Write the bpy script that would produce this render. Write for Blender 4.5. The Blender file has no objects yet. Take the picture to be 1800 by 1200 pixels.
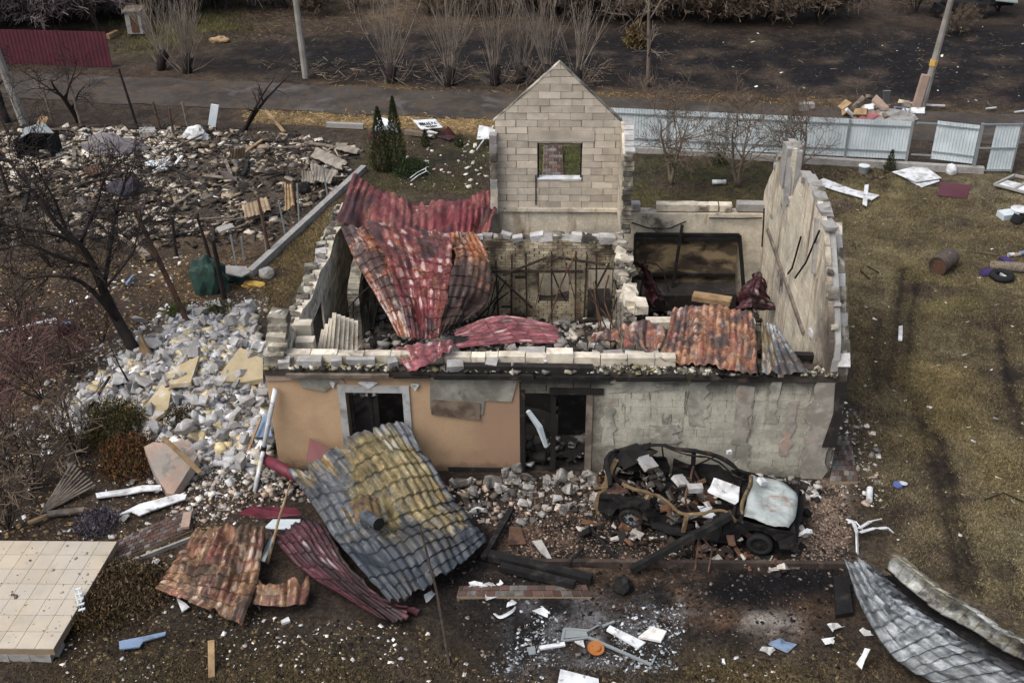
import bpy, bmesh, math, random
import numpy as np
from mathutils import Vector, Matrix, Euler

# ---------------------------------------------------------------- camera, sky, sun, exposure
SC = bpy.context.scene
COL = SC.collection
FPX, TH, YAW, ROLL = 1902.9, .534969, -.048557, .013543
CAM = np.array([.11, -20.196, 15.52])
FW = np.array([math.sin(YAW)*math.cos(TH), math.cos(YAW)*math.cos(TH), -math.sin(TH)])
_r = np.array([math.cos(YAW), -math.sin(YAW), 0.0]); _d = -np.cross(_r, FW)
RT = _r*math.cos(ROLL) + _d*math.sin(ROLL); DN = -_r*math.sin(ROLL) + _d*math.cos(ROLL)
cd = bpy.data.cameras.new('camera'); cam = bpy.data.objects.new('camera', cd); COL.objects.link(cam)
cd.sensor_width = 36; cd.lens = FPX/1800*36; cd.clip_start = .1; cd.clip_end = 3000
cam.matrix_world = Matrix([[RT[i], -DN[i], -FW[i], CAM[i]] for i in range(3)] + [[0, 0, 0, 1]])
SC.camera = cam
SUN_EL, SUN_AZ = math.radians(56), math.radians(232)      # azimuth from +Y clockwise: sun stands left of the camera, behind it
wd = bpy.data.worlds.new('World'); SC.world = wd; wd.use_nodes = True
nt = wd.node_tree; bg = nt.nodes['Background']
sky = nt.nodes.new('ShaderNodeTexSky'); sky.sky_type = 'NISHITA'; sky.sun_disc = False
sky.sun_elevation = SUN_EL; sky.sun_rotation = SUN_AZ; sky.air_density = 1.0; sky.dust_density = 6.0; sky.ozone_density = 1.0
hs = nt.nodes.new('ShaderNodeHueSaturation'); hs.inputs['Saturation'].default_value = .7
nt.links.new(sky.outputs[0], hs.inputs['Color']); nt.links.new(hs.outputs[0], bg.inputs[0]); bg.inputs[1].default_value = .15
sl = bpy.data.lights.new('sun', 'SUN'); sl.energy = .85; sl.angle = math.radians(45); sl.color = (1, .992, .975)
so = bpy.data.objects.new('sun', sl); COL.objects.link(so)
sdir = Vector((math.sin(SUN_AZ)*math.cos(SUN_EL), math.cos(SUN_AZ)*math.cos(SUN_EL), math.sin(SUN_EL)))
so.rotation_euler = sdir.to_track_quat('Z', 'Y').to_euler(); so.location = (-30, -30, 60)
vs = SC.view_settings; vs.view_transform = 'Standard'; vs.look = 'None'; vs.gamma = 1; vs.exposure = 0.3
SC.cycles.max_bounces = 5; SC.cycles.use_denoising = True

# ---------------------------------------------------------------- surveying: a pixel of the photo (1800x1200) met with a plane of the place
def ray(px, py): return FW + RT*(px-900)/FPX + DN*(py-600)/FPX
def Z(px, py, z=0.0): v = ray(px, py); return CAM + v*(z-CAM[2])/v[2]
def Yp(px, py, y): v = ray(px, py); return CAM + v*(y-CAM[1])/v[1]
def Xp(px, py, x): v = ray(px, py); return CAM + v*(x-CAM[0])/v[0]
def poly(pts, z=0.0): return [tuple(Z(a, b, z)[:2]) for a, b in pts]

# ---------------------------------------------------------------- numpy value noise
class VN:
    def __init__(s, seed):
        s.t = np.random.RandomState(seed).rand(256, 256)
    def one(s, x, y):
        xi = np.floor(x).astype(int); yi = np.floor(y).astype(int); fx = x-xi; fy = y-yi
        fx = fx*fx*(3-2*fx); fy = fy*fy*(3-2*fy); t = s.t
        a = t[xi & 255, yi & 255]; b = t[(xi+1) & 255, yi & 255]; c = t[xi & 255, (yi+1) & 255]; d = t[(xi+1) & 255, (yi+1) & 255]
        return (a*(1-fx)+b*fx)*(1-fy) + (c*(1-fx)+d*fx)*fy
    def __call__(s, x, y, sc, o=4):
        x = np.asarray(x, float)/sc; y = np.asarray(y, float)/sc; r = 0; w = 1; tot = 0
        for k in range(o):
            r = r + w*s.one(x*2**k + 17.3*k, y*2**k + 5.1*k); tot += w; w *= .55
        return r/tot
N1, N2, N3, N4 = VN(1), VN(2), VN(3), VN(4)

def inside(P, x, y):
    r = np.zeros(np.shape(x), bool); n = len(P)
    for i in range(n):
        x0, y0 = P[i]; x1, y1 = P[(i+1) % n]
        if y0 == y1: continue
        c = (y0 > y) != (y1 > y)
        r ^= c & (x < (x1-x0)*(y-y0)/(y1-y0) + x0)
    return r
def pdist(P, x, y):
    d = np.full(np.shape(x), 1e9); n = len(P)
    for i in range(n):
        x0, y0 = P[i]; x1, y1 = P[(i+1) % n]; dx, dy = x1-x0, y1-y0; L = dx*dx+dy*dy+1e-9
        t = np.clip(((x-x0)*dx+(y-y0)*dy)/L, 0, 1)
        d = np.minimum(d, np.hypot(x-x0-t*dx, y-y0-t*dy))
    return d
def softmask(P, x, y, soft, warp=.6, wsc=2.0):
    xx = x + (N3(x, y, wsc)-.5)*2*warp; yy = y + (N4(x, y, wsc)-.5)*2*warp
    s = np.where(inside(P, xx, yy), 1, -1)*pdist(P, xx, yy)
    return np.clip(s/soft*.5+.5, 0, 1)

# ---------------------------------------------------------------- colour and materials
def S(h, k=1.0):
    c = [int(h[i:i+2], 16)/255 for i in (0, 2, 4)]
    c = [k*(x/12.92 if x <= .04045 else ((x+.055)/1.055)**2.4) for x in c]; g_ = .3*c[0]+.59*c[1]+.11*c[2]
    return tuple(min(.9, x+(g_-x)*.16) for x in c)
class NT:
    def __init__(s, name):
        s.m = bpy.data.materials.new(name); s.m.use_nodes = True; s.t = s.m.node_tree
        s.b = s.t.nodes['Principled BSDF']; s.l = s.t.links
    def n(s, ty, **kw):
        x = s.t.nodes.new('ShaderNode'+ty)
        for k, v in kw.items(): setattr(x, k, v)
        return x
    def set(s, sock, v):
        if hasattr(v, 'is_output'): s.l.new(v, sock)
        elif isinstance(v, tuple) and len(v) == 3 and sock.type == 'RGBA': sock.default_value = (*v, 1)
        else: sock.default_value = v
    def noise(s, vec, scale, detail=5, rough=.6, dist=0):
        x = s.n('TexNoise'); x.inputs['Scale'].default_value = scale; x.inputs['Detail'].default_value = detail
        x.inputs['Roughness'].default_value = rough; x.inputs['Distortion'].default_value = dist
        if vec is not None: s.l.new(vec, x.inputs['Vector'])
        return x.outputs['Fac']
    def ramp(s, v, a, b, lo=0.0, hi=1.0):
        x = s.n('MapRange'); x.clamp = True; x.interpolation_type = 'SMOOTHSTEP'
        s.l.new(v, x.inputs[0]); x.inputs[1].default_value = a; x.inputs[2].default_value = b
        x.inputs[3].default_value = lo; x.inputs[4].default_value = hi; return x.outputs[0]
    def math(s, op, a, b=0.0, c=0.0):
        x = s.n('Math', operation=op); s.set(x.inputs[0], a); s.set(x.inputs[1], b); s.set(x.inputs[2], c); return x.outputs[0]
    def mix(s, f, a, b, bt='MIX'):
        x = s.n('Mix', data_type='RGBA', blend_type=bt); s.set(x.inputs[0], f); s.set(x.inputs[6], a); s.set(x.inputs[7], b); return x.outputs[2]
    def pos(s, rnd=False):
        if rnd:
            tc = s.n('TexCoord'); oi = s.n('ObjectInfo'); v = s.n('VectorMath', operation='ADD')
            k = s.n('VectorMath', operation='SCALE'); k.inputs[3].default_value = 40
            cx = s.n('CombineXYZ'); s.l.new(oi.outputs['Random'], cx.inputs[0]); s.l.new(oi.outputs['Random'], cx.inputs[1])
            s.l.new(cx.outputs[0], k.inputs[0]); s.l.new(tc.outputs['Object'], v.inputs[0]); s.l.new(k.outputs[0], v.inputs[1]); return v.outputs[0]
        return s.n('NewGeometry').outputs['Position']
    def bump(s, h, strength, dist):
        x = s.n('Bump'); x.inputs['Strength'].default_value = strength; x.inputs['Distance'].default_value = dist
        s.l.new(h, x.inputs['Height']); s.l.new(x.outputs[0], s.b.inputs['Normal'])
    def done(s, colour, rough=.85, metal=0.0, spec=.3):
        s.set(s.b.inputs['Base Color'], colour); s.set(s.b.inputs['Roughness'], rough); s.set(s.b.inputs['Metallic'], metal)
        s.b.inputs['Specular IOR Level'].default_value = spec; return s.m

def mat(name, base, layers=(), var=.25, vscale=2.0, rough=.88, bump=.4, bscale=25, bdist=.02, rnd=False, objvar=0.0, metal=0.0, spec=.25, stretch=None):
    """base colour varied by noise; layers: (colour, noise scale, threshold, softness, amount)"""
    t = NT(name); p = t.pos(rnd)
    if stretch:
        mp = t.n('Mapping'); t.l.new(p, mp.inputs[0]); mp.inputs['Scale'].default_value = stretch; pl = mp.outputs[0]
    else: pl = p
    v = t.ramp(t.noise(p, vscale, 7, .65), .25, .75, 1-var, 1+var)
    c = t.mix(1.0, base, v, 'MULTIPLY')
    for i, (lc, sc, th, so_, am) in enumerate(layers):
        f = t.ramp(t.noise(pl, sc, 6, .62, .3), th-so_, th+so_, 0, am); c = t.mix(f, c, lc)
    if objvar:
        oi = t.n('ObjectInfo'); c = t.mix(1.0, c, t.ramp(oi.outputs['Random'], 0, 1, 1-objvar, 1+objvar), 'MULTIPLY')
    if bump: t.bump(t.noise(p, bscale, 6, .7), bump, bdist)
    return t.done(c, rough, metal, spec)
def vmat(name, rough=.9, bump=.6, bscale=18, bdist=.04, var=.45, vscale=9, fine=60):
    t = NT(name); a = t.n('Attribute', attribute_name='col').outputs['Color']; p = t.pos()
    v = t.ramp(t.noise(p, vscale, 8, .7), .25, .75, 1-var, 1+var)
    w = t.ramp(t.noise(p, fine, 3, .7), .3, .7, 1-var*.8, 1+var*.8)
    c = t.mix(1.0, t.mix(1.0, a, v, 'MULTIPLY'), w, 'MULTIPLY')
    if bump: t.bump(t.noise(p, bscale, 8, .75), bump, bdist)
    return t.done(c, rough, 0, .2)
def sheetmat(name, base, second, white, soot, rust, k=(.5, .5, .5, .5), seed=0.0, rough=.5, tiles=None, cen=None, sootdir=None, vall=.42, tilef=.6):
    """painted metal roof tile sheet burnt in a fire; k: shares of second colour, pale spots, soot, rust; tiles: colours picked tile by tile;
    cen: (u, v, radius u, radius v) where the second colour gathers; sootdir: (u gain, v gain, offset) where soot gathers"""
    t = NT(name); uv = t.n('UVMap').outputs[0]
    mp = t.n('Mapping'); t.l.new(uv, mp.inputs[0]); mp.inputs['Location'].default_value = (seed*3.7, seed*9.1, seed); u = mp.outputs[0]
    sx = t.n('SeparateXYZ'); t.l.new(uv, sx.inputs[0])
    fu = t.math('FLOOR', sx.outputs[0]); fv = t.math('FLOOR', sx.outputs[1])
    def cell(o):
        cb = t.n('CombineXYZ'); t.l.new(fu, cb.inputs[0]); t.l.new(fv, cb.inputs[1]); cb.inputs[2].default_value = seed+o
        wn = t.n('TexWhiteNoise'); t.l.new(cb.outputs[0], wn.inputs['Vector']); return wn.outputs['Value']
    r, r2, r3 = cell(0), cell(7.3), cell(13.9)
    du = t.math('SUBTRACT', t.math('FRACT', sx.outputs[0]), .5); dv = t.math('SUBTRACT', t.math('FRACT', sx.outputs[1]), .5)
    fine = t.noise(u, 2.2, 7, .7); mid = t.noise(u, .9, 5, .65)
    rad = t.math('ADD', t.math('SQRT', t.math('ADD', t.math('POWER', t.math('MULTIPLY', du, 1.15), 2), t.math('POWER', t.math('MULTIPLY', dv, .8), 2))), t.math('MULTIPLY', t.math('SUBTRACT', t.noise(u, 2.1, 6, .7), .5), .75))
    brk = t.math('MULTIPLY', t.math('SUBTRACT', t.noise(u, 1.5, 8, .75), .5), .42)
    big = t.math('ADD', t.noise(u, .16, 5, .6, .4), brk); big2 = t.math('ADD', t.noise(u, .27, 6, .65), t.math('MULTIPLY', brk, -.9)); big3 = t.math('ADD', t.noise(u, .21, 5, .6, .8), t.math('MULTIPLY', brk, .8))
    streak = t.n('Mapping'); t.l.new(u, streak.inputs[0]); streak.inputs['Scale'].default_value = (2.2, .25, 1)
    st = t.noise(streak.outputs[0], 1, 5, .7)
    def thr(x, s, w=.07): return t.ramp(x, .72-.5*s-w*.55, .72-.5*s+w*.55)
    if cen:
        rr = t.math('SQRT', t.math('ADD', t.math('POWER', t.math('DIVIDE', t.math('SUBTRACT', sx.outputs[0], cen[0]), cen[2]), 2), t.math('POWER', t.math('DIVIDE', t.math('SUBTRACT', sx.outputs[1], cen[1]), cen[3]), 2)))
        big = t.math('ADD', t.math('MULTIPLY', big, .7), t.math('MULTIPLY', t.ramp(rr, 1.25, .35), .32))
    c = t.mix(thr(big, k[0], .09), base, second)
    if tiles:
        cr = t.n('ValToRGB'); cr.color_ramp.interpolation = 'CONSTANT'; els = cr.color_ramp.elements
        for q_ in range(len(tiles)-2): els.new(.5)
        for q_, col in enumerate(tiles): els[q_].position = q_/len(tiles); els[q_].color = (*col, 1)
        t.l.new(r2, cr.inputs[0]); c = t.mix(t.ramp(mid, .3, .6, tilef*.3, tilef), c, cr.outputs[0])
    c = t.mix(t.math('MULTIPLY', thr(t.math('ADD', t.math('MULTIPLY', big3, .6), t.math('MULTIPLY', st, .4)), k[3], .06), .85), c, rust)
    c = t.mix(1.0, c, t.ramp(fine, .25, .75, .45, 1.5), 'MULTIPLY'); c = t.mix(1.0, c, t.ramp(mid, .28, .72, .6, 1.3), 'MULTIPLY'); c = t.mix(1.0, c, t.ramp(st, .3, .7, .7, 1.25), 'MULTIPLY')
    c = t.mix(1.0, c, t.ramp(r, 0, 1, .9, 1.1), 'MULTIPLY')
    near = t.ramp(t.noise(u, .22, 3), .62-.4*k[1], .8-.4*k[1])
    spot = t.math('MULTIPLY', t.ramp(rad, .40, .22), t.math('MULTIPLY', near, t.math('GREATER_THAN', r, .5)))
    c = t.mix(t.math('MULTIPLY', spot, t.ramp(r3, 0, 1, .1, .8)), c, white)
    dot = t.math('MULTIPLY', t.ramp(rad, .34, .2), t.math('MULTIPLY', near, t.math('LESS_THAN', r, .22)))
    c = t.mix(t.math('MULTIPLY', dot, .75), c, soot)
    ash = t.ramp(t.math('ADD', t.math('MULTIPLY', st, .55), t.math('MULTIPLY', fine, .45)), .66-.22*k[1], .74-.2*k[1], 0, .6)
    c = t.mix(ash, c, white)
    if sootdir: big2 = t.math('ADD', big2, t.math('ADD', t.math('MULTIPLY', sx.outputs[0], sootdir[0]), t.math('ADD', t.math('MULTIPLY', sx.outputs[1], sootdir[1]), sootdir[2])))
    c = t.mix(t.math('MULTIPLY', thr(big2, k[2], .1), .85), c, soot)
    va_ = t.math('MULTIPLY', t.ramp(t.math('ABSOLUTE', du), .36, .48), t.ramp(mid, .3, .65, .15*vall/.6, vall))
    c = t.mix(va_, c, soot)  # valley dirt; a high vall also paints wave shading into the colour
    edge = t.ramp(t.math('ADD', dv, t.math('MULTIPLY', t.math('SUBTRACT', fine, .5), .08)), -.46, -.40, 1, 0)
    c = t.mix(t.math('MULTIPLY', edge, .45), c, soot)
    t.bump(fine, .35, .012)
    return t.done(c, rough, 0.0, .3)

# ---------------------------------------------------------------- geometry
BOXV = np.array([(-1,-1,-1),(1,-1,-1),(1,1,-1),(-1,1,-1),(-1,-1,1),(1,-1,1),(1,1,1),(-1,1,1)])*.5
BOXF = [(0,3,2,1),(4,5,6,7),(0,1,5,4),(1,2,6,5),(2,3,7,6),(3,0,4,7)]
def rotm(rx=0, ry=0, rz=0): return np.array(Euler((rx, ry, rz)).to_matrix())
class MB:
    def __init__(s): s.v = []; s.f = []; s.c = []; s.nv = 0
    def add(s, v, f, col=None):
        s.v.append(np.asarray(v, float)); s.f += [tuple(i+s.nv for i in q) for q in f]; s.nv += len(v)
        if col is not None: s.c.append(np.tile(np.array([*col[:3], 1.0]), (len(v), 1)))
        return s
    def box(s, c, size, rot=None, jit=0, rng=None, col=None):
        v = BOXV*np.array(size)
        if jit: v = v + (rng.rand(8, 3)-.5)*2*jit
        if rot is not None: v = v @ rot.T
        return s.add(v + np.array(c), BOXF, col)
    def box2(s, a, b): a = np.array(a, float); b = np.array(b, float); return s.box((a+b)/2, b-a)
    def beam(s, a, b, w, h, twist=0, col=None):
        a = np.array(a, float); b = np.array(b, float); d = b-a; L = np.linalg.norm(d); d = d/L
        up = np.array([0, 0, 1.0]) if abs(d[2]) < .95 else np.array([0, 1.0, 0])
        sx = np.cross(d, up); sx /= np.linalg.norm(sx); sz = np.cross(sx, d)
        if twist: sx, sz = sx*math.cos(twist)+sz*math.sin(twist), sz*math.cos(twist)-sx*math.sin(twist)
        M = np.stack([d, sx, sz], 1); v = (BOXV*np.array([L, w, h])) @ M.T + (a+b)/2
        return s.add(v, BOXF, col)
    def tube(s, pts, rad, n=6, cap=True, col=None):
        P = np.array(pts, float); m = len(P)
        if np.isscalar(rad): rad = [rad]*m
        T = np.gradient(P, axis=0); T /= np.linalg.norm(T, axis=1)[:, None]+1e-9
        ref = np.array([0, 0, 1.0]) if abs(T[0][2]) < .9 else np.array([1.0, 0, 0])
        V = []; sd = np.cross(T[0], ref)
        ang = np.arange(n)*2*math.pi/n
        for i in range(m):
            sd = sd - T[i]*np.dot(sd, T[i]); sd /= np.linalg.norm(sd)+1e-9; u = np.cross(T[i], sd)
            V.append(P[i] + rad[i]*(np.cos(ang)[:, None]*sd + np.sin(ang)[:, None]*u))
        F = [(i*n+j, i*n+(j+1) % n, (i+1)*n+(j+1) % n, (i+1)*n+j) for i in range(m-1) for j in range(n)]
        if cap: F += [tuple(range(n))[::-1], tuple(range((m-1)*n, m*n))]
        return s.add(np.concatenate(V), F, col)
    def prism(s, pts, nrm, col=None):
        """polygon (3-D points) extruded by vector nrm"""
        P = np.array(pts, float); n = len(P); nrm = np.array(nrm, float)
        F = [tuple(range(n)), tuple(range(2*n-1, n-1, -1))] + [(i, i+n, (i+1) % n+n, (i+1) % n) for i in range(n)]
        return s.add(np.concatenate([P, P+nrm]), F, col)
    def mesh(s, name, mt, org, smooth=False):
        me = bpy.data.meshes.new(name); V = np.concatenate(s.v) - np.array(org)
        me.from_pydata(V.tolist(), [], s.f); me.materials.append(mt)
        if s.c:
            a = me.color_attributes.new('col', 'FLOAT_COLOR', 'POINT'); a.data.foreach_set('color', np.concatenate(s.c).ravel())
        if smooth: me.polygons.foreach_set('use_smooth', [True]*len(me.polygons))
        me.update(); return me
    def build(s, name, mt, parent=None, smooth=False, org=None):
        if parent is not None: o = (0, 0, 0); W = wloc(parent)
        else:
            V = np.concatenate(s.v); W = org if org is not None else (*((V.min(0)+V.max(0))/2)[:2], V[:, 2].min())
        me = s.mesh(name, mt, W, smooth); ob = bpy.data.objects.new(name, me); COL.objects.link(ob)
        if parent is not None: ob.parent = parent
        else: ob.location = W
        return ob
def crspline(C_, n_, t):
    """uniform Catmull-Rom through the points of C_ (m,k) at parameters t in 0..1"""
    C_ = np.asarray(C_, float); m = len(C_)
    if m == 2: return C_[0]*(1-t)[:, None] + C_[1]*t[:, None]
    E = np.concatenate([[2*C_[0]-C_[1]], C_, [2*C_[-1]-C_[-2]]]); s = t*(m-1); i = np.minimum(s.astype(int), m-2); f = (s-i)[:, None]
    a, b_, c, d = E[i], E[i+1], E[i+2], E[i+3]
    return .5*(2*b_ + (c-a)*f + (2*a-5*b_+4*c-d)*f*f + (3*b_-a-3*c+d)*f**3)
def wloc(o):
    l = np.zeros(3)
    while o is not None: l += np.array(o.location); o = o.parent
    return l
def empty(name, loc):
    o = bpy.data.objects.new(name, None); COL.objects.link(o); o.location = tuple(loc); o.empty_display_size = .2; return o
def tag(o, label, cat, group=None):
    o['label'] = label; o['category'] = cat
    if group: o['group'] = group
    return o
def thing(name, label, cat, loc, group=None): return tag(empty(name, loc), label, cat, group)
def inst(name, me, parent, loc, rot=(0, 0, 0), sc=(1, 1, 1)):
    o = bpy.data.objects.new(name, me); COL.objects.link(o)
    if parent is not None: o.parent = parent; loc = np.array(loc) - wloc(parent)
    o.location = tuple(loc); o.rotation_euler = rot; o.scale = sc; return o

# ---------------------------------------------------------------- materials used throughout
M = {}
def groundmat(name):
    t = NT(name); col = t.n('Attribute', attribute_name='col').outputs['Color']; p = t.pos()
    n1 = t.noise(p, 3.2, 9, .72); n2 = t.noise(p, 11, 8, .75); n3 = t.noise(p, 24, 4, .7)
    c = t.mix(1.0, col, t.ramp(n1, .3, .7, .55, 1.3), 'MULTIPLY'); c = t.mix(1.0, c, t.ramp(n2, .32, .68, .5, 1.4), 'MULTIPLY'); c = t.mix(1.0, c, t.ramp(n3, .3, .7, .58, 1.4), 'MULTIPLY')
    c = t.mix(t.ramp(t.noise(p, 17, 6, .8), .62, .68, 0, .55), c, t.mix(1.0, col, (1.7, 1.6, 1.4), 'MULTIPLY'))
    c = t.mix(t.ramp(t.noise(p, 9, 7, .8), .60, .67, 0, .6), c, t.mix(1.0, col, (.28, .27, .27), 'MULTIPLY'))
    t.bump(t.math('ADD', t.math('MULTIPLY', n2, .7), t.math('MULTIPLY', n1, .8)), 1.0, .07)
    return t.done(c, .92, 0, .18)
M['ground'] = groundmat('ground_soil')
M['chips'] = vmat('debris_chips', bump=.3, bscale=40, bdist=.01, var=.3, vscale=14, fine=50)
M['leafy'] = vmat('dry_blades', bump=0, var=.3)
M['road'] = mat('worn_asphalt', S('474039'), [(S('332e2a'), .45, .5, .12, .85), (S('5d5a58'), .5, .6, .05, .7), (S('4f4233'), 1.1, .55, .06, .8), (S('6a5840'), 4, .64, .05, .6)], var=.3, vscale=3, bump=.5, rough=.7)
M['aac'] = mat('aerated_concrete', S('aeafaf'), [(S('8a837a'), 2.2, .5, .1, .7), (S('6d6862'), 5, .6, .08, .7), (S('d8d8d8'), 5, .62, .08, .5)], rnd=True, objvar=.22, bump=.6, bscale=30)
M['aacw'] = mat('cream_block', S('cfc5b0', 1.0), [(S('8c8272'), 2.2, .54, .12, .65), (S('3a332d'), 2.2, .64, .06, .75), (S('e2ddd0'), 4, .62, .05, .5)], rnd=True, objvar=.18, var=.2, bump=.45, bscale=40, bdist=.01)
M['gable'] = mat('gable_block', S('c2b8a6', 1.0), [(S('8d8072'), 1.1, .52, .15, .55), (S('4b443d'), 1.7, .72, .07, .6)], rnd=True, objvar=.12, var=.15, bump=.45, bscale=40, bdist=.01)
M['mortar'] = mat('dark_mortar', S('4a4239'), [(S('2f2a26'), 2, .55, .12, .6)], var=.3, bump=.5)
def ochre():
    t = NT('ochre_plaster'); p = t.pos(); sx = t.n('SeparateXYZ'); t.l.new(p, sx.inputs[0])
    n1 = t.noise(p, 1.1, 7, .65, .4); n2 = t.noise(p, 3.2, 7, .7); n3 = t.noise(p, 30, 5, .7)
    c = t.mix(1.0, S('b4946f', 1.05), t.ramp(n1, .25, .75, .86, 1.12), 'MULTIPLY'); c = t.mix(1.0, c, t.ramp(n3, .3, .7, .9, 1.1), 'MULTIPLY')
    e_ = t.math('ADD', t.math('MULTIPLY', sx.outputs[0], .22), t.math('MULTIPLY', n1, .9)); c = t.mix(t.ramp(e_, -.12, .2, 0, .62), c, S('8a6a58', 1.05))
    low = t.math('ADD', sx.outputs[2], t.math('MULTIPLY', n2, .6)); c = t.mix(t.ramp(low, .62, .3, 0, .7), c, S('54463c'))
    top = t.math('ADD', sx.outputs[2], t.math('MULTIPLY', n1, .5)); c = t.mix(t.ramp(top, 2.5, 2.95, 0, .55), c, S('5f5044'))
    c = t.mix(t.ramp(n2, .66, .72, 0, .6), c, S('6a5a4c')); c = t.mix(t.ramp(t.noise(p, 7, 4, .7), .70, .73, 0, .8), c, S('3a322c'))
    t.bump(t.noise(p, 60, 5, .7), .35, .01); return t.done(c, .9, 0, .2)
M['orange'] = ochre()
def sootwall():
    t = NT('sooty_block'); p = t.pos(); sx = t.n('SeparateXYZ'); t.l.new(p, sx.inputs[0]); oi = t.n('ObjectInfo')
    mp = t.n('Mapping'); t.l.new(p, mp.inputs[0]); mp.inputs['Scale'].default_value = (2.4, 2.4, .3); st = t.noise(mp.outputs[0], 1, 7, .7, .4)
    n1 = t.noise(p, .8, 6, .62, .4); n2 = t.noise(p, 2.8, 7, .72, .3); n3 = t.noise(p, 16, 5, .7)
    c = t.mix(1.0, S('a6a392', 1.3), t.ramp(n2, .25, .75, .76, 1.18), 'MULTIPLY'); c = t.mix(1.0, c, t.ramp(n3, .3, .7, .84, 1.14), 'MULTIPLY')
    c = t.mix(t.ramp(n1, .42, .62, 0, .7), c, S('807d72', 1.2)); c = t.mix(t.ramp(n2, .60, .66, 0, .6), c, S('c6c2b6', 1.1)); c = t.mix(t.ramp(st, .60, .67, 0, .5), c, S('a08674', 1.1))
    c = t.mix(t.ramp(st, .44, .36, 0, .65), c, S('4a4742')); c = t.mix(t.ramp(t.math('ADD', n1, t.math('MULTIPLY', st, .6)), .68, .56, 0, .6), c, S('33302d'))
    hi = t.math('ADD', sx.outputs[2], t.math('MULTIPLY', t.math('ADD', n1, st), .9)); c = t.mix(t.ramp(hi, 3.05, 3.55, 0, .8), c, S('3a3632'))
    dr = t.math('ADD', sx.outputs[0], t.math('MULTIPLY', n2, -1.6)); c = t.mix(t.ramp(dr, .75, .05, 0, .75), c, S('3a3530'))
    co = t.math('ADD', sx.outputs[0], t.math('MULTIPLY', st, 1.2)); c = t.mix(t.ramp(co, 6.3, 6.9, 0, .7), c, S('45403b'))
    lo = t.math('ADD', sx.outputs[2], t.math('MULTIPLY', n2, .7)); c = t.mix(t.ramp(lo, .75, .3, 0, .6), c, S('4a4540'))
    c = t.mix(1.0, c, t.ramp(oi.outputs['Random'], 0, 1, .93, 1.07), 'MULTIPLY')
    t.bump(t.noise(p, 28, 6, .7), .6, .02); return t.done(c, .9, 0, .2)
M['greyblk'] = sootwall()
M['greyplaster'] = mat('scorched_plaster', S('8f8d80', 1.2), [(S('66645c'), 1.2, .5, .1, .7), (S('433d38'), 2.2, .62, .08, .6)], var=.22, bump=.5)
def creamwall():
    t = NT('cream_plaster'); p = t.pos(); oi = t.n('ObjectInfo')
    mp = t.n('Mapping'); t.l.new(p, mp.inputs[0]); mp.inputs['Scale'].default_value = (2.2, 2.2, .32); st = t.noise(mp.outputs[0], 1, 7, .7, .3)
    n1 = t.noise(p, .7, 6, .6, .4); n2 = t.noise(p, 2.6, 7, .7, .3); n3 = t.noise(p, 14, 5, .7)
    c = t.mix(1.0, S('c4baa4', 1.05), t.ramp(n2, .25, .75, .8, 1.16), 'MULTIPLY'); c = t.mix(1.0, c, t.ramp(n3, .3, .7, .86, 1.12), 'MULTIPLY')
    c = t.mix(t.ramp(n1, .45, .62, 0, .75), c, S('8d8a82', 1.05)); c = t.mix(t.ramp(st, .52, .62, 0, .6), c, S('8a735a')); c = t.mix(t.ramp(st, .62, .70, 0, .8), c, S('453c35'))
    c = t.mix(t.ramp(t.math('ADD', n1, t.math('MULTIPLY', n2, .5)), .84, .93, 0, .8), c, S('332d29')); c = t.mix(t.ramp(n2, .63, .68, 0, .6), c, S('dcd6c8'))
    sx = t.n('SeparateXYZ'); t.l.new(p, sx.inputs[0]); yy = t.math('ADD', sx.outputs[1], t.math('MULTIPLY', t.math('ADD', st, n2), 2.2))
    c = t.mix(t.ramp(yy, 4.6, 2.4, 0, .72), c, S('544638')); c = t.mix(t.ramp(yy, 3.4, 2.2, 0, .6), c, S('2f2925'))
    c = t.mix(1.0, c, t.ramp(oi.outputs['Random'], 0, 1, .92, 1.06), 'MULTIPLY')
    t.bump(t.noise(p, 25, 6, .7), .45, .015); return t.done(c, .9, 0, .2)
M['cream'] = creamwall()
M['soot'] = mat('soot', S('2b2826'), [(S('57534e'), 2.5, .62, .08, .6)], var=.35, bump=.7, bscale=20)
M['black'] = mat('char', S('1c1b1b'), [(S('3e3b39'), 4, .6, .08, .6)], var=.4, bump=.8, bscale=35)
M['brick'] = mat('pale_brick', S('b8ab8e'), [(S('7a6a4e'), 2.5, .5, .12, .7), (S('332b24'), 1.1, .56, .09, .85)], rnd=False, objvar=.2, var=.2, bump=.4)
M['bricksoot'] = mat('scorched_brick', S('8d8778'), [(S('2f2c29'), 1.3, .5, .1, .8), (S('c9c4b5'), 3.2, .6, .05, .7)], rnd=False, objvar=.3, var=.3, bump=.5)
M['conc'] = mat('grey_concrete', S('9a9894'), [(S('6a6764'), 2, .55, .1, .6)], var=.2, bump=.4)
M['yellow'] = mat('yellow_plaster', S('b0a07c'), [(S('a89462'), 1.5, .58, .08, .6), (S('bdbdbd'), 2.2, .62, .04, .8)], var=.15, bump=.4, rnd=True)
M['pink'] = mat('pink_plaster', S('a58c7c'), [(S('8d7a6e'), 2, .55, .1, .6)], var=.2, bump=.5)
M['white'] = mat('white_plastic', S('d3d8dc'), [(S('97958f'), 2.5, .52, .1, .65), (S('544d45'), 5, .62, .05, .65)], var=.10, bump=.15, rough=.55, rnd=True)
M['bluegrey'] = mat('pale_blue_sheet', S('b5c0c4', 1.2), [(S('8fa0a6'), .8, .55, .15, .5)], var=.07, vscale=1, bump=.1, rough=.5)
M['gategrey'] = mat('grey_steel', S('7f8789'), [(S('6b5f55'), 2, .62, .08, .5)], var=.1, bump=.1, rough=.5)
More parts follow.
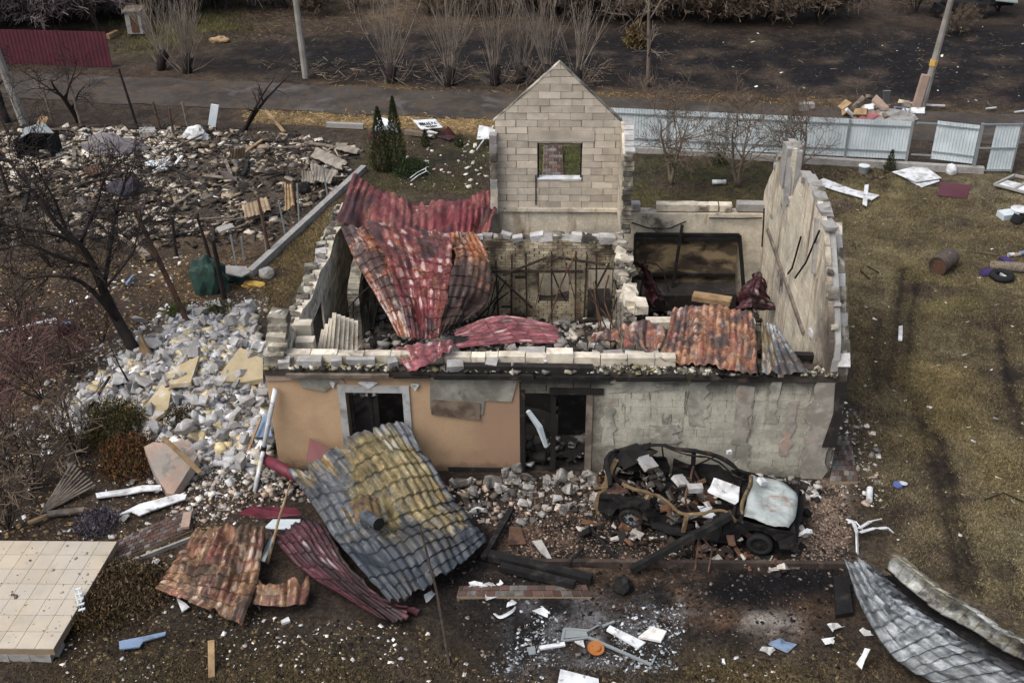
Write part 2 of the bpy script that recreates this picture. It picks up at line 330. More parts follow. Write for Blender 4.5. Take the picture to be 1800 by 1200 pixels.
M['maroon'] = mat('maroon_sheet', S('5e2a38', .9), [(S('45202c'), 1, .55, .1, .5)], var=.12, bump=.1, rough=.5)
M['wood'] = mat('raw_timber', S('9b7f58'), [(S('6a543c'), 3, .55, .1, .6)], var=.25, bump=.4, rnd=True, stretch=(1, 1, 1))
M['greywood'] = mat('weathered_timber', S('7b7064'), [(S('4a4038'), 3, .52, .1, .7)], var=.25, bump=.5, rnd=True)
M['charwood'] = mat('charred_timber', S('262322'), [(S('5a4c40'), 3, .64, .07, .6)], var=.4, bump=.8, rnd=True)
M['bark'] = mat('dark_bark', S('3a322c'), [(S('574a3e'), 5, .58, .1, .6)], var=.35, bump=.8, bscale=30)
M['burntbark'] = mat('burnt_bark', S('2b2523'), [(S('4d3a2e'), 3, .62, .08, .7)], var=.4, bump=.8, bscale=30)
M['palebark'] = mat('pale_bark', S('7d6f60'), [(S('594d42'), 4, .55, .1, .6)], var=.3, bump=.6)
M['twig'] = mat('twigs', S('625446'), var=.3, bump=0)
M['redtwig'] = mat('red_twigs', S('644844'), var=.3, bump=0)
M['willow'] = mat('willow_rods', S('82766a'), [(S('5f5549'), 1.5, .55, .1, .6)], var=.3, bump=0)
M['pole'] = mat('pole_concrete', S('8d8a82'), [(S('6d675e'), 1.2, .55, .1, .6)], var=.2, bump=.4)
M['tile'] = mat('cream_floor_tile', S('c2b9a8', .82), [(S('94866c'), .7, .6, .1, .5), (S('7d6e58'), 6, .7, .04, .6), (S('b39f7c'), 4, .66, .06, .5), (S('c9b592'), 1.2, .55, .15, .5)], var=.07, objvar=.05, bump=.12, rough=.45, rnd=False)
M['grout'] = mat('tile_grout', S('8d7b62'), var=.15, bump=.3)
M['paver'] = mat('red_paver', S('574039'), [(S('4c4440'), 3, .52, .12, .7)], var=.25, objvar=.3, bump=.5)
M['pavergrey'] = mat('grey_paver', S('6e6a66'), [(S('4a4644'), 3, .52, .12, .7)], var=.25, objvar=.25, bump=.5)
M['rust'] = mat('rusted_steel', S('5a4032'), [(S('2a2523'), 2.5, .55, .08, .8), (S('a06a3a'), 5, .64, .06, .6)], var=.35, bump=.6)
M['carblack'] = mat('burnt_car_steel', S('1f1e1e'), [(S('4d3b2e'), 3.0, .62, .06, .7), (S('8a8278'), 7, .68, .04, .6), (S('121315'), 2, .52, .1, .8)], var=.4, bump=.7, bscale=25)
M['carpale'] = mat('burnt_bonnet', S('aab4b2'), [(S('7d8481'), 2.2, .5, .1, .8), (S('8a5a2c'), 1.9, .66, .06, .8), (S('45403a'), 3.5, .72, .04, .7)], var=.15, bump=.25, rough=.6)
M['carrust'] = mat('burnt_car_rail', S('6a5638'), [(S('9c8a68'), 6, .58, .08, .6), (S('2d2724'), 3, .58, .08, .8)], var=.3, bump=.6)
M['green'] = mat('green_tarpaulin', S('2c4a42'), [(S('1c2d2a'), 3, .55, .1, .7)], var=.25, bump=.4, rough=.6)
M['purple'] = mat('purple_cloth', S('3d2f63'), [(S('241d3b'), 6, .55, .1, .7)], var=.2, bump=.4)
M['blue'] = mat('blue_panel', S('7088a6'), [(S('54606e'), 3, .55, .1, .6)], var=.15, bump=.2)
M['lime'] = mat('lime_plastic', S('9ac94a'), var=.1, bump=.1, rough=.5)
M['yellowbag'] = mat('yellow_rag', S('c9a03a'), [(S('8a6a2a'), 6, .55, .1, .6)], var=.2, bump=.4)
M['drum'] = mat('oil_drum_steel', S('4b4642'), [(S('6b4a35'), 4, .55, .1, .7), (S('8a857d'), 7, .66, .05, .5)], var=.25, bump=.3, rough=.6, rnd=True)
M['rubber'] = mat('tyre_rubber', S('222224'), var=.2, bump=.3)
M['carpet'] = mat('patterned_carpet', S('7d7060'), [(S('4b3f38'), 22, .52, .04, .8), (S('a89a80'), 30, .6, .04, .7)], var=.2, bump=.4)
M['thuja'] = vmat('thuja_foliage', bump=0, var=.35, vscale=6, fine=20)
M['orangedish'] = mat('orange_enamel', S('a8641c'), [(S('5a3a1c'), 8, .6, .06, .7)], var=.2, bump=.3, rough=.5, rnd=True)
M['darkred'] = mat('sooty_maroon_sheet', S('4a2026'), [(S('1e1718'), 2.2, .52, .1, .85), (S('7a3a40'), 4, .66, .05, .6)], var=.3, bump=.4, rough=.6)
M['magenta'] = mat('crimson_ridge_cap', S('6e2a3a'), [(S('4a1826'), 3, .55, .1, .6)], var=.15, bump=.15, rough=.5)
M['sand'] = mat('burnt_brick_sand', S('8a6a52'), [(S('3a322e'), 2, .52, .1, .8), (S('b08a70'), 6, .6, .06, .7)], var=.35, bump=.8, bscale=30)
M['redA'] = sheetmat('red_roof_sheet', S('762f35'), S('844541'), S('b5a29e'), S('3a2628'), S('80503c'), (.5, .3, .34, .36), 1, sootdir=(0, .02, -.04))
M['redB'] = sheetmat('rusty_red_roof_sheet', S('86383a'), S('80442e'), S('d0c8c2'), S('33292b'), S('935528'), (.5, .8, .45, .55), 2.3)
M['redB2'] = sheetmat('blotched_roof_sheet', S('80343a'), S('763832'), S('cfc6c0'), S('33282a'), S('7d4a2c'), (.5, .5, .36, .36), 5.1)
M['redB3'] = sheetmat('orange_roof_sheet', S('744836'), S('a85f2a'), S('a89e96'), S('332c2a'), S('6f5444'), (.45, .5, .42, .4), 7.7, cen=(2.5, 1, 5, 5), sootdir=(0, .035, -.15))
M['redC'] = sheetmat('flat_red_sheet', S('7d3c44'), S('955058'), S('c9c0bd'), S('43302f'), S('7a4a3a'), (.4, .5, .25, .3), 3.4)
M['redE'] = sheetmat('burnt_eaves_sheet', S('8d5244'), S('946650'), S('c4b4a8'), S('403a3a'), S('9a6a44'), (.5, .42, .34, .45), 4.2, tiles=[S('4a4647'), S('8d4a42'), S('a0684a'), S('a3826a'), S('7d5a50'), S('a89c94'), S('8d5a48')], tilef=.9)
M['greyH'] = sheetmat('grey_yellow_roof_sheet', S('5a5f64'), S('786c46'), S('b8b8b0'), S('303842'), S('7a6434'), (.5, .42, .34, .34), 6.6, .45, cen=(9.5, 5, 5.5, 6), sootdir=(.006, .04, -.27), vall=.3)
M['fanF'] = sheetmat('pale_fan_sheet', S('8d9499'), S('80704a'), S('d0d0ca'), S('33353a'), S('6f5438'), (.5, .5, .3, .35), 9.2)
M['redI'] = sheetmat('orange_red_ground_sheet', S('7d4a40'), S('806245'), S('c4b6a6'), S('3a2e28'), S('84603e'), (.5, .55, .36, .45), 8.3, tiles=[S('7d5438'), S('75403a'), S('8a6c4c'), S('54402f'), S('9a8468'), S('8a4a3c')])
M['magJ'] = sheetmat('crimson_ground_sheet', S('63303c'), S('553038'), S('a59a9a'), S('2a2224'), S('6a4438'), (.5, .25, .5, .2), 10.5)
M['greyL'] = sheetmat('silver_grey_sheet', S('8b9296'), S('787e82'), S('b5bbbe'), S('2a2c2e'), S('6a665e'), (.5, .5, .2, .12), 11.4, .4, sootdir=(.06, .004, -.17), vall=.9)  # strong vall: shade of the waves is painted into the valleys
M['greyM'] = sheetmat('olive_grey_sheet', S('9a9d9a'), S('77735f'), S('c0c3c0'), S('2f2c2a'), S('6a6048'), (.35, .4, .25, .22), 12.9)
M['slate'] = mat('corrugated_slate', S('8f877a'), [(S('5c544b'), 1.5, .52, .12, .7)], var=.2, bump=.4, rnd=True)
M['slatetan'] = mat('tan_corrugated_slate', S('a58f70'), [(S('6c5a45'), 1.5, .52, .12, .6)], var=.2, bump=.4, rnd=True)
# ================================================================ THE SETTING: ground, road
HEAP = poly([(85,745),(200,650),(330,565),(440,545),(470,640),(480,800),(440,850),(330,800),(250,780),(120,770)])
RUIN = poly([(-60,240),(130,225),(330,225),(520,240),(640,265),(600,330),(470,430),(330,440),(180,440),(-60,430)])
FRONT = poly([(760,850),(1000,830),(1060,850),(1060,905),(900,915),(780,900)])
def gz(x, y):
    x = np.asarray(x, float); y = np.asarray(y, float)
    h = (N1(x, y, 2.5, 4)-.5)*.16 + (N2(x, y, .5, 3)-.5)*.05
    h = h + .38*softmask(HEAP, x, y, 1.6)*(.4+1.0*N2(x, y, 1.2, 3)) + .16*softmask(RUIN, x, y, 2.0)*(.2+1.3*N1(x, y, 1.6, 3))
    h = h + .22*softmask(FRONT, x, y, .9)
    flat = np.clip((np.maximum(np.abs(x)-6.4, np.maximum(-y-.0, y-8.8)))/.8, 0, 1)
    h = h*(.25+.75*flat)
    band = np.clip(1-np.abs(y-(26.1-.13*x))/3.2, 0, 1); h = h*(1-np.clip(band*2, 0, 1)) - .02*np.clip(band*2, 0, 1)
    yard = softmask([(7.2,-9),(40,-9),(40,18),(7.2,18)], x, y, 2.0)
    h = h*(1-.45*yard)
    rise = np.clip((y-34)/40, 0, 1); h = h + 1.2*rise*rise
    return h - .02
def gz1(x, y): return float(gz(np.array([x]), np.array([y]))[0])
def on(px, py, dz=0.0):
    p = Z(px, py, 0); z = gz1(p[0], p[1]); p = Z(px, py, z+dz); return np.array([p[0], p[1], z+dz])

gx = np.concatenate([-30-90*np.linspace(1, .02, 30)**1.6, np.arange(-30, 22, .13), 22+110*np.linspace(.02, 1, 30)**1.6])
gy = np.concatenate([np.arange(-13, 24, .13), np.arange(24, 50, .28), 50+350*np.linspace(.01, 1, 34)**1.8])
GX, GY = np.meshgrid(gx, gy); fx, fy = GX.ravel(), GY.ravel(); fz = gz(fx, fy)
C = np.tile(np.array(S('463b31')), (len(fx), 1))
def paint(P, h, amt=1.0, soft=1.2, nsc=1.6, bias=.0, warp=.7):
    global C
    m = softmask(P, fx, fy, soft, warp)
    n = N1(fx+31, fy-11, nsc, 5); m = np.clip(m*(1.0) * np.clip((n-.5)*4.5+.62+bias, 0, 1)*amt, 0, 1)[:, None]
    C = C*(1-m) + np.array(S(h))*m
def px(*a): return poly(a)
n0 = N1(fx, fy, 3.0, 5)[:, None]; C = C*(.75+.5*n0)
paint(px((-400,-60),(2300,-60),(2300,60),(-400,60)), '4a3e34', 1, 4)
paint(px((400,55),(900,62),(1250,50),(1900,20),(1900,205),(1500,168),(1100,150),(560,146),(410,125)), '1c1a1c', 1, 1.5, bias=.5)
paint(px((1230,30),(1800,5),(1800,40),(1500,60),(1230,60)), '4b3d30', .8, 2)
paint(px((190,40),(430,5),(450,60),(340,85),(200,90)), '57532f', 1, 2)
paint(px((430,5),(620,0),(600,60),(440,70)), '4a3c2c', 1, 2)
paint(px((600,-10),(1000,-10),(960,25),(640,45)), '63523c', .9, 2)
paint(px((300,85),(520,80),(520,130),(310,125)), '292422', .9, 1.5)
paint(px((-50,118),(300,128),(900,165),(900,182),(400,160),(-50,142)), '4d3f30', .9, .8)
paint(px((560,146),(1000,160),(1480,172),(1800,195),(1800,215),(1480,195),(1000,182),(560,165)), '6b5638', .8, .8)
paint(px((430,190),(880,200),(880,235),(640,222),(430,215)), '917749', .95, .7, bias=.2)
paint(px((-50,178),(440,190),(440,232),(-50,228)), '3c332b', .8, .8)
paint(RUIN, '4f463b', 1, 1.2, bias=.2)
paint(px((0,250),(320,235),(330,300),(0,320)), '8d7f69', .7, 1.2)
paint(px((-60,430),(200,440),(420,440),(480,420),(480,470),(300,540),(-60,520)), '514231', .9, 1.3)
paint(px((150,450),(420,430),(470,470),(420,540),(200,530)), '5f4c32', .8, 1.2)
paint(px((-60,520),(200,540),(330,560),(90,720),(-60,760)), '4a3b2e', .9, 1.3)
paint(px((-60,760),(120,760),(300,800),(420,860),(300,900),(-60,940)), '39302a', .9, 1.2)
paint(HEAP, '6e6b68', .75, 1.0)
paint(px((455,480),(580,350),(600,340),(600,400),(500,540),(470,560)), '6e5f3c', 1, .6, bias=.3)
paint(px((640,235),(880,240),(880,345),(640,335)), '4c4a2c', 1, .9, bias=.1)
paint(px((930,350),(930,256),(1050,256),(1060,350)), '4c4f2c', 1, .8, bias=.5)
paint(px((690,270),(860,260),(860,330),(760,325)), '2c2623', .8, .8)
paint(px((1090,262),(1600,300),(1600,330),(1350,345),(1090,370)), '3f3e28', 1, 1.0, bias=.2)
paint(px((1100,330),(1340,330),(1340,370),(1100,370)), '5c5333', .8, .8)
paint(px((1430,310),(1900,310),(1900,1300),(1640,1050),(1520,880),(1490,700),(1470,420)), '726849', 1, 1.3, bias=.35)
paint(px((1490,560),(1600,600),(1640,900),(1720,1080),(1600,1000),(1520,860),(1490,700)), '564832', .7, 1.2)
paint(px((1590,470),(1800,440),(1800,520),(1600,500)), '40321f', .7, 1.0)
paint(px((1700,560),(1820,540),(1820,760),(1720,760)), '42362a', .6, 1.0)
paint(px((1540,360),(1800,370),(1800,430),(1560,420)), '3f3226', .55, 1.0)
paint(px((1700,330),(1800,330),(1800,380),(1710,380)), '6a6258', .6, .8)
for tr in ([(1590,470),(1574,560),(1568,680)],[(1612,480),(1600,580),(1592,690)],[(1606,690),(1640,800),(1664,900),(1690,1040)],[(1628,690),(1662,800),(1686,900),(1716,1040)],[(1752,560),(1775,680),(1800,760)],[(1545,560),(1540,620),(1548,690)]):
    w = 8; paint(px(*([(a-w, b) for a, b in tr]+[(a+w, b) for a, b in tr[::-1]])), '1a130e', 1, .14, nsc=.5, bias=1.2, warp=.1)
paint(px((1555,555),(1600,555),(1600,680),(1560,690)), '2c231b', .6, .5)
paint(px((1480,690),(1520,740),(1560,900),(1500,900)), '4a3f38', .8, .7)
paint(px((1480,405),(1800,415),(1800,440),(1600,435),(1480,428)), '3d3226', .65, .7)
paint(px((1545,545),(1800,530),(1800,585),(1640,575),(1560,590)), '42362a', .65, .7)
paint(px((1710,540),(1800,520),(1810,760),(1740,740)), '3a2e24', .8, .8, bias=.1)
paint(px((1490,560),(1570,575),(1600,700),(1560,720),(1500,640)), '463929', .7, .7)
paint(px((1560,690),(1640,700),(1690,900),(1720,1040),(1660,1000),(1600,880)), '3d3125', .6, .6)
paint(px((1615,640),(1705,650),(1715,760),(1640,770)), '75663c', .9, .6, bias=.3)
paint(px((1620,480),(1720,490),(1720,540),(1620,550)), '6b6238', .9, .6, bias=.3)
paint(px((1690,790),(1800,800),(1810,900),(1720,900)), '6b5c38', .8, .6, bias=.2)
paint(px((1600,340),(1760,350),(1740,370),(1600,365)), '3d3026', .7, .5)
paint(px((-60,1100),(300,1040),(800,1060),(800,1260),(-60,1260)), '2e2823', .9, 1.2, bias=.2)
paint(px((0,1150),(420,1130),(830,1150),(830,1260),(0,1260)), '4d4127', .75, 1.0)
paint(px((150,960),(280,950),(260,1120),(130,1140)), '40301f', .9, .8)
paint(px((280,870),(440,850),(470,900),(260,960),(150,930)), '332a24', .9, .8)
paint(px((480,850),(860,850),(900,1000),(780,1100),(560,1050),(470,920)), '2a2523', .9, .8, bias=.2)
paint(px((780,860),(1480,850),(1500,1000),(1480,1110),(1180,1210),(850,1190),(760,1020)), '1e1b1b', 1, .8, bias=.5)
paint(px((880,900),(1050,885),(1120,960),(1330,985),(1300,995),(890,985)), '6e5644', .95, .6, nsc=.4, bias=-.05)
paint(px((1420,850),(1480,850),(1500,920),(1490,990),(1380,990),(1430,930)), '86705f', .95, .5, nsc=.4, bias=0)
paint(px((1030,1020),(1200,1030),(1220,1090),(1080,1070)), '7d5f42', .7, .6, nsc=.6)
paint(px((1200,1060),(1460,1060),(1460,1090),(1200,1090)), '82603f', .55, .5, nsc=.5)
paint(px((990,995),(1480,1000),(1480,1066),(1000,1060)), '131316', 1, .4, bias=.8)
paint(px((1020,930),(1330,975),(1420,975),(1400,990),(1060,985)), '1a1919', .8, .4, nsc=.5, bias=.3)
paint(px((930,1060),(1190,1070),(1170,1175),(880,1175)), '77787c', .75, .5, nsc=.35, bias=-.1)
paint(px((1290,1078),(1390,1085),(1380,1110),(1300,1108)), 'a29a90', .9, .3, nsc=.4)
paint(px((850,1170),(1480,1110),(1560,1190),(1560,1260),(850,1260)), '3a322b', .85, .7)
paint(px((1040,1175),(1550,1150),(1620,1260),(1040,1260)), '54482a', .85, .5)
paint(px((1475,830),(1560,860),(1590,960),(1500,960)), '3a322c', .8, .5)
nf = N2(fx, fy, .45, 3)[:, None]; C = np.clip(C*(.55+.9*nf)*(.62+.76*N3(fx+5, fy, 1.1, 4)[:, None]), .004, .9)
nx, ny = len(gx), len(gy)
CG = C.reshape(ny, nx, 3)
def gcol(x, y): return CG[np.clip(np.searchsorted(gy, y), 0, ny-1), np.clip(np.searchsorted(gx, x), 0, nx-1)]
me = bpy.data.meshes.new('ground'); V = np.stack([fx, fy, fz], 1)
idx = np.arange(nx*ny).reshape(ny, nx); Q = np.stack([idx[:-1, :-1], idx[:-1, 1:], idx[1:, 1:], idx[1:, :-1]], -1).reshape(-1, 4)
me.vertices.add(len(V)); me.vertices.foreach_set('co', V.ravel()); me.loops.add(Q.size); me.loops.foreach_set('vertex_index', Q.ravel())
me.polygons.add(len(Q)); me.polygons.foreach_set('loop_start', np.arange(0, Q.size, 4)); me.polygons.foreach_set('loop_total', np.full(len(Q), 4))
a = me.color_attributes.new('col', 'FLOAT_COLOR', 'POINT'); a.data.foreach_set('color', np.concatenate([C, np.ones((len(C), 1))], 1).ravel())
me.polygons.foreach_set('use_smooth', np.ones(len(Q), bool)); me.materials.append(M['ground']); me.update(); me.validate()
g = bpy.data.objects.new('ground', me); COL.objects.link(g); g['kind'] = 'structure'

rx = np.linspace(-70, 60, 420); b = MB(); prof = [(-1.9, -.01), (-1.0, .03), (0, .045), (1.0, .03), (1.9, -.01)]
V = []; w = 1+.12*(N1(rx, rx*0, 3)-.5)
for i, x in enumerate(rx):
    for o_, h_ in prof: V.append((x, 26.1-.13*x + o_*w[i]*(1+.28*(float(N2(np.array([x+9*np.sign(o_)]), np.array([3.0]), 1.4, 4)[0])-.5)), h_))
b.add(V, [(i*5+j, (i+1)*5+j, (i+1)*5+j+1, i*5+j+1) for i in range(len(rx)-1) for j in range(4)])
b.build('road', M['road'], smooth=True)['kind'] = 'structure'

# ---------------------------------------------------------------- scatter of shards: one object nobody could count
def patchy(sc, lo=.42, gain=6, floor=.04): return lambda x, y: np.clip((N2(x*1.0+3.3, y*1.0-8.8, sc, 4)-lo)*gain, floor, 1)
def shards(name, P, n, size, pal, label, cat='debris', flat=.3, seed=0, z0=0.0, parent=None, heightf=None, pile=0.0, elong=2.0, mask=None, kind='stuff'):
    rng = np.random.RandomState(seed); P = np.array(P); lo, hi = P.min(0), P.max(0); xs = []; ys = []
    while len(xs) < n:
        x = lo[0]+rng.rand(n*3)*(hi[0]-lo[0]); y = lo[1]+rng.rand(n*3)*(hi[1]-lo[1]); k = inside([tuple(q) for q in P], x, y)
        if mask is not None: k &= rng.rand(len(x)) < mask(x, y)
        xs += list(x[k]); ys += list(y[k])
    xs = np.array(xs[:n]); ys = np.array(ys[:n]); zs = heightf(xs, ys) if heightf else gz(xs, ys)
    sz = size[0]*(size[1]/size[0])**(rng.rand(n)**2.2)
    sc = np.stack([sz*(1+rng.rand(n)*(elong-1)), sz, sz*flat*(.4+rng.rand(n))], 1)
    V = BOXV[None]*sc[:, None] + (rng.rand(n, 8, 3)-.5)*sz[:, None, None]*.3*np.array([1, 1, min(1, flat*2)])
    tl = .9 if flat > .2 else .45; ax, ay, az = (rng.rand(n)-.5)*tl, (rng.rand(n)-.5)*tl, rng.rand(n)*6.28
    cxx, sxx, cyy, syy, czz, szz = np.cos(ax), np.sin(ax), np.cos(ay), np.sin(ay), np.cos(az), np.sin(az)
    Rm = np.stack([np.stack([czz*cyy, czz*syy*sxx-szz*cxx, czz*syy*cxx+szz*sxx], -1), np.stack([szz*cyy, szz*syy*sxx+czz*cxx, szz*syy*cxx-czz*sxx], -1), np.stack([-syy, cyy*sxx, cyy*cxx], -1)], 1)
    V = np.einsum('nij,nkj->nki', Rm, V) + np.stack([xs, ys, zs+z0+sz*flat*.35+pile*rng.rand(n)], 1)[:, None]
    V = V.reshape(-1, 3); F = (np.array(BOXF)[None]+8*np.arange(n)[:, None, None]).reshape(-1, 4)
    pc = np.array([S(h_) for h_ in pal])[rng.randint(len(pal), size=n)]*(.7+.6*rng.rand(n))[:, None]
    Cc = [np.repeat(np.concatenate([np.minimum(pc, .85), np.ones((n, 1))], 1), 8, 0)]
    me = bpy.data.meshes.new(name); org = wloc(parent) if parent is not None else np.array([*V.mean(0)[:2], 0])
    me.vertices.add(len(V)); me.vertices.foreach_set('co', (V-org).ravel()); me.loops.add(F.size); me.loops.foreach_set('vertex_index', F.ravel())
    me.polygons.add(len(F)); me.polygons.foreach_set('loop_start', np.arange(0, F.size, 4)); me.polygons.foreach_set('loop_total', np.full(len(F), 4))
    a = me.color_attributes.new('col', 'FLOAT_COLOR', 'POINT'); a.data.foreach_set('color', np.concatenate(Cc).ravel())
    me.materials.append(M['chips']); me.update()
    o = bpy.data.objects.new(name, me); COL.objects.link(o); o['kind'] = kind
    if parent is not None: o.parent = parent
    else: o.location = org; o['label'] = label; o['category'] = cat
    return o

# ================================================================ THE HOUSE
house = thing('burnt_house', 'roofless burnt-out single-storey house with ochre front wall and tall block gable', 'house', (0, 4.4, 0))
HW = 2.86
_cache = {}
def blockwall(parent, org, ud, nd, top, L, H, T, mt, name='block', holes=(), z0=0.0, u0=None, u1=None, gap=.008, jit=.006, seed=1, limit=10**6, drop=None, core=True, coremat=None, skip=0.0):
    """running-bond wall: every block its own piece. org at u=0,z=0; ud along, nd outward (towards the viewer side); top: [(u,z)...] profile"""
    rng = np.random.RandomState(seed); org = np.array(org, float); ud = np.array(ud, float); nd = np.array(nd, float)
    tu = np.array([p[0] for p in top]); tz = np.array([p[1] for p in top]); u0 = tu[0] if u0 is None else u0; u1 = tu[-1] if u1 is None else u1
    zt = lambda u: np.interp(u, tu, tz); n = 0; rest = MB(); zr = z0; row = 0; cells = []
    while zr < tz.max()-.02:
        z1 = zr+H; off = (row % 2)*L*.5 + (rng.rand()-.5)*L*.12; u = u0-off
        while u < u1-.01:
            a, b_ = max(u, u0), min(u+L, u1); u += L
            if b_-a < .04: continue
            rects = [(a, b_, zr, z1)]
            for (ha, hb, hc, hd) in holes:
                nr = []
                for (ra, rb, rc, rd) in rects:
                    if hb <= ra or ha >= rb or hd <= rc or hc >= rd: nr.append((ra, rb, rc, rd)); continue
                    if ra < ha: nr.append((ra, ha, rc, rd))
                    if hb < rb: nr.append((hb, rb, rc, rd))
                    m0, m1 = max(ra, ha), min(rb, hb)
                    if rc < hc: nr.append((m0, m1, rc, hc))
                    if hd < rd: nr.append((m0, m1, hd, rd))
                rects = nr
            cells += [(r, row) for r in rects if r[1]-r[0] > .03 and r[3]-r[2] > .03]
        zr = z1; row += 1
    cells.sort(key=lambda c: -c[0][2])
    for (a, b_, c, d), row in cells:
        if skip and rng.rand() < skip: continue
        a2, b2, c2, d2 = a+gap/2+gap*2.2*round(rng.rand()**5, 1), b_-gap/2, c+gap/2+gap*round(rng.rand()**5, 1), d-gap/2
        ks = [a2]+[t for t in tu if a2+.01 < t < b2-.01]+[b2]
        for lv in (c2, d2):     # cut where the wall-top line crosses the block's lower and upper edge
            for (p_, q_) in zip(ks[:-1], ks[1:]):
                z_a, z_b = float(zt(p_)), float(zt(q_))
                if (z_a-lv)*(z_b-lv) < 0: ks = sorted(ks+[p_+(q_-p_)*(lv-z_a)/(z_b-z_a)])
        run = [k for k in ks if float(zt(k)) > c2-1e-4]
        if len(run) < 2 or run[-1]-run[0] < .03: continue
        ks = run; tops = [min(d2, float(zt(k))) for k in ks]
        if max(tops) < c2+.03: continue
        if drop is not None and drop((a+b_)/2, (c+d)/2, rng): continue
        js = (rng.rand()-.5)*2*jit; n += 1
        full = len(ks) == 2 and min(tops) > d2-1e-4
        if full and n <= limit:
            key = (round(b2-a2, 3), round(d2-c2, 3), T, mt.name, tuple(np.round(ud, 3)), name, rng.randint(5))
            if key not in _cache:
                q = MB(); w_, h_ = (b2-a2)/2, (d2-c2)/2; ch = min(.03, h_*.3)*rng.rand(4)**2; ch2 = min(.05, w_*.3)*rng.rand(4)**2; O = []
                for ci, (s1, s2) in enumerate(((-1,-1),(1,-1),(1,1),(-1,1))):
                    p1 = ud*s1*(w_-ch2[ci])+np.array([0, 0, s2*h_]); p2 = ud*s1*w_+np.array([0, 0, s2*(h_-ch[ci])]); O += [p2, p1] if ci in (0, 2) else [p1, p2]
                q.prism(O, -nd*T); _cache[key] = q.mesh(name, mt, (0, 0, 0))
            inst(name, _cache[key], parent, org+ud*(a2+b2)/2+np.array([0, 0, (c2+d2)/2])+nd*js, rot=((rng.rand()-.5)*.006, (rng.rand()-.5)*.006, (rng.rand()-.5)*.006))
            continue
        tops = [max(t, c2+.004) for t in tops]
        P = [org+ud*ks[0]+np.array([0, 0, c2]), org+ud*ks[-1]+np.array([0, 0, c2])]+[org+ud*k+np.array([0, 0, t]) for k, t in list(zip(ks, tops))[::-1]]
        P = [p+nd*js for p in P]
        if n <= limit: q = MB(); q.prism(P, -nd*T); q.build(name, mt, parent)
        else: rest.prism(P, -nd*T)
    if rest.v: rest.build(name+'_courses', mt, parent)['kind'] = 'stuff'
    return n
def core(parent, name, org, ud, nd, top, holes, z0, T, inset, mt):
    """mortar slab behind the block faces, cut by the same openings"""
    org = np.array(org, float); ud = np.array(ud, float); nd = np.array(nd, float); tu = [p[0] for p in top]; tz = [p[1] for p in top]
    us = sorted(set(tu+[h[0] for h in holes]+[h[1] for h in holes])); us = [u for u in us if tu[0] <= u <= tu[-1]]; q = MB()
    for a, b_ in zip(us[:-1], us[1:]):
        za, zb = np.interp(a, tu, tz)-.03, np.interp(b_, tu, tz)-.03; hh = [h for h in holes if h[0] < (a+b_)/2 < h[1]]
        segs = [(z0, None)]
        if hh: segs = [(z0, hh[0][2]), (hh[0][3], None)]
        for s0, s1 in segs:
            ta, tb = (za, zb) if s1 is None else (min(s1, za), min(s1, zb))
            if max(ta, tb) <= s0+.02: continue
            ta, tb = max(ta, s0+.01), max(tb, s0+.01)
            q.prism([org+ud*a+np.array([0,0,s0])-nd*inset, org+ud*b_+np.array([0,0,s0])-nd*inset, org+ud*b_+np.array([0,0,tb])-nd*inset, org+ud*a+np.array([0,0,ta])-nd*inset], -nd*(T-2*inset))
    return q.build(name, mt, parent)
EX, EY, EZ = np.array([1.0,0,0]), np.array([0,1.0,0]), np.array([0,0,1.0])

# front wall, right half: sooty blocks
def ragged(u0, u1, z, amp, n, seed):
    rng = np.random.RandomState(seed); us = np.linspace(u0, u1, n); return [(float(u), float(z+(rng.rand()-.5)*2*amp)) for u in us]
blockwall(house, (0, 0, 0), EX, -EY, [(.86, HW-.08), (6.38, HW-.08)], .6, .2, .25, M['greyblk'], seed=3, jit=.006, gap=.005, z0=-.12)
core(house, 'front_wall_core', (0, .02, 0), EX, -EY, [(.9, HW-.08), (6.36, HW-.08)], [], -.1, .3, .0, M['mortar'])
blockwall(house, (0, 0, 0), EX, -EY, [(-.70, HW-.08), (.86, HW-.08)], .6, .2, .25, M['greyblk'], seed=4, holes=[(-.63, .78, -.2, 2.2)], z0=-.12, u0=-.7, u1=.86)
# thin leftovers of render on the block face
def patch(name, pts, y, th, mt, parent=house, crease=0.0):
    """flat scrap of plaster on the front wall, outline in (x,z)"""
    q = MB(); q.prism([(a, y, c) for a, c in pts], (0, th, 0)); return q.build(name, mt, parent)
def blob(cx, cz, rx_, rz_, seed, n=14, rough=.35):
    rng = np.random.RandomState(seed); return [(cx+rx_*math.cos(t)*(1-rough*rng.rand()), cz+rz_*math.sin(t)*(1-rough*rng.rand())) for t in np.arange(n)*2*math.pi/n][::-1]
M['scabpink'] = mat('pinkish_render', S('9a9388', 1.25), [(S('7a766c'), 2, .5, .1, .8), (S('b0907e'), 1.6, .6, .04, .8), (S('b8b4aa'), 3, .66, .03, .7)], var=.25, bump=.6)
M['scabgrey'] = mat('grey_render', S('a09d8e', 1.25), [(S('74736a'), 1.5, .5, .1, .75), (S('aaa79c'), 3, .62, .05, .8)], var=.25, bump=.6)
rsc = np.random.RandomState(61)
def jagged(x0, x1, z0, z1, n=9, seed=0, amp=.35):
    r_ = np.random.RandomState(seed); zz = np.linspace(z1, z0, n); w = x1-x0
    L_ = [(x0+w*amp*r_.rand(), z) for z in zz]; R__ = [(x1-w*amp*r_.rand(), z+.02*r_.randn()) for z in zz[::-1]]
    return (L_+R__)[::-1]
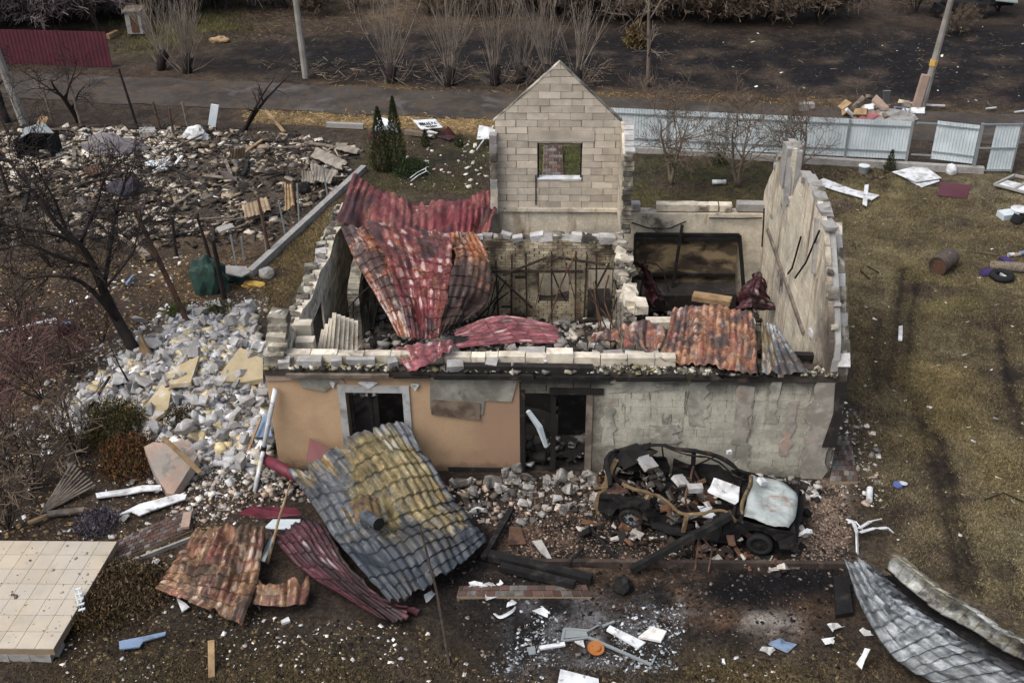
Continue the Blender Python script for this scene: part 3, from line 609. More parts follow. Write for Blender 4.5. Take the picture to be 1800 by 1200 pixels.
for k, (x0, x1, z0, z1, mm) in enumerate([(1.0,2.9,2.25,2.74,'scabgrey'),(3.0,3.55,1.4,2.74,'scabgrey'),(4.05,4.5,.9,2.5,'scabpink'),(4.2,4.6,.1,.95,'scabgrey'),(5.15,5.5,.6,2.1,'scabpink'),(4.75,5.05,1.5,2.74,'scabgrey'),(1.1,1.5,.8,1.9,'scabgrey'),(2.2,3.0,.9,1.4,'scabgrey')]):
    patch('render_scab', jagged(x0, x1, z0, z1, 10, k), -.022-.0015*k, .02, M[mm])
patch('render_scab', jagged(5.6,6.42,-.05,2.7,12,77,.3), -.055, .045, M['scabpink'])
q = MB(); q.prism([(6.12,-.06,.9),(6.44,-.06,.9),(6.44,-.06,2.68),(6.18,-.06,2.62),(6.25,-.06,1.8)], (0, -.025, 0)); q.build('soot_corner_render', M['soot'], house)
# front wall, left half: ochre render with a window
q = MB(); ws = [(-6.4, -4.64), (-3.35, -.72)]
for a_, b_ in ws: q.box2((a_, .0, -.15), (b_, .38, 2.62))
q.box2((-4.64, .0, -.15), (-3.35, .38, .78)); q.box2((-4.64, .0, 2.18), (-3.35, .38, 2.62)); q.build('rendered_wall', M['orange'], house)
q = MB()
for a_, b_ in (((-4.80,-.045,.6),(-4.64,.05,2.36)),((-3.35,-.045,.6),(-3.19,.05,2.36)),((-4.64,-.042,2.18),(-3.35,.05,2.355))): q.box2(a_, b_)
M['surround'] = mat('grey_window_surround', S('a3a5a4', 1.15), [(S('5f5d5a'), 1.5, .55, .1, .7)], var=.15, bump=.3)
q.build('window_surround', M['surround'], house)
q = MB(); q.box2((-4.60,.1,.8),(-4.52,.2,2.14)); q.box2((-4.16,.1,.8),(-4.08,.2,2.14)); q.box2((-4.62,.1,2.08),(-3.37,.2,2.16)); q.build('window_frame', M['black'], house)
patch('plaster_patch', [(-2.75,1.72),(-1.55,1.62),(-1.5,2.0),(-.9,1.98),(-.74,2.64),(-2.7,2.66)], -.03, .028, M['greyplaster'])
patch('brown_board_patch', [(-2.72,1.62),(-1.62,1.48),(-1.6,1.95),(-2.7,2.02)], -.052, .02, mat('brown_burnt_patch', S('6e5f4f', 1.2), [(S('45392f'), 3, .52, .1, .7)], var=.25, bump=.5))
patch('render_scab', [(-6.4,2.45),(-5.2,2.5),(-4.6,2.4),(-4.75,2.64),(-6.4,2.66)], -.03, .028, M['pink'])
patch('render_scab', [(-5.6,2.3),(-5.1,2.2),(-4.75,2.48),(-5.2,2.6),(-5.7,2.58)], -.05, .018, M['greyplaster'])
for k, (x, z, w) in enumerate([(-4.9,2.38,.12),(-4.1,2.4,.45),(-3.05,2.36,.2)]): patch('peeling_scrap', [(x-w/2,z+.06),(x,z-.1),(x+w/2,z+.06),(x+w*.3,z+.09),(x-w*.3,z+.09)], -.06-.003*k, .02, M['white'])
q = MB(); q.box2((-2.4,-.004,-.2),(-.73,-.03,.12)); q.build('sooty_plinth', M['soot'], house)
# doorway: lintel, jambs, dark hall behind
q = MB(); q.box2((-.05,-.04,2.2),(1.15,.2,2.36)); q.build('lintel', M['charwood'], house)
q = MB(); q.box2((.78,-.03,-.1),(.92,.32,2.2)); q.build('door_jamb', M['greywood'], house)
q = MB(); q.box2((-.72,-.02,-.1),(-.6,.3,2.3)); q.build('door_jamb', M['charwood'], house)
q = MB(); q.box2((-.02,.05,-.1),(.1,.2,2.2)); q.build('door_jamb', M['charwood'], house)
# ledge on the wall head, charred eaves beam, inner row of pale blocks
q = MB(); q.box2((-6.4,-.06,2.62),(6.4,.42,2.80)); q.build('wall_head', M['mortar'], house)
q = MB(); rng = np.random.RandomState(5)
for x0, x1, yy, zz, w_, mm_ in ((-5.9,-3.6,-.12,2.67,.09,'greywood'),(-3.5,-2.7,-.11,2.66,.07,'charwood'),(-2.6,-.4,-.13,2.70,.12,'charwood'),(-.35,1.3,-.12,2.69,.10,'black'),(1.4,2.9,-.13,2.71,.12,'charwood'),(3.05,4.6,-.11,2.68,.08,'charwood')):
    q = MB(); q.beam((x0, yy, zz), (x1, yy-.01, zz+.025), w_, w_*.9); q.build('eaves_beam', M[mm_], house)
q = MB(); q.beam((-2.35,.0,2.86),(-.9,.0,2.87),.18,.15); q.beam((-.85,.0,2.87),(.9,.0,2.86),.18,.15); q.build('eaves_beam', M['charwood'], house)
x = -6.0; k = 0
while x < 2.6:
    L = .6 if rng.rand() < .7 else .28+.2*rng.rand(); q = MB(); h = .2+.03*rng.rand()
    if x < -.2 or x > .4: q.box((x+L/2, .33+(rng.rand()-.5)*.03, 2.80+h/2), (L-.015, .24, h), rotm(0, 0, (rng.rand()-.5)*.03)); q.build('head_block', M['aacw'], house)
    else: q.box((x+L/2, .3, 2.86+h/2), (L-.015, .26, h+.1), rotm(0, 0, .02)); q.build('head_block', M['aacw'], house)
    x += L; k += 1
# grey blocks lying loose on the outer ledge
for k, (pxx, pyy, L, rz, rx_) in enumerate([(545,638,.55,.05,.1),(592,636,.22,.2,.1),(635,634,.62,.03,.1),(800,645,.38,.1,.2),(968,634,.36,.25,.35),(935,622,.6,0,.05),(1030,630,.16,1.5,.3),(1045,632,.16,1.55,.3),(1078,628,.42,.2,.25),(1115,630,.42,-.1,.2),(515,628,.3,.9,.1),(500,640,.25,.1,.1),(480,625,.4,.1,.1),(690,640,.2,.4,.1),(865,642,.25,-.2,.2),(1150,632,.3,.5,.3),(1440,585,.5,.4,.1)]):
    p = Z(pxx, pyy, 2.86); q = MB(); q.box((0,0,0), (L, .24, .17), None, .012, rng); o = q.build('loose_block', M['aac'], None, org=(0,0,0)); o.location = (p[0], p[1], 2.9); o.rotation_euler = (rx_, 0, rz); o.parent = house; o.location = Vector(o.location)-house.location
# front-left corner stack of scorched blocks
for k in range(5):
    q = MB(); q.box((-6.15+(rng.rand()-.5)*.05, .18+k*.16, 2.95+.16*k), (.42, .36, .3), rotm(.1,.05,(rng.rand()-.5)*.2), .02, rng); q.build('corner_block', M['bricksoot'], house)
q = MB(); q.box2((-6.42,-.02,2.55),(-5.95,.42,2.86)); q.build('corner_block', M['bricksoot'], house)
# left wall
lt = [(0.35,3.3),(.9,3.35),(1.4,2.95),(2.4,2.98),(3.2,2.8),(4.5,2.92),(5.6,2.75),(6.6,2.95),(7.5,2.8),(8.7,3.0)]
blockwall(house, (-6.0, 0, 0), EY, EX, [(u, z) for u, z in lt], .6, .25, .2, M['aacw'], seed=8, limit=150, holes=[(3.1,4.3,.9,2.2)], jit=.01)
blockwall(house, (-6.42, 0, 0), EY, -EX, [(u, z-.1) for u, z in lt], .25, .15, .16, M['bricksoot'], name='brick', seed=9, limit=60, holes=[(3.1,4.3,.9,2.2)], jit=.02)
core(house, 'left_wall_core', (-6.05, 0, 0), EY, EX, [(u, z-.06) for u, z in lt], [(3.1,4.3,.9,2.2)], 0, .3, 0, M['soot'])
for k in range(26):
    yy = .9+k*.29; q = MB(); s_ = .1+.14*rng.rand(); q.box((-6.22+(rng.rand()-.5)*.22, yy, np.interp(yy, [u for u,_ in lt],[z for _,z in lt])-.02+.05*rng.rand()), (s_*1.5, s_, s_*.8), rotm(*(rng.rand(3)-.5)*.8), .02, rng); q.build('loose_brick', M['bricksoot' if rng.rand()<.7 else 'aac'], house)
for k in range(3):
    q = MB(); q.box((-5.85+.12*k, .75+.02*k+.42*(2-k), 2.9-.22*k), (.42, .3, .3), rotm(0,0,.05)); q.build('head_block', M['aacw'], house)
q = MB()   # torn plaster lath leaning inside the left wall
for k in range(9): q.beam((-5.7+.11*k, 1.3+.1*k+rng.rand()*.1, 1.6), (-5.55+.08*k, 2.3+.1*k, 2.75-.1*abs(k-3)), .1, .02)
q.build('plaster_lath', M['cream'], house)
# rear wall
rt = [(-6.4,2.9),(-5,2.86),(-3,2.9),(-1.7,2.98),(1.8,2.98),(2.0,2.86),(4,2.86),(6.4,2.86)]
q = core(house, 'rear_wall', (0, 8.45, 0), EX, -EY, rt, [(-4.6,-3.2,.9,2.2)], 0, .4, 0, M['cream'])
q = MB(); q.box2((-1.75,8.36,2.90),(1.85,8.9,3.0)); q.build('ring_beam', M['cream'], house)
for x0, L, h, mm in ((2.1,.35,.2,'aac'),(2.9,1.1,.2,'cream'),(3.85,.55,.19,'aacw'),(4.4,.25,.19,'aacw'),(4.7,.35,.18,'aacw'),(5.2,1.05,.22,'conc')):
    q = MB(); q.box((x0+L/2, 8.66, 2.87+h/2), (L, .3, h), rotm(0,0,(rng.rand()-.5)*.06), .012, rng); q.build('head_block', M[mm], house)
# gable of pale blocks with a window
GA = (0, 8.42, 0); gtop = [(-1.67,5.58),(.09,7.17),(1.78,5.55)]; gh = [(-.5,.74,3.87,4.93),(-.76,1.08,4.98,5.3)]
blockwall(house, GA, EX, -EY, gtop, .6, .2, .22, M['gable'], seed=12, holes=gh, z0=3.0, jit=.012, gap=.009)
core(house, 'gable_core', (0, 8.435, 0), EX, -EY, gtop, [gh[0]], 3.0, .2, 0.0, mat('gable_mortar', S('75695a'), [(S('4a4038'), 1.5, .56, .08, .8)], var=.3, bump=.5))
q = MB(); q.box2((-.755,8.405,4.985),(1.075,8.64,5.295)); q.build('lintel', M['gable'], house)
q = MB(); q.box2((-.5,8.41,3.86),(.74,8.68,3.89)); q.build('window_sill', M['white'], house)
q = MB()
for a_, b_ in (((-.5,8.5,3.9),(-.46,8.58,4.93)),((.70,8.5,3.9),(.74,8.58,4.93)),((-.46,8.5,4.89),(.70,8.58,4.93))): q.box2(a_, b_)
q.build('window_frame', M['black'], house)
q = MB(); q.box2((-.56,8.39,3.1),(-.53,8.42,4.0)); q.build('downrod', M['black'], house)
for sgn in (-1, 1):   # verge flashing on the gable slope
    q = MB(); a_ = np.array((.09, 8.4, 7.19)); b_ = np.array((-1.72 if sgn < 0 else 1.83, 8.4, 5.55)); q.beam(a_+(0,.12,0), b_+(0,.12,0), .22, .02); q.build('verge_board', M['bricksoot'], house)
# returns of the gable
rtop = [(7.05,5.15),(7.6,5.35),(8.4,5.58)]
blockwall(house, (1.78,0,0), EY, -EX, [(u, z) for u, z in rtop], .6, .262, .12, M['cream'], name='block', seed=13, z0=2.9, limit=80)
q = core(house, 'gable_return_core', (1.9,0,0), EY, -EX, [(7.07,5.2),(8.4,5.6)], [], 2.9, .16, 0, M['cream'])
for k in range(16):
    zz = 2.95+.14*k; q = MB(); q.box((1.95+(rng.rand()-.5)*.05, 7.0-.02*rng.rand(), zz), (.22+.06*rng.rand(), .12, .12), rotm(*(rng.rand(3)-.5)*.15), .012, rng); q.build('brick', M['bricksoot'], house)
for k in range(6): q = MB(); q.box((1.98, 7.15+.24*k, 5.22+.066*k), (.26,.23,.07), rotm(.2,0,0), .01, rng); q.build('coping_block', M['aac'], house)
for k in range(9):
    q = MB(); q.box((-1.72, 8.3, 3.05+.26*k), (.2, .3, .25), rotm(*(rng.rand(3)-.5)*.08), .012, rng); q.build('block', M['aac' if k > 6 or k == 3 else 'bricksoot' if k > 3 else 'gable'], house)
# right gable-end wall: inner leaf with broken window notch, lower outer leaf
it = [(0.02,3.2),(.1,3.55),(.7,4.3),(1.4,4.95),(1.9,5.4),(2.8,5.7),(3.8,5.72),(4.7,5.5),(5.15,4.95),(5.7,4.15),(5.85,4.15),(5.9,5.72),(6.3,5.8),(6.62,5.5),(7.4,4.95),(8.3,4.0),(8.8,3.4)]
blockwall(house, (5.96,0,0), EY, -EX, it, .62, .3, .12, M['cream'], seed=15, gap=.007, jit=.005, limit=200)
core(house, 'right_wall_core', (6.06,0,0), EY, -EX, [(u, z-.02) for u, z in it], [], 0, .16, 0, M['conc'])
ot = [(0,3.0),(.6,3.55),(1.2,4.2),(1.8,4.7),(2.4,5.3),(2.5,4.0),(5,4.0),(8.8,3.1)]
blockwall(house, (6.44,0,0), EY, EX, [(u, z-.1) for u, z in ot], .5, .25, .2, M['bricksoot'], name='cladding_block', seed=16, limit=80)
for k in range(11):
    yy = .1+.22*k; q = MB(); q.box((6.33+.01*rng.randn(), yy, 3.0+yy*.96), (.27,.30,.10), rotm(.765+.05*rng.randn(),0,(rng.rand()-.5)*.08), .012, rng); q.build('coping_block', M['bricksoot' if k%3 else 'aac'], house)
for k, (yy, zz) in enumerate([(2.0,5.45),(2.5,5.6),(3.0,5.72),(3.5,5.72),(4.0,5.68),(4.5,5.55)]):
    q = MB(); q.box((6.08, yy, zz), (.28,.52,.1), rotm(.03,0,(rng.rand()-.5)*.1), .03, rng); q.build('coping_block', M['conc'], house)
for k in range(30):
    yy = .1+8.4*rng.rand(); zz = float(np.interp(yy, [u for u, _ in it], [z for _, z in it])); s_ = .06+.09*rng.rand(); q = MB(); q.box((6.08+.04*rng.randn(), yy, zz), (s_*1.5, s_*1.6, s_), rotm(*(rng.rand(3)-.5)*.6), .02, rng); q.build('loose_brick', M['bricksoot' if k % 2 else 'conc'], house)
q = MB(); q.box((6.0,6.15,5.2),(.34,.4,1.1),rotm(.1,0,.1),.04,rng); q.build('broken_pier', M['conc'], house)
q = MB(); q.beam((5.93,6.0,5.75),(5.93,5.75,4.3),.14,.06); q.build('white_reveal', M['conc'], house)
q = MB(); q.beam((5.93,2.45,5.4),(5.93,2.05,4.2),.10,.16); q.build('white_reveal', M['conc'], house)
q = MB(); q.beam((5.92,7.6,2.75),(5.92,2.2,2.55),.05,.12); q.build('wall_plate', M['greywood'], house)
for pth in ([(5.9,3.6,4.4),(5.86,3.9,3.4),(5.85,4.2,3.1)],[(5.9,2.0,5.3),(5.85,2.6,4.2),(5.8,3.2,3.5)],[(5.85,8.0,3.2),(5.8,7.6,2.9),(5.75,7.2,2.4)]):
    q = MB(); q.tube(pth, .025, 5); q.build('cable', M['black'], house)
q = MB(); q.tube([(2.1,8.4,2.6),(2.7,8.38,2.4),(3.3,8.38,2.4),(3.75,8.38,2.62)], .02, 5); q.tube([(4.4,8.4,2.72),(5.2,8.38,2.72),(5.9,8.38,2.74)], .02, 5); q.build('cable', M['black'], house)
# inner brick wall with a window and a doorway
bh = [(-.42,.42,1.0,1.95),(.95,1.62,.0,2.0)]
blockwall(house, (0,6.5,0), EX, -EY, [(-2.9,2.75),(-2.2,2.9),(-.5,2.8),(0,2.92),(1,2.84),(1.7,2.9)], .26, .085, .12, M['brick'], name='brick', seed=21, holes=bh, limit=240, gap=.012, jit=.008, skip=.01)
core(house, 'brick_wall_core', (0,6.52,0), EX, -EY, [(-2.9,2.7),(1.7,2.76)], bh, 0, .2, 0, M['mortar'])
for k in range(16):
    q = MB(); s_ = .12+.16*rng.rand(); q.box((-2.4+.27*k+rng.rand()*.1, 6.6+(rng.rand()-.5)*.15, 2.9+.05*rng.rand()), (s_*1.6,s_,s_*.8), rotm(*(rng.rand(3)-.5)*.5), .015, rng); q.build('loose_brick', M['aac' if k%3 else 'bricksoot'], house)
q = MB()
for xx, zt in ((-1.55,2.3),(-1.2,2.5),(-.75,2.55),(-.05,2.6),(.62,2.6),(.85,2.5),(1.2,2.55)): q.beam((xx,6.38,.2),(xx+.05*math.sin(xx*9),6.4,zt),.05,.045)
q.beam((-1.9,6.36,2.0),(.8,6.36,2.02),.06,.07); q.beam((-1.4,6.33,1.9),(-.2,6.33,2.45),.05,.06); q.beam((.1,6.33,2.45),(1.4,6.33,2.25),.05,.06); q.beam((-1.6,6.3,1.95),(-.6,6.3,.9),.05,.05); q.beam((.9,6.3,.9),(1.5,6.3,2.3),.05,.05)
q.build('burnt_studding', M['bark'], house)
# partition between the two rooms
blockwall(house, (1.68,0,0), EY, -EX, ragged(2.3,6.5,2.78,.08,9,31), .26, .085, .12, M['bricksoot'], name='brick', seed=22, limit=120, gap=.012, jit=.012)
core(house, 'partition_core', (1.7,0,0), EY, -EX, [(2.32,2.74),(6.5,2.74)], [], 0, .28, 0, M['bricksoot'])
for k in range(34):
    q = MB(); s_ = .11+.13*rng.rand(); q.box((1.85+(rng.rand()-.5)*.3, 2.3+.125*k, 2.78+.08*rng.rand()), (s_*1.4,s_,s_*.7), rotm(*(rng.rand(3)-.5)*.7), .02, rng); q.build('loose_brick', M['bricksoot' if rng.rand()<.6 else 'aacw'], house)
for k, (yy, xx) in enumerate([(3.0,1.85),(3.4,1.9),(2.7,2.1)]): q = MB(); q.box((xx,yy,2.98),(.3,.45,.2),rotm(*(rng.rand(3)-.5)*.4),.02,rng); q.build('loose_block', M['aacw'], house)
# cross wall at the front of the right-hand room
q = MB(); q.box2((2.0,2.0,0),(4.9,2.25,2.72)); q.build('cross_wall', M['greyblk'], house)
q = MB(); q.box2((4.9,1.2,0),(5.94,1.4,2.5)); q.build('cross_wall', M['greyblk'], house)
q = MB(); q.beam((4.7,1.2,2.56),(5.95,1.15,2.56),.16,.12); q.build('tie_beam', M['charwood'], house)
q = MB(); q.beam((5.0,.6,2.9),(5.9,.5,.9),.3,.05,.3); q.build('leaning_board', M['bluegrey'], house)
for x0, L in ((2.2,.85),(3.9,.85)): q = MB(); q.box((x0+L/2,2.15,2.82),(L,.28,.18),rotm(0,0,.03)); q.build('head_block', M['aacw'], house)
# dividing wall stub in the left room, seen from its end
blockwall(house, (-5.1,0,0), EY, EX, [(4.6,2.2),(5.4,2.6),(7.8,2.7)], .26, .09, .3, M['bricksoot'], name='brick', seed=25, limit=60)
# floor and the rubble lying on it
def pile(x, y): return .1+(.5*N1(x, y, 1.4, 3))*np.clip((y-.6)/1.6, .15, 1)+.9*np.clip(1-np.hypot(x+5.0, y-3.4)/2.4, 0, 1)+.75*np.clip(1-np.hypot(x+1.9, y-2.4)/2.0, 0, 1)+.45*np.clip((y-2.0)/1.2, 0, 1)*np.clip((x+2.6)/1.0, 0, 1)*np.clip((6.4-y)/1.0, 0, 1)
q = MB(); q.box2((-6.3,.1,-.05),(6.3,8.8,.02)); q.build('floor_slab', M['soot'], house)
ux = np.linspace(-5.95,1.65,70); uy = np.linspace(.4,8.4,70); UX, UY = np.meshgrid(ux, uy); UZ = pile(UX, UY)
q = MB(); q.add(np.stack([UX.ravel(), UY.ravel(), UZ.ravel()], 1), [(j*70+i, j*70+i+1, (j+1)*70+i+1, (j+1)*70+i) for j in range(69) for i in range(69)]); q.build('rubble_bed', M['soot'], house, smooth=True)
GR = ['8d8a86','5a5653','a39f98','2f2d2b','c2bdb4','262423','77695a','b0a99c']
shards('rubble', [(-5.9,2.0),(-2.9,2.0),(-2.8,1.5),(-.9,1.5),(-.8,2.0),(1.6,2.0),(1.6,6.3),(-5.9,8.3)], 2600, (.05,.32), GR, '', seed=41, parent=house, heightf=lambda x, y: pile(x, y), flat=.6, elong=1.6)
shards('rubble', [(2.0,2.3),(5.9,1.5),(5.9,8.3),(2.0,8.3)], 900, (.05,.3), ['5a5653','2f2c2a','8d8a86','3f3a36','a8a39b','4a2a2c'], '', seed=42, parent=house, heightf=lambda x, y: .05+.3*N1(x, y, 1.2, 3), flat=.6, elong=1.6)
shards('rubble', [(-6.35,-.1),(6.2,-.1),(6.2,.2),(-6.35,.2)], 900, (.03,.12), ['6b675c','3a3632','8f8a7a','77704f','b5b0a2','22201f'], '', seed=43, parent=house, heightf=lambda x, y: 2.81+0*x, flat=.5)
shards('rubble', [(-.6,.1),(.75,.1),(.9,1.8),(-.7,1.8)], 160, (.04,.22), ['2a2826','3a3735','1c1b1a','5a5653','8d8a86'], '', seed=44, parent=house, heightf=lambda x, y: .05+.25*N1(x, y, .6, 2), flat=.6)
tr_ = np.random.RandomState(88)
for k in range(24):
    cx_, cy_ = [(1.45,5.2),(1.5,4.2),(-1.2,5.9),(.4,5.8),(2.4,6.8),(-4.6,5.0)][k % 6]; z_ = 2.6 if k % 2 else 1.9
    p0 = np.array([cx_+tr_.randn()*.35, cy_+tr_.randn()*.4, z_+tr_.rand()*.3]); p2 = np.array([cx_+tr_.randn()*.6, cy_-.4+tr_.randn()*.6, .5+tr_.rand()*.6]); p1 = (p0+p2)/2+tr_.randn(3)*.2
    q = MB(); q.tube(crspline([p0, p1, p2], 0, np.linspace(0, 1, 8)), .012+.014*tr_.rand(), 5); q.build('burnt_rod', M[['rust','black','charwood'][k % 3]], house)
for k in range(22):
    x_, y_ = [(-5.2+tr_.rand()*3.4, 1.2+tr_.rand()*4), (-1.5+tr_.rand()*3, 1.2+tr_.rand()*4.6), (2.3+tr_.rand()*3.2, 2.6+tr_.rand()*4.6)][k % 3]; z_ = float(pile(np.array([x_]), np.array([y_]))[0]) if x_ < 1.7 else .45
    an = tr_.rand()*6.28; L = .5+.9*tr_.rand(); q = MB(); dd = np.array([math.cos(an), math.sin(an), (tr_.rand()-.3)*.7])*L; q.beam(np.array([x_, y_, z_+.2])-dd/2, np.array([x_, y_, z_+.2])+dd/2, .1, .07, tr_.rand()); q.build('charred_rafter', M['charwood'], house)
q = MB(); q.box2((.15,1.2,0),(1.5,1.35,2.2)); q.build('dark_backing', M['black'], house)  # added black panel stands in for shade inside the doorway
q = MB(); q.box2((-4.12,1.0,0),(-3.0,1.15,2.2)); q.build('dark_backing', M['black'], house)  # another one behind the front window, painting its interior dark
q = MB(); q.box2((-.7,1.9,0),(.1,2.0,2.0)); q.build('dark_backing', M['soot'], house)
# ================================================================ ROOF SHEETS (each a loose thing)
def sheet(name, rows, waves, steps, mt, label=None, cat='roof sheet', group=None, amp=.03, stepd=.03, seed=0, ragged_=.25, holes=0.0, crumple=.03, pw=8, ps=4, parent=None, thick=.006, dents=()):
    """corrugated sheet through a net of control points rows[v][u]; waves across u, tile steps along v"""
    nu = waves*pw+1; tu = np.linspace(0, 1, nu)
    if steps:
        tv = np.concatenate([[k/steps + f/steps for f in np.linspace(0, .96, ps)] for k in range(steps)] + [[1.0]])
    else: tv = np.linspace(0, 1, 26)
    A = np.array([crspline(r, nu, tu) for r in rows]); G = np.array([crspline(A[:, i], len(tv), tv) for i in range(nu)])
    G = np.transpose(G, (1, 0, 2)); nv = len(tv)
    du = np.gradient(G, axis=1); dv = np.gradient(G, axis=0); nn = np.cross(du, dv); nn /= np.linalg.norm(nn, axis=2)[..., None]+1e-9
    if nn[..., 2].mean() < 0: nn = -nn
    U, Vv = np.meshgrid(tu*waves, tv*max(steps, 1)); wv = .5-.5*np.cos(2*np.pi*U); wv = wv**.8
    crush = np.zeros_like(U); dn = np.zeros_like(U)
    for (du_, dv_, dr_, dd_) in dents:
        q_ = np.clip(1-np.hypot((U-du_)/dr_, (Vv-dv_)/(dr_*.62))+.35*(N4(U+du_, Vv*1.6, 1.2, 3)-.5), 0, 1); crush = np.maximum(crush, np.clip(q_*2.2, 0, 1)); dn = dn+dd_*np.clip(q_*1.6, 0, 1)**1.3
    h = amp*wv*(1-.75*crush) + dn + crush*.10*(N3(U*1.1+seed, Vv*1.7, 1.0, 4)-.5)*2
    if steps: fr = Vv-np.floor(Vv+1e-6); h = h + stepd*fr*(1-.8*crush)
    ln = np.linalg.norm
    h = h + crumple*(N1(U*.3+seed*7, Vv*.5+seed*3, 1.0, 3)-.5)*2 - crumple*1.3*np.clip(1-np.abs(N2(U*.16+seed*3, Vv*.22+seed*11, 1.0, 2)-.5)*9, 0, 1) + crumple*.35*(N3(U+seed, Vv*1.5, .6, 2)-.5)*2
    P = G + nn*h[..., None]; q = MB(); F = []
    if ragged_:
        def tear(P, n_, flip, key):
            A_ = P[::-1] if flip else P; m_ = min(n_*2, len(A_)-2); B_ = A_.copy(); t_ = np.clip((N2(np.arange(A_.shape[1])*.9+key, np.full(A_.shape[1], key*3.3), 9.0, 3)-.45)*2.6, 0, 1)*ragged_*1.3
            for j in range(m_):
                s_ = t_*m_*.8*(1-j/m_)+j; i0 = np.minimum(s_.astype(int), m_-1); f_ = (s_-i0)[:, None]; cc_ = np.arange(A_.shape[1]); B_[j] = A_[i0, cc_]*(1-f_)+A_[i0+1, cc_]*f_
            return B_[::-1] if flip else B_
        pn = ps if steps else 4
        P = tear(P, pn, False, seed+.3); P = tear(P, pn, True, seed+5.7)
        Pt = np.transpose(P, (1, 0, 2)); Pt = tear(Pt, pw//2, False, seed+9.1); Pt = tear(Pt, pw//2, True, seed+13.3); P = np.transpose(Pt, (1, 0, 2))
    jag = N2(U*1.0+seed*13, Vv*1.3, .7, 3)
    for j in range(nv-1):
        for i in range(nu-1):
            e = min(i, nu-2-i)/pw; e2 = min(j, nv-2-j)/(ps if steps else 3)
            if holes and N3(U[j, i]+seed, Vv[j, i]*1.5, .8, 2) > 1-holes*.35: continue
            F.append((j*nu+i, j*nu+i+1, (j+1)*nu+i+1, (j+1)*nu+i))
    q.add(P.reshape(-1, 3), F)
    V = P.reshape(-1, 3); W = wloc(parent) if parent is not None else (*V.mean(0)[:2], V[:, 2].min())
    me = q.mesh(name, mt, W, True); uvl = me.uv_layers.new(name='UVMap'); li = np.zeros(len(me.loops), int); me.loops.foreach_get('vertex_index', li)
    uvl.data.foreach_set('uv', np.stack([U.ravel()[li], Vv.ravel()[li]], 1).ravel())
    bm = bmesh.new(); bm.from_mesh(me); bm.verts.ensure_lookup_table()
    for e in bm.edges:
        r0, r1 = e.verts[0].index//nu, e.verts[1].index//nu
        e.smooth = not (steps and r0 == r1 and r0 % ps in (0, ps-1))
    loose = [v for v in bm.verts if not v.link_faces]; bmesh.ops.delete(bm, geom=loose, context='VERTS')
    bm.to_mesh(me); bm.free()
    ob = bpy.data.objects.new(name, me); COL.objects.link(ob)
    so_ = ob.modifiers.new('thickness', 'SOLIDIFY'); so_.thickness = thick; so_.offset = 0
    if parent is not None: ob.parent = parent
    else: ob.location = W; tag(ob, label, cat, group)
    return ob
def ys(pts): return [tuple(Yp(a, b, c)) for a, b, c in pts]      # (px,py, y of the plane)
def zs(pts): return [tuple(Z(a, b, c)) for a, b, c in pts]       # (px,py, height)

sheet('roof_sheet', [ys([(622,302,9.5),(655,330,9.2),(700,345,8.95),(745,352,8.85),(800,350,8.85),(842,340,8.9),(873,333,8.95)]),
                     ys([(606,345,8.2),(645,362,8.0),(700,372,7.8),(745,378,7.8),(800,376,7.9),(840,370,8.0),(872,360,8.1)]),
                     ys([(588,392,6.9),(640,404,6.4),(695,414,6.3),(745,420,6.3),(795,424,6.5),(832,420,6.9),(862,406,7.4)])],
      21, 4, M['redA'], 'large crimson ribbed roof sheet sagging over the rear wall of the left room', amp=.055, stepd=.015, seed=1, crumple=.1, dents=[(3.5,3.2,2.0,-.25),(18.5,3.2,2.0,-.18),(10,1.0,2.0,-.12)])
sheet('roof_sheet', [zs([(598,402,3.25),(625,394,3.3),(655,390,3.3)]), zs([(628,465,2.9),(655,450,3.05),(690,445,3.0)]), zs([(660,520,2.55),(682,510,2.65),(712,505,2.7)]), zs([(700,592,2.1),(712,594,2.12),(726,592,2.15)])],
      4, 11, M['redB'], 'narrow blotched red and white roof sheet hanging left of the fan in the left room', seed=2, amp=.035)
sheet('roof_sheet', [zs([(640,382,3.45),(690,388,3.4),(740,398,3.3),(795,408,3.25)]), zs([(675,450,3.15),(715,455,3.05),(755,460,3.05),(797,465,3.1)]), zs([(700,520,2.75),(730,522,2.65),(757,525,2.65),(785,528,2.7)]), zs([(722,596,2.2),(738,598,2.2),(755,598,2.2),(772,592,2.25)])],
      8, 12, M['redB2'], 'wide red roof sheet with pale ovals, middle of the fan hanging into the left room', seed=3, amp=.035, crumple=.09, dents=[(1.2,1.0,1.4,.12),(5.8,2.5,1.2,-.12),(3.0,9.5,1.6,-.15)])
sheet('roof_sheet', [zs([(792,406,3.3),(815,406,3.25),(838,412,3.15)]), zs([(795,455,3.15),(832,455,3.0),(864,470,2.75)]), zs([(785,520,2.75),(822,522,2.6),(858,530,2.4)]), zs([(768,592,2.25),(786,588,2.15),(806,578,2.05)])],
      6, 12, M['redB3'], 'rusty orange and black roof sheet, right wing of the fan beside the brick wall', seed=4, amp=.035, crumple=.1, ragged_=.5, dents=[(4.5,8.5,2.2,-.16),(2,5,1.2,.1)])
sheet('roof_sheet', [zs([(798,583,2.5),(800,595,2.5),(802,612,2.5)]), zs([(850,560,2.6),(862,580,2.6),(880,606,2.5)]), zs([(890,556,2.6),(915,575,2.55),(940,603,2.5)]), zs([(960,568,2.45),(985,582,2.45),(993,604,2.45)])],
      9, 6, M['redC'], 'flat red ribbed sheet lying behind the middle of the front wall head', seed=5, amp=.035, stepd=.015, ragged_=.4)
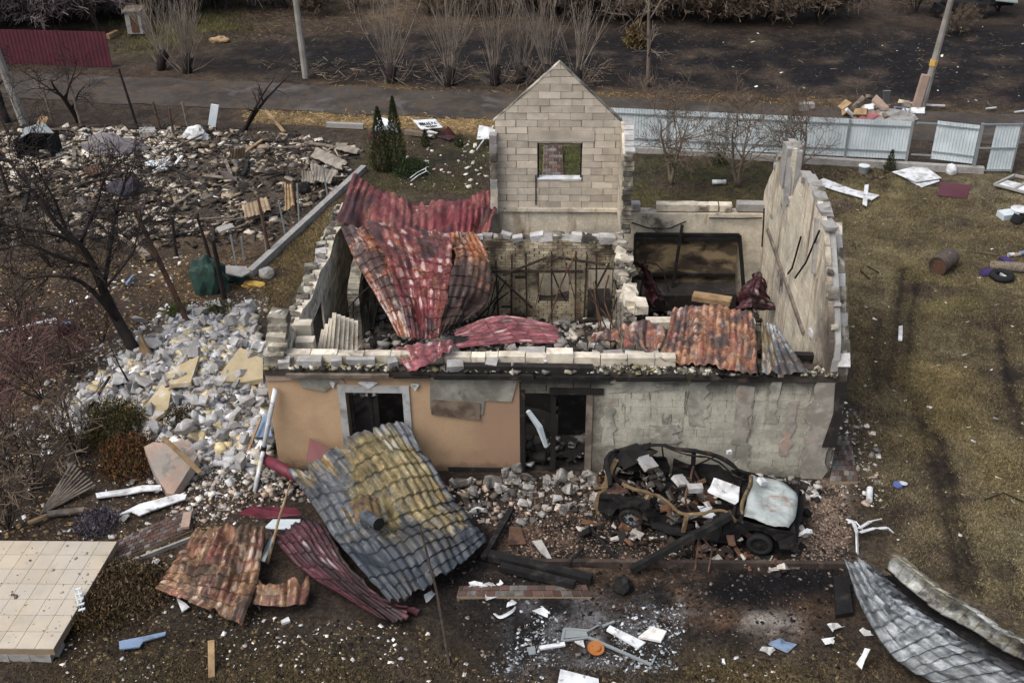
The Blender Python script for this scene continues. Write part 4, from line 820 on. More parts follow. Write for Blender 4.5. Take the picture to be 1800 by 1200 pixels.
sheet('roof_sheet', [[tuple(Yp(693,615,.65)), tuple(Yp(725,606,.7)), tuple(Yp(765,600,.75)), tuple(Yp(800,600,.8))], [tuple(Yp(703,632,.2)), tuple(Yp(735,625,.25)), tuple(Yp(768,615,.35)), tuple(Yp(800,606,.5))], [tuple(Yp(718,657,-.25)), tuple(Yp(745,645,-.2)), tuple(Yp(775,630,-.05)), tuple(Yp(800,612,.2))]],
      6, 3, M['redC'], 'small crimson roof tile scrap bent over the front eaves', seed=6, amp=.045)
E_ = lambda a, b, z: tuple(Z(a, b, z))
sheet('roof_sheet', [[E_(1182,542,3.12),E_(1225,538,3.15),E_(1280,540,3.15),E_(1325,550,3.1)], [E_(1172,585,3.1),E_(1220,586,3.1),E_(1280,590,3.1),E_(1330,598,3.08)], [E_(1155,632,2.97),E_(1215,638,2.98),E_(1275,650,2.98),E_(1332,658,2.95)]],
      13, 8, M['redE'], 'orange, red and black roof tile sheet resting on the right part of the front eaves', seed=7, amp=.045, stepd=.035, crumple=.06, dents=[(11.5,6.5,1.6,-.12),(2,1.5,1.4,-.1)])
sheet('roof_sheet', [[E_(1338,566,3.3),E_(1350,566,3.35),E_(1362,568,3.3)], [E_(1338,610,3.15),E_(1362,610,3.2),E_(1392,612,3.05)], [E_(1336,656,2.95),E_(1375,658,2.95),E_(1420,652,2.9)]],
      6, 5, M['fanF'], 'small pale and yellow fan-shaped roof sheet at the right end of the eaves', seed=8, amp=.045, stepd=.01)
sheet('roof_sheet', [[E_(1090,572,3.0),E_(1115,565,3.1),E_(1145,560,3.1),E_(1172,566,3.1)], [E_(1092,590,2.95),E_(1118,588,3.1),E_(1142,596,3.0),E_(1168,592,3.05)], [E_(1095,612,2.95),E_(1125,605,3.05),E_(1148,625,2.9),E_(1160,615,2.95)]],
      5, 3, M['redE'], 'crumpled orange roof scrap beside the partition wall top', seed=9, amp=.05, crumple=.08)
sheet('roof_sheet', [[E_(1038,592,2.75),E_(1060,580,2.8),E_(1088,575,2.8)], [E_(1036,606,2.75),E_(1060,602,2.78),E_(1092,600,2.8)]], 4, 2, M['redE'], 'tiny rust coloured tile scrap lying against the partition end', seed=10, amp=.045)
sheet('roof_sheet', [[E_(1120,452,2.5),E_(1128,455,2.7),E_(1140,455,2.6)], [E_(1128,490,1.8),E_(1145,492,2.0),E_(1158,500,1.7)], [E_(1145,540,1.0),E_(1165,538,1.2),E_(1182,540,.9)]], 4, 7, M['magJ'], 'sooty maroon sheet slumped against the partition in the right room', amp=.06, crumple=.12, seed=11, ragged_=.5)
sheet('roof_sheet', [[E_(1322,482,2.3),E_(1335,478,2.5),E_(1342,490,2.2)], [E_(1300,520,1.6),E_(1325,512,2.0),E_(1355,530,1.5)], [E_(1285,548,1.2),E_(1325,545,1.5),E_(1364,548,1.2)]], 6, 5, M['magJ'], 'crumpled maroon sheet standing at the foot of the right gable wall', amp=.05, crumple=.2, seed=12, ragged_=.4)
# sheets on the ground in front of the house
sheet('roof_sheet', [[E_(505,828,.75),E_(570,795,1.05),E_(650,750,1.45),E_(716,740,1.5)], [E_(545,880,.75),E_(620,850,1.0),E_(700,820,1.2),E_(758,815,1.05)], [E_(585,940,.7),E_(660,920,.85),E_(740,895,.9),E_(800,880,.7)], [E_(630,1000,.6),E_(710,975,.75),E_(785,945,.7),E_(838,925,.45)], [E_(690,1062,.5),E_(745,1035,.55),E_(810,990,.5),E_(862,944,.3)]],
      15, 12, M['greyH'], 'huge grey and mustard roof tile sheet leaning from the ground to the front window', seed=13, amp=.05, stepd=.05, crumple=.09, dents=[(3.2,1.6,3.0,-.22),(6.2,5.0,1.7,-.2),(13.2,9.2,2.4,.14),(2.0,8.5,1.8,-.12),(10.5,2.0,1.5,.1)], ragged_=.3)
sheet('roof_sheet', [[E_(345,928,.45),E_(400,922,.55),E_(470,928,.45)], [E_(315,975,.5),E_(385,970,.7),E_(462,975,.5)], [E_(290,1010,.35),E_(370,1020,.6),E_(450,1030,.45)], [E_(272,1034,.2),E_(350,1065,.3),E_(425,1098,.2)]],
      11, 8, M['redI'], 'curved orange and red roof sheet lying on soil left of the huge grey sheet', seed=14, amp=.045, stepd=.04, crumple=.09, dents=[(8.5,3.5,1.8,-.14),(3.0,6.2,1.6,.1),(6,1.2,1.4,-.1)])
sheet('roof_sheet', [[E_(470,935,.5),E_(520,915,.55),E_(570,920,.4)], [E_(500,970,.45),E_(555,965,.5),E_(610,985,.4)], [E_(560,1020,.35),E_(620,1030,.4),E_(680,1055,.3)], [E_(660,1082,.2),E_(700,1092,.22),E_(742,1070,.15)]],
      9, 8, M['magJ'], 'dark crimson roof sheet crushed beneath the huge grey sheet', seed=15, amp=.05, crumple=.1)
sheet('roof_sheet', [[E_(445,1022,.3),E_(495,1012,.4),E_(546,1012,.25)], [E_(442,1045,.25),E_(492,1040,.4),E_(548,1038,.25)], [E_(440,1062,.12),E_(490,1066,.25),E_(540,1062,.12)]], 6, 2, M['redI'], 'short rusty sheet offcut between the orange sheet and the crimson one', seed=16, amp=.04, crumple=.08)
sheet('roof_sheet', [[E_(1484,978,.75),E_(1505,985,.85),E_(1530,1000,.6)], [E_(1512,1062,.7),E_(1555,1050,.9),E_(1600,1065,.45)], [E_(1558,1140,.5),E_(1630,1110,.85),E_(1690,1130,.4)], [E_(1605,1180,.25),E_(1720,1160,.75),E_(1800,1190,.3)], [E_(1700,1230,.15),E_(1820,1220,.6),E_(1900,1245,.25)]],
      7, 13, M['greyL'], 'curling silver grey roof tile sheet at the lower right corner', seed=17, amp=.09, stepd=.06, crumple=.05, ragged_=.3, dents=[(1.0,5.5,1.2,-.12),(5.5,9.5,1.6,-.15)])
sheet('roof_sheet', [[E_(1556,968,.9),E_(1572,972,.85),E_(1552,1000,.5)], [E_(1640,1030,.85),E_(1655,1036,.8),E_(1630,1062,.4)], [E_(1740,1095,.8),E_(1755,1100,.75),E_(1735,1125,.35)], [E_(1850,1160,.75),E_(1865,1165,.7),E_(1850,1190,.3)]],
      3, 12, M['greyM'], 'long narrow grey and olive roof strip beyond the silver sheet', seed=18, amp=.03, stepd=.03)
sheet('charred_underlay', [[E_(1530,1000,.35),E_(1560,998,.4)], [E_(1590,1065,.2),E_(1650,1050,.3)], [E_(1690,1135,.15),E_(1760,1110,.25)], [E_(1880,1250,.15),E_(1900,1180,.25)]], 6, 0, M['black'], 'charred black lining in the trough between silver sheet and olive strip', 'roof lining', amp=.05, crumple=.1, seed=19)
M['ventpipe'] = mat('burnt_vent_steel', S('4a525c'), [(S('2a2c30'), 4, .55, .1, .8), (S('7d7058'), 6, .64, .06, .7)], var=.3, bump=.4, rough=.6)
p = Z(650, 915, .95); v = thing('roof_vent', 'burnt grey vent pipe torn through the huge grey sheet', 'vent pipe', (p[0], p[1], .7))
q = MB(); a_ = Z(640,905,1.15); b_ = Z(666,921,1.3); q.tube([a_, b_], [.13,.13], 14, cap=False); q.tube([a_+(0,0,.0), b_], [.115,.115], 14, cap=False); q.build('pipe', M['ventpipe'], v, smooth=True)
q = MB(); q.tube([b_, b_+.02*(b_-a_)], [.12,.12], 14); q.build('dark_bore', M['black'], v)
sheet('flashing', [[E_(612,882,1.02),E_(640,868,1.12),E_(664,872,1.12)], [E_(620,900,1.08),E_(640,888,1.3),E_(668,892,1.15)], [E_(628,922,1.0),E_(650,908,1.15),E_(672,915,1.05)]], 4, 0, M['yellow'] if False else M['carrust'], parent=v, amp=.03, crumple=.1, seed=20)
# crimson ridge cap, planks and poles by the sheet
q = MB(); q.tube([Z(462,805,.5), Z(490,820,.5), Z(530,842,.55)], .13, 10); tag(q.build('ridge_cap', M['magenta'], smooth=True), 'crimson rounded ridge cap poking out by the white downpipe foot', 'ridge cap')
q = MB(); q.prism([Z(418,903,.3), Z(440,890,.5), Z(520,893,.45), Z(530,905,.3), Z(470,912,.25)], (0, 0, .02)); tag(q.build('ridge_cap', M['magenta']), 'flat crimson flashing strip lying above the orange ground sheet', 'flashing')
q = MB(); q.prism([Z(538,808,.7), Z(545,772,.9), Z(590,798,.8), Z(560,815,.7)], (0, .02, .03)); tag(q.build('tile_scrap', M['redC']), 'red and white tile scrap propped below the ochre window wall', 'tile scrap')
# white downpipe
dp = thing('downpipe', 'long white plastic downpipe leaning on the ochre wall corner', 'downpipe', (*Z(448,870,0)[:2], 0))
q = MB(); a_ = Yp(484,683,-.12); b_ = Yp(463,790,-.35); c_ = Z(446,870,.05); q.tube([a_, b_], .055, 10); q.build('upper_length', M['white'], dp, smooth=True)
q = MB(); q.tube([b_, c_], .05, 10); q.build('lower_length', M['white'], dp, smooth=True)
q = MB(); q.tube([b_+.06*(a_-b_), b_-.06*(a_-b_)], .066, 10); q.build('collar', M['black'], dp)

# ================================================================ BURNT CAR
cp = np.array([3.0, -2.36, 0]); car = thing('car_wreck', 'burnt-out hatchback car wreck with pale bonnet beside the grey wall', 'car', (0, 0, 0))
car.location = tuple(cp+(0, 0, .0)); car.rotation_euler = (0, .02, -.262); car.scale = (1, 1, .93)
def cmb(mb, name, mt, parent=car, smooth=False):
    me = mb.mesh(name, mt, (0, 0, 0), smooth); o = bpy.data.objects.new(name, me); COL.objects.link(o); o.parent = parent; return o
# local frame: +x towards the bonnet (right in the photo), y = 0 near side, y = 1.62 far side
def side(y, t, s):
    q = MB(); L = [(-2.0,.35),(-1.98,.75),(-1.9,.95),(-1.2,1.0),(-.3,.98),(.6,.96),(.95,.95),(1.6,.88),(2.0,.78),(2.1,.5),(2.08,.28)]
    def arch(cx): return [(cx+.40*math.cos(a), .27+.40*math.sin(a)) for a in np.linspace(math.pi-.05, .05, 9)]
    return L, arch
def panel(pts, y, t): q = MB(); q.prism([(a, y, b_) for a, b_ in pts], (0, t, 0)); return q
def arc(cx, r, a0, a1, n=9, cz=.29): return [(cx+r*math.cos(a), cz+r*math.sin(a)) for a in np.linspace(a0, a1, n)]
WB0, WB1 = -1.32, 1.42
for y, t in ((0.0, .05), (1.6, .05)):
    q = MB()   # rear quarter over the wheel arch, sill, front wing - one welded side
    for seg in ([(-2.02,.42),(-1.98,.86),(-1.72,.97),(-1.32,.96)]+[(WB0, .71)]+arc(WB0,.42,math.pi/2,math.pi*1.0,6),):
        q.prism([(a, y, b_) for a, b_ in seg], (0, t, 0))
    q.prism([(a, y, b_) for a, b_ in [(-1.32,.96),(-.95,.92),(-.82,.62),(-.86,.3)]+arc(WB0,.42,.05,math.pi/2,6)], (0, t, 0))
    q.prism([(a, y, b_) for a, b_ in [(-.88,.2),(1.02,.2),(1.02,.34),(-.88,.34)]], (0, t, 0))
    q.prism([(a, y, b_) for a, b_ in [(.62,.34),(1.0,.3)]+arc(WB1,.42,math.pi,math.pi/2,6)+[(1.42,.88),(.75,.94),(.6,.9)]], (0, t, 0))
    q.prism([(a, y, b_) for a, b_ in arc(WB1,.42,math.pi/2,0,6)+[(2.06,.32),(2.12,.62),(1.98,.8),(1.42,.88)]], (0, t, 0))
    cmb(q, 'side_panel', M['carblack'])
cmb(panel([(-.78,.36),(.58,.36),(.58,.86),(-.1,.9),(-.75,.93)], 1.62, .04), 'far_door', M['carblack'])
cmb(panel([(.15,.30),(.6,.30),(.58,.82),(.35,.7),(.2,.5)], -.03, .04), 'near_door', M['carblack'])
q = MB(); q.box2((-1.95,.05,.2),(1.05,1.6,.26)); cmb(q, 'floor_pan', M['carblack'])
q = MB(); q.box2((.95,.05,.25),(1.02,1.6,.92)); cmb(q, 'bulkhead', M['carblack'])
q = MB(); q.box2((2.02,.02,.25),(2.16,1.63,.55)); q.box2((1.96,.05,.55),(2.06,1.6,.76)); cmb(q, 'front_bumper', M['carblack'])
q = MB(); q.box2((-2.1,.05,.3),(-2.0,1.6,.62)); cmb(q, 'rear_bumper', M['carrust'])
q = MB(); q.box2((-2.0,.1,.6),(-1.9,1.55,.95)); cmb(q, 'tailgate_sill', M['carrust'])
# bonnet: domed sheet
q = MB(); nu_, nv_ = 12, 12; V = []
for j in range(nv_+1):
    for i in range(nu_+1):
        u, w = i/nu_, j/nv_; x = 1.0+1.06*u; half = .74-.10*u**3; y = .82+(w-.5)*2*half
        z = 1.0-.03*u-.14*u*u + .05*(1-(2*w-1)**2) + .02*math.sin(7*u+3*w); V.append((x-.05*(2*w-1)**2*u*2, y, z))
q.add(V, [(j*13+i, j*13+i+1, (j+1)*13+i+1, (j+1)*13+i) for j in range(12) for i in range(12)]); o = cmb(q, 'bonnet', M['carpale'], smooth=True); mo = o.modifiers.new('t', 'SOLIDIFY'); mo.thickness = .012
# roof frame: far rail arch, window pillars, near rail sagging
q = MB(); far = [(-1.6,1.6,.98),(-1.42,1.55,1.25),(-1.1,1.48,1.40),(-.5,1.46,1.46),(.1,1.46,1.42),(.5,1.5,1.25),(1.0,1.56,.98)]
q.tube(crspline(far, 0, np.linspace(0,1,22)), .045, 7); cmb(q, 'roof_rail', M['carblack'], smooth=True)
q = MB(); far2 = [(-1.1,1.42,1.41),(-.4,1.30,1.46),(.2,1.2,1.40),(.55,1.25,1.2),(.95,1.3,.98)]; q.tube(crspline(far2, 0, np.linspace(0,1,20)), .022, 6); cmb(q, 'roof_edge', M['carblack'], smooth=True)
q = MB(); q.beam((-.25,1.52,.9),(-.28,1.46,1.45),.12,.06); cmb(q, 'door_pillar', M['carblack'])
q = MB(); q.beam((-1.62,1.6,.95),(-1.25,1.5,1.36),.16,.08); cmb(q, 'rear_pillar', M['carblack'])
q = MB(); q.beam((-.95,1.6,.94),(-1.0,1.5,1.38),.03,.03); q.beam((-.2,1.6,.92),(.2,1.48,1.38),.03,.03); cmb(q, 'window_strut', M['carblack'])
q = MB(); nr = [(-1.65,.25,1.02),(-1.25,.15,1.06),(-.8,.12,.98),(-.35,.06,.86),(.0,.04,.82),(.35,.02,.95),(.62,.05,.98),(.85,.0,.82)]; q.tube(crspline(nr, 0, np.linspace(0,1,26)), .04, 7); cmb(q, 'roof_rail', M['carrust'], smooth=True)
q = MB(); q.beam((-.15,.0,.84),(-.12,.0,.3),.08,.06); cmb(q, 'door_pillar', M['carrust'])
q = MB(); q.beam((-1.0,.1,1.02),(-1.15,.0,.7),.1,.06); cmb(q, 'rear_pillar', M['carrust'])
q = MB(); ws_ = [(.95,.1,.95),(.9,.3,1.08),(.95,.8,1.12),(1.0,1.3,1.08),(1.0,1.55,.98)]; q.tube(crspline(ws_, 0, np.linspace(0,1,18)), .04, 7); cmb(q, 'windscreen_frame', M['carrust'], smooth=True)
q = MB(); bt = [(-1.95,1.5,.95),(-2.05,1.1,1.15),(-2.0,.6,1.12),(-1.9,.2,1.0)]; q.tube(crspline(bt, 0, np.linspace(0,1,14)), .05, 7); cmb(q, 'boot_frame', M['carblack'], smooth=True)
q = MB(); q.prism([(-2.15,1.0,.75),(-2.18,1.4,.9),(-1.6,1.62,1.25),(-1.1,1.5,1.22),(-1.3,1.1,1.1)], (0,0,.03)); cmb(q, 'roof_skin', M['carblack'])
q = MB(); q.prism([(-1.98,.02,.8),(-1.7,.0,.98),(-1.45,.15,1.02),(-1.7,.4,1.0),(-1.95,.35,.9)], (0,0,.03)); cmb(q, 'boot_side', M['rust'])
for y in (.35, 1.05):
    q = MB(); q.tube(crspline([(.05,y,.3),(-.2,y,.75),(-.25,y+.05,.98),(-.25,y+.4,.98),(-.2,y+.45,.75),(.05,y+.45,.3)], 0, np.linspace(0,1,18)), .025, 6); q.box2((-.1,y,.3),(.35,y+.45,.38)); cmb(q, 'seat_frame', M['rust'])
q = MB(); q.tube([(.8,.1,.85),(.8,1.55,.85)], .04, 6); q.box2((.75,.3,.6),(.95,1.3,.82)); cmb(q, 'dashboard_beam', M['carblack'])
for wx, wy in ((WB0,.02),(WB1,.02),(WB0,1.5),(WB1,1.5)):
    q = MB(); n_ = 28; prof = [(.17,0),(.25,.0),(.275,.03),(.275,.13),(.25,.16),(.17,.16)]; V = []
    for k in range(n_):
        a = 2*math.pi*k/n_
        for r, w in prof: V.append((wx+r*math.cos(a), wy+w, .29+r*math.sin(a)))
    m_ = len(prof); q.add(V, [(k*m_+i, ((k+1) % n_)*m_+i, ((k+1) % n_)*m_+(i+1) % m_, k*m_+(i+1) % m_) for k in range(n_) for i in range(m_)]); w_ = cmb(q, 'wheel', M['rubber'] if wx > 0 else M['soot'], smooth=True)
    q = MB(); q.tube([(wx,wy+.03,.29),(wx,wy+.08,.29)], .19, 24); o = cmb(q, 'rim', M['gategrey'] if wx < 0 and wy < 1 else M['carblack'], w_)
    q = MB(); q.tube([(wx,wy+.005,.29),(wx,wy+.06,.29)], .055, 12); cmb(q, 'hub', M['black'], w_)
    for k in range(10): a = 2*math.pi*k/10; q = MB(); q.box((wx+.135*math.cos(a), wy+.026, .29+.135*math.sin(a)), (.035,.02,.03), rotm(0,-a,0)); cmb(q, 'vent_slot', M['black'], w_)
from mathutils import noise as mnoise
def crumple_part(o, cuts, amp, fr=2.2):
    bm = bmesh.new(); bm.from_mesh(o.data); bmesh.ops.triangulate(bm, faces=bm.faces[:]); bmesh.ops.subdivide_edges(bm, edges=bm.edges[:], cuts=cuts, use_grid_fill=True)
    for v in bm.verts:
        s_ = Vector(v.co)*fr; v.co += Vector((mnoise.noise(s_+Vector((7,0,0))), mnoise.noise(s_+Vector((0,19,0)))*1.3, mnoise.noise(s_+Vector((0,0,31)))))*amp + Vector((0, mnoise.noise(s_*3.1), mnoise.noise(s_*3.3+Vector((4,4,4)))))*amp*.45
    bm.to_mesh(o.data); bm.free()
for o in list(car.children):
    if o.name.split('.')[0] in ('side_panel','far_door','near_door','roof_skin','boot_side','front_bumper','rear_bumper','bulkhead','tailgate_sill'): crumple_part(o, 3, .10)
    elif o.name.split('.')[0] == 'bonnet': crumple_part(o, 0, .05, 2.6)
    elif o.name.split('.')[0] in ('roof_rail','roof_edge','windscreen_frame','boot_frame','rear_pillar','door_pillar'): crumple_part(o, 0, .10, 1.6)
cr_ = np.random.RandomState(17); q = MB()
for k in range(700):
    x_, y_ = -2.3+4.6*cr_.rand(), -.5+2.3*cr_.rand(); inn = -1.9 < x_ < 1.0 and .05 < y_ < 1.55
    if not inn and -2.0 < x_ < 2.1 and .0 < y_ < 1.6: continue
    s_ = .03+.12*cr_.rand()**2; cc_ = np.array(S(['1f1d1c','2f2b29','55504a','8d8880','3a2f28','b0aaa0','6a4a34'][cr_.randint(7)])); q.box((x_, y_, (.30+.35*cr_.rand() if inn else .03+.08*cr_.rand())), (s_*2, s_, s_*.6), rotm(*(cr_.rand(3)-.5)*2), s_*.2, cr_, col=cc_)
cmb(q, 'burnt_debris', M['chips'])['kind'] = 'stuff'
for k in range(16):
    p0 = np.array([-1.8+3.2*cr_.rand(), .1+1.4*cr_.rand(), .35+.2*cr_.rand()]); q = MB(); pts = [p0]
    for m_ in range(4): pts.append(pts[-1]+cr_.randn(3)*np.array([.22,.18,.16])+(0,0,.05))
    q.tube(crspline(pts, 0, np.linspace(0,1,12)), .010+.008*cr_.rand(), 5); cmb(q, 'wire', M['rust' if k % 2 else 'carblack'])
for k in range(7):
    p0 = np.array([-2.1+.9*cr_.rand(), .3+1.2*cr_.rand(), .6+.3*cr_.rand()]) if k < 4 else np.array([.2+.7*cr_.rand(), .1+.5*cr_.rand(), .4+.3*cr_.rand()]); q = MB(); dd = cr_.randn(3)*np.array([.4,.3,.2]); q.beam(p0-dd, p0+dd, .12+.1*cr_.rand(), .015, cr_.rand()*3); o = cmb(q, 'torn_strip', M['carblack' if k % 2 else 'rust']); crumple_part(o, 3, .08)
# things lying in and on the wreck
def loose(name, label, cat, px_, py_, z, size, rot, mt, group=None, jit=.015, seed=0):
    p = Z(px_, py_, z); q = MB(); q.box((0,0,0), size, None, jit, np.random.RandomState(seed)); o = q.build(name, mt, org=(0,0,0)); o.location = tuple(p); o.rotation_euler = rot; return tag(o, label, cat, group)
loose('foam_board','large pale cracked board lying inside the burnt car','board',1275,860,1.0,(.62,.42,.03),(.15,.2,-.3),M['white'],seed=1,jit=.06)
loose('concrete_block','white block lying on the burnt car seat','block',1222,857,.95,(.3,.18,.12),(.1,0,.1),M['aac'],seed=2)
loose('concrete_block','grey square block on the burnt car rear edge','block',1138,813,1.05,(.34,.34,.12),(.4,.2,.7),M['aac'],seed=3)
loose('concrete_block','grey tilted block on the near rear roof rail of the burnt car','block',1196,845,1.0,(.3,.26,.1),(.3,.3,.6),M['aac'],seed=4)
loose('plaster_scrap','small white scrap on the far roof rail of the burnt car','scrap',1282,794,1.45,(.1,.08,.07),(0,0,.3),M['white'],seed=5)
loose('plaster_scrap','white scrap at the corner of the pale bonnet by the wall','scrap',1339,846,1.1,(.16,.15,.1),(.2,.3,.5),M['white'],seed=6)
loose('plaster_scrap','pale scrap hanging at the front bumper corner of the burnt car','scrap',1415,936,.5,(.12,.1,.25),(.3,.3,.2),M['white'],seed=7,jit=.04)
loose('foam_board','white triangular scrap inside the near door of the burnt car','board',1243,900,.6,(.4,.3,.03),(.5,.3,.4),M['white'],seed=8,jit=.06)
loose('motor_lump','round burnt motor lump lying on the car tail by the wall','machine part',1112,808,1.0,(.4,.3,.24),(.3,.2,.5),M['carblack'],seed=9,jit=.09)
q = MB(); q.beam(Z(1108,1002,.12), Z(1285,905,1.0), .16, .12, .3); tag(q.build('charred_beam', M['black']), 'long charred roof beam propped on the near side of the burnt car', 'beam')
q = MB(); q.tube([Z(1228,945,.5), Z(1222,1000,.1)], .02, 5); q.tube([Z(1235,945,.5), Z(1252,965,.3), Z(1245,1005,.05)], .02, 5); q.tube([Z(1228,945,.5), Z(1238,990,.05)], .015, 5); tag(q.build('iron_stand', M['rust']), 'rusty three-legged iron stand in front of the burnt car', 'stand')
M['kerbrown'] = mat('burnt_kerb', S('463a34'), [(S('2a2624'), 1.5, .5, .1, .8), (S('6a584c'), 4, .62, .06, .6)], var=.3, bump=.5)
# kerb of the burnt terrace and paver strips
q = MB(); kr = np.random.RandomState(3); a_ = Z(880,992,0); b_ = Z(1500,997,0); q.beam(a_+(0,0,.06), b_+(0,0,.06), .10, .16); tag(q.build('kerb_board', M['kerbrown']), 'long brown kerb edging the burnt paved strip below the car', 'kerb')
def pavers(name, label, A, B, Cc, D, nu_, nv_, mt2, z=.03, groutm='grout', keep=1.0, seed=1, h=.05):
    """paved strip between four ground corners, each paver its own piece"""
    A, B, Cc, D = [np.array(t[:2]) for t in (A, B, Cc, D)]; rng = np.random.RandomState(seed); c0 = (A+B+Cc+D)/4
    t = thing(name, label, 'paved path', (*c0, 0)); q = MB(); zz = z+.0
    q.prism([(*A, -.02), (*B, -.02), (*Cc, -.02), (*D, -.02)], (0, 0, z+.03)); q.build('bedding', M[groutm], t)
    for j in range(nv_):
        off = .5*(j % 2)
        for i in range(nu_+1):
            u0, u1 = max(0, (i-off)/nu_), min(1, (i+1-off)/nu_); v0, v1 = j/nv_, (j+1)/nv_
            if u1-u0 < .2/nu_ or rng.rand() > keep: continue
            g_ = .06; du_, dv_ = g_/nu_, g_/nv_
            f = lambda u, v: (A*(1-u)+B*u)*(1-v) + (D*(1-u)+Cc*u)*v
            P = [f(u0+du_, v0+dv_), f(u1-du_, v0+dv_), f(u1-du_, v1-dv_), f(u0+du_, v1-dv_)]; q = MB()
            q.prism([(*p_, z-.02) for p_ in P], (0, 0, .05+.012*rng.rand())); q.build('paver', M[mt2[rng.randint(len(mt2))]], t)
    return t
pavers('paver_path', 'red and grey paved path between beige tiled terrace and orange sheet', Z(175,1002), Z(340,935), Z(330,900), Z(195,960), 15, 6, ['paver','paver','pavergrey'], seed=2, z=.06)
pavers('paver_path', 'short red tiled strip beside the charred beams below the grey sheet', Z(803,1052), Z(1040,1053), Z(1030,1032), Z(808,1034), 14, 2, ['paver','paver','pavergrey'], seed=3, z=.05)
pavers('paver_path', 'dark grey paved path along the right end of the house', Z(1458,850), Z(1508,850), Z(1494,770), Z(1468,770), 5, 9, ['pavergrey','pavergrey','paver'], seed=4, z=.05)
q = MB(); q.beam(Z(176,1008,.06), Z(352,940,.06), .05, .1); tag(q.build('kerb_stone', M['conc']), 'thin grey kerb along the lower edge of the red paved path', 'kerb')
# beige tiled terrace slab
tt = thing('tiled_terrace', 'raised beige tiled terrace slab at the lower left corner', 'terrace', (*Z(60,1050,.3)[:2], 0))
A = Z(56,950,.34); B = Z(206,951,.34); Cc = Z(94,1140,.34); D = A+(Cc-B); ex = (B-A)[:2]/5; ey = (Cc-B)[:2]/7
q = MB(); P4 = [A[:2]-4*ex, B[:2], Cc[:2], D[:2]-4*ex]; q.prism([(*p_, .18) for p_ in P4], (0, 0, .145)); q.build('slab', M['grout'], tt)
for i in range(-4, 5):
    for j in range(7):
        o_ = A[:2]+ex*i+ey*j; g_ = .012; P = [o_+ex*g_+ey*g_, o_+ex*(1-g_)+ey*g_, o_+ex*(1-g_)+ey*(1-g_), o_+ex*g_+ey*(1-g_)]; q = MB(); q.prism([(*p_, .328) for p_ in P], (0, 0, .014)); q.build('tile', M['tile'], tt)
for k in range(8):
    o_ = D[:2]-4*ex+ex*(k+.4)*1.1; q = MB(); q.box((o_[0], o_[1]+.12, .09), (.42,.26,.18), None, .01, kr); q.build('support_block', M['conc'], tt)
q = MB(); q.box2((*(Cc[:2]+(-.4,.12)), .0), (*(Cc[:2]+(-.02,.4)), .18)); q.build('support_block', M['conc'], tt)
shards('terrace_crumbs', [tuple(A[:2]-4*ex+ey*.3), tuple(B[:2]+ey*.3), tuple(Cc[:2]-ex*.2), tuple(D[:2]-4*ex)], 150, (.012,.06), ['8d8377','6b5f50','b5ab9a','54483c','a8a39b'], '', seed=301, parent=tt, heightf=lambda x, y: .34+0*x, flat=.5)
c_ = thing('garden_chair', 'small broken white metal chair frame at the edge of the beige terrace', 'chair', (*Z(138,1060,.34)[:2], .34))
q = MB()
for k in range(5): a_ = Z(132+k*1.5,1036+k*9,.5+.03*k); q.beam(a_, a_+np.array([.13,.02,.03]), .05, .02)
q.build('back_slats', M['bluegrey'], c_)
q = MB(); q.tube([Z(130,1035,.5), Z(137,1060,.6), Z(142,1072,.3)], .012, 5); q.tube([Z(137,1034,.5), Z(143,1058,.6), Z(146,1075,.3)], .012, 5); q.build('leg', M['white'], c_)
# ================================================================ RUBBLE
def chunk_mesh(name, L, W, H, seed, mt, chip=.5):
    """broken aerated block: bevelled, corners knocked off"""
    rng = np.random.RandomState(seed); bm = bmesh.new(); bmesh.ops.create_cube(bm, size=1)
    for v in bm.verts: v.co = Vector((v.co.x*L, v.co.y*W, v.co.z*H)) + Vector((rng.rand(3)-.5)*.05)
    for k in range(rng.randint(2, 6)):
        d = Vector(rng.randn(3)); d.normalize(); c = Vector((d.x*L, d.y*W, d.z*H))*(.24+.14*rng.rand())
        r = bmesh.ops.bisect_plane(bm, geom=bm.verts[:]+bm.edges[:]+bm.faces[:], plane_co=c, plane_no=d, clear_outer=True)
        ed = [e for e in r['geom_cut'] if isinstance(e, bmesh.types.BMEdge)]
        if ed: bmesh.ops.contextual_create(bm, geom=ed)
    bmesh.ops.bevel(bm, geom=bm.edges[:], offset=.012, segments=1, affect='EDGES')
    bmesh.ops.recalc_face_normals(bm, faces=bm.faces[:]); me = bpy.data.meshes.new(name); bm.to_mesh(me); bm.free(); me.materials.append(mt); return me
CH = [chunk_mesh('rubble_block', l, w, h, i, M['aac']) for i, (l, w, h) in enumerate([(.55,.32,.26),(.42,.3,.26),(.34,.3,.24),(.6,.3,.2),(.28,.26,.2),(.24,.2,.18),(.46,.36,.22),(.5,.25,.25),(.3,.22,.2),(.38,.28,.16)])]
M['sootblk'] = mat('sooty_fallen_block', S('8d8a84'), [(S('4a4642'), 3, .5, .1, .8), (S('b5b2ab'), 5, .62, .06, .7)], rnd=True, objvar=.3, var=.25, bump=.6)
CY = [chunk_mesh('rubble_block', l, w, h, 30+i, M['yellow']) for i, (l, w, h) in enumerate([(.45,.32,.2),(.34,.28,.2),(.5,.25,.2)])]
CS = [chunk_mesh('rubble_block', l, w, h, 50+i, M['sootblk']) for i, (l, w, h) in enumerate([(.5,.3,.24),(.4,.3,.24),(.32,.28,.22),(.3,.24,.2),(.45,.3,.2)])]
rng = np.random.RandomState(77)
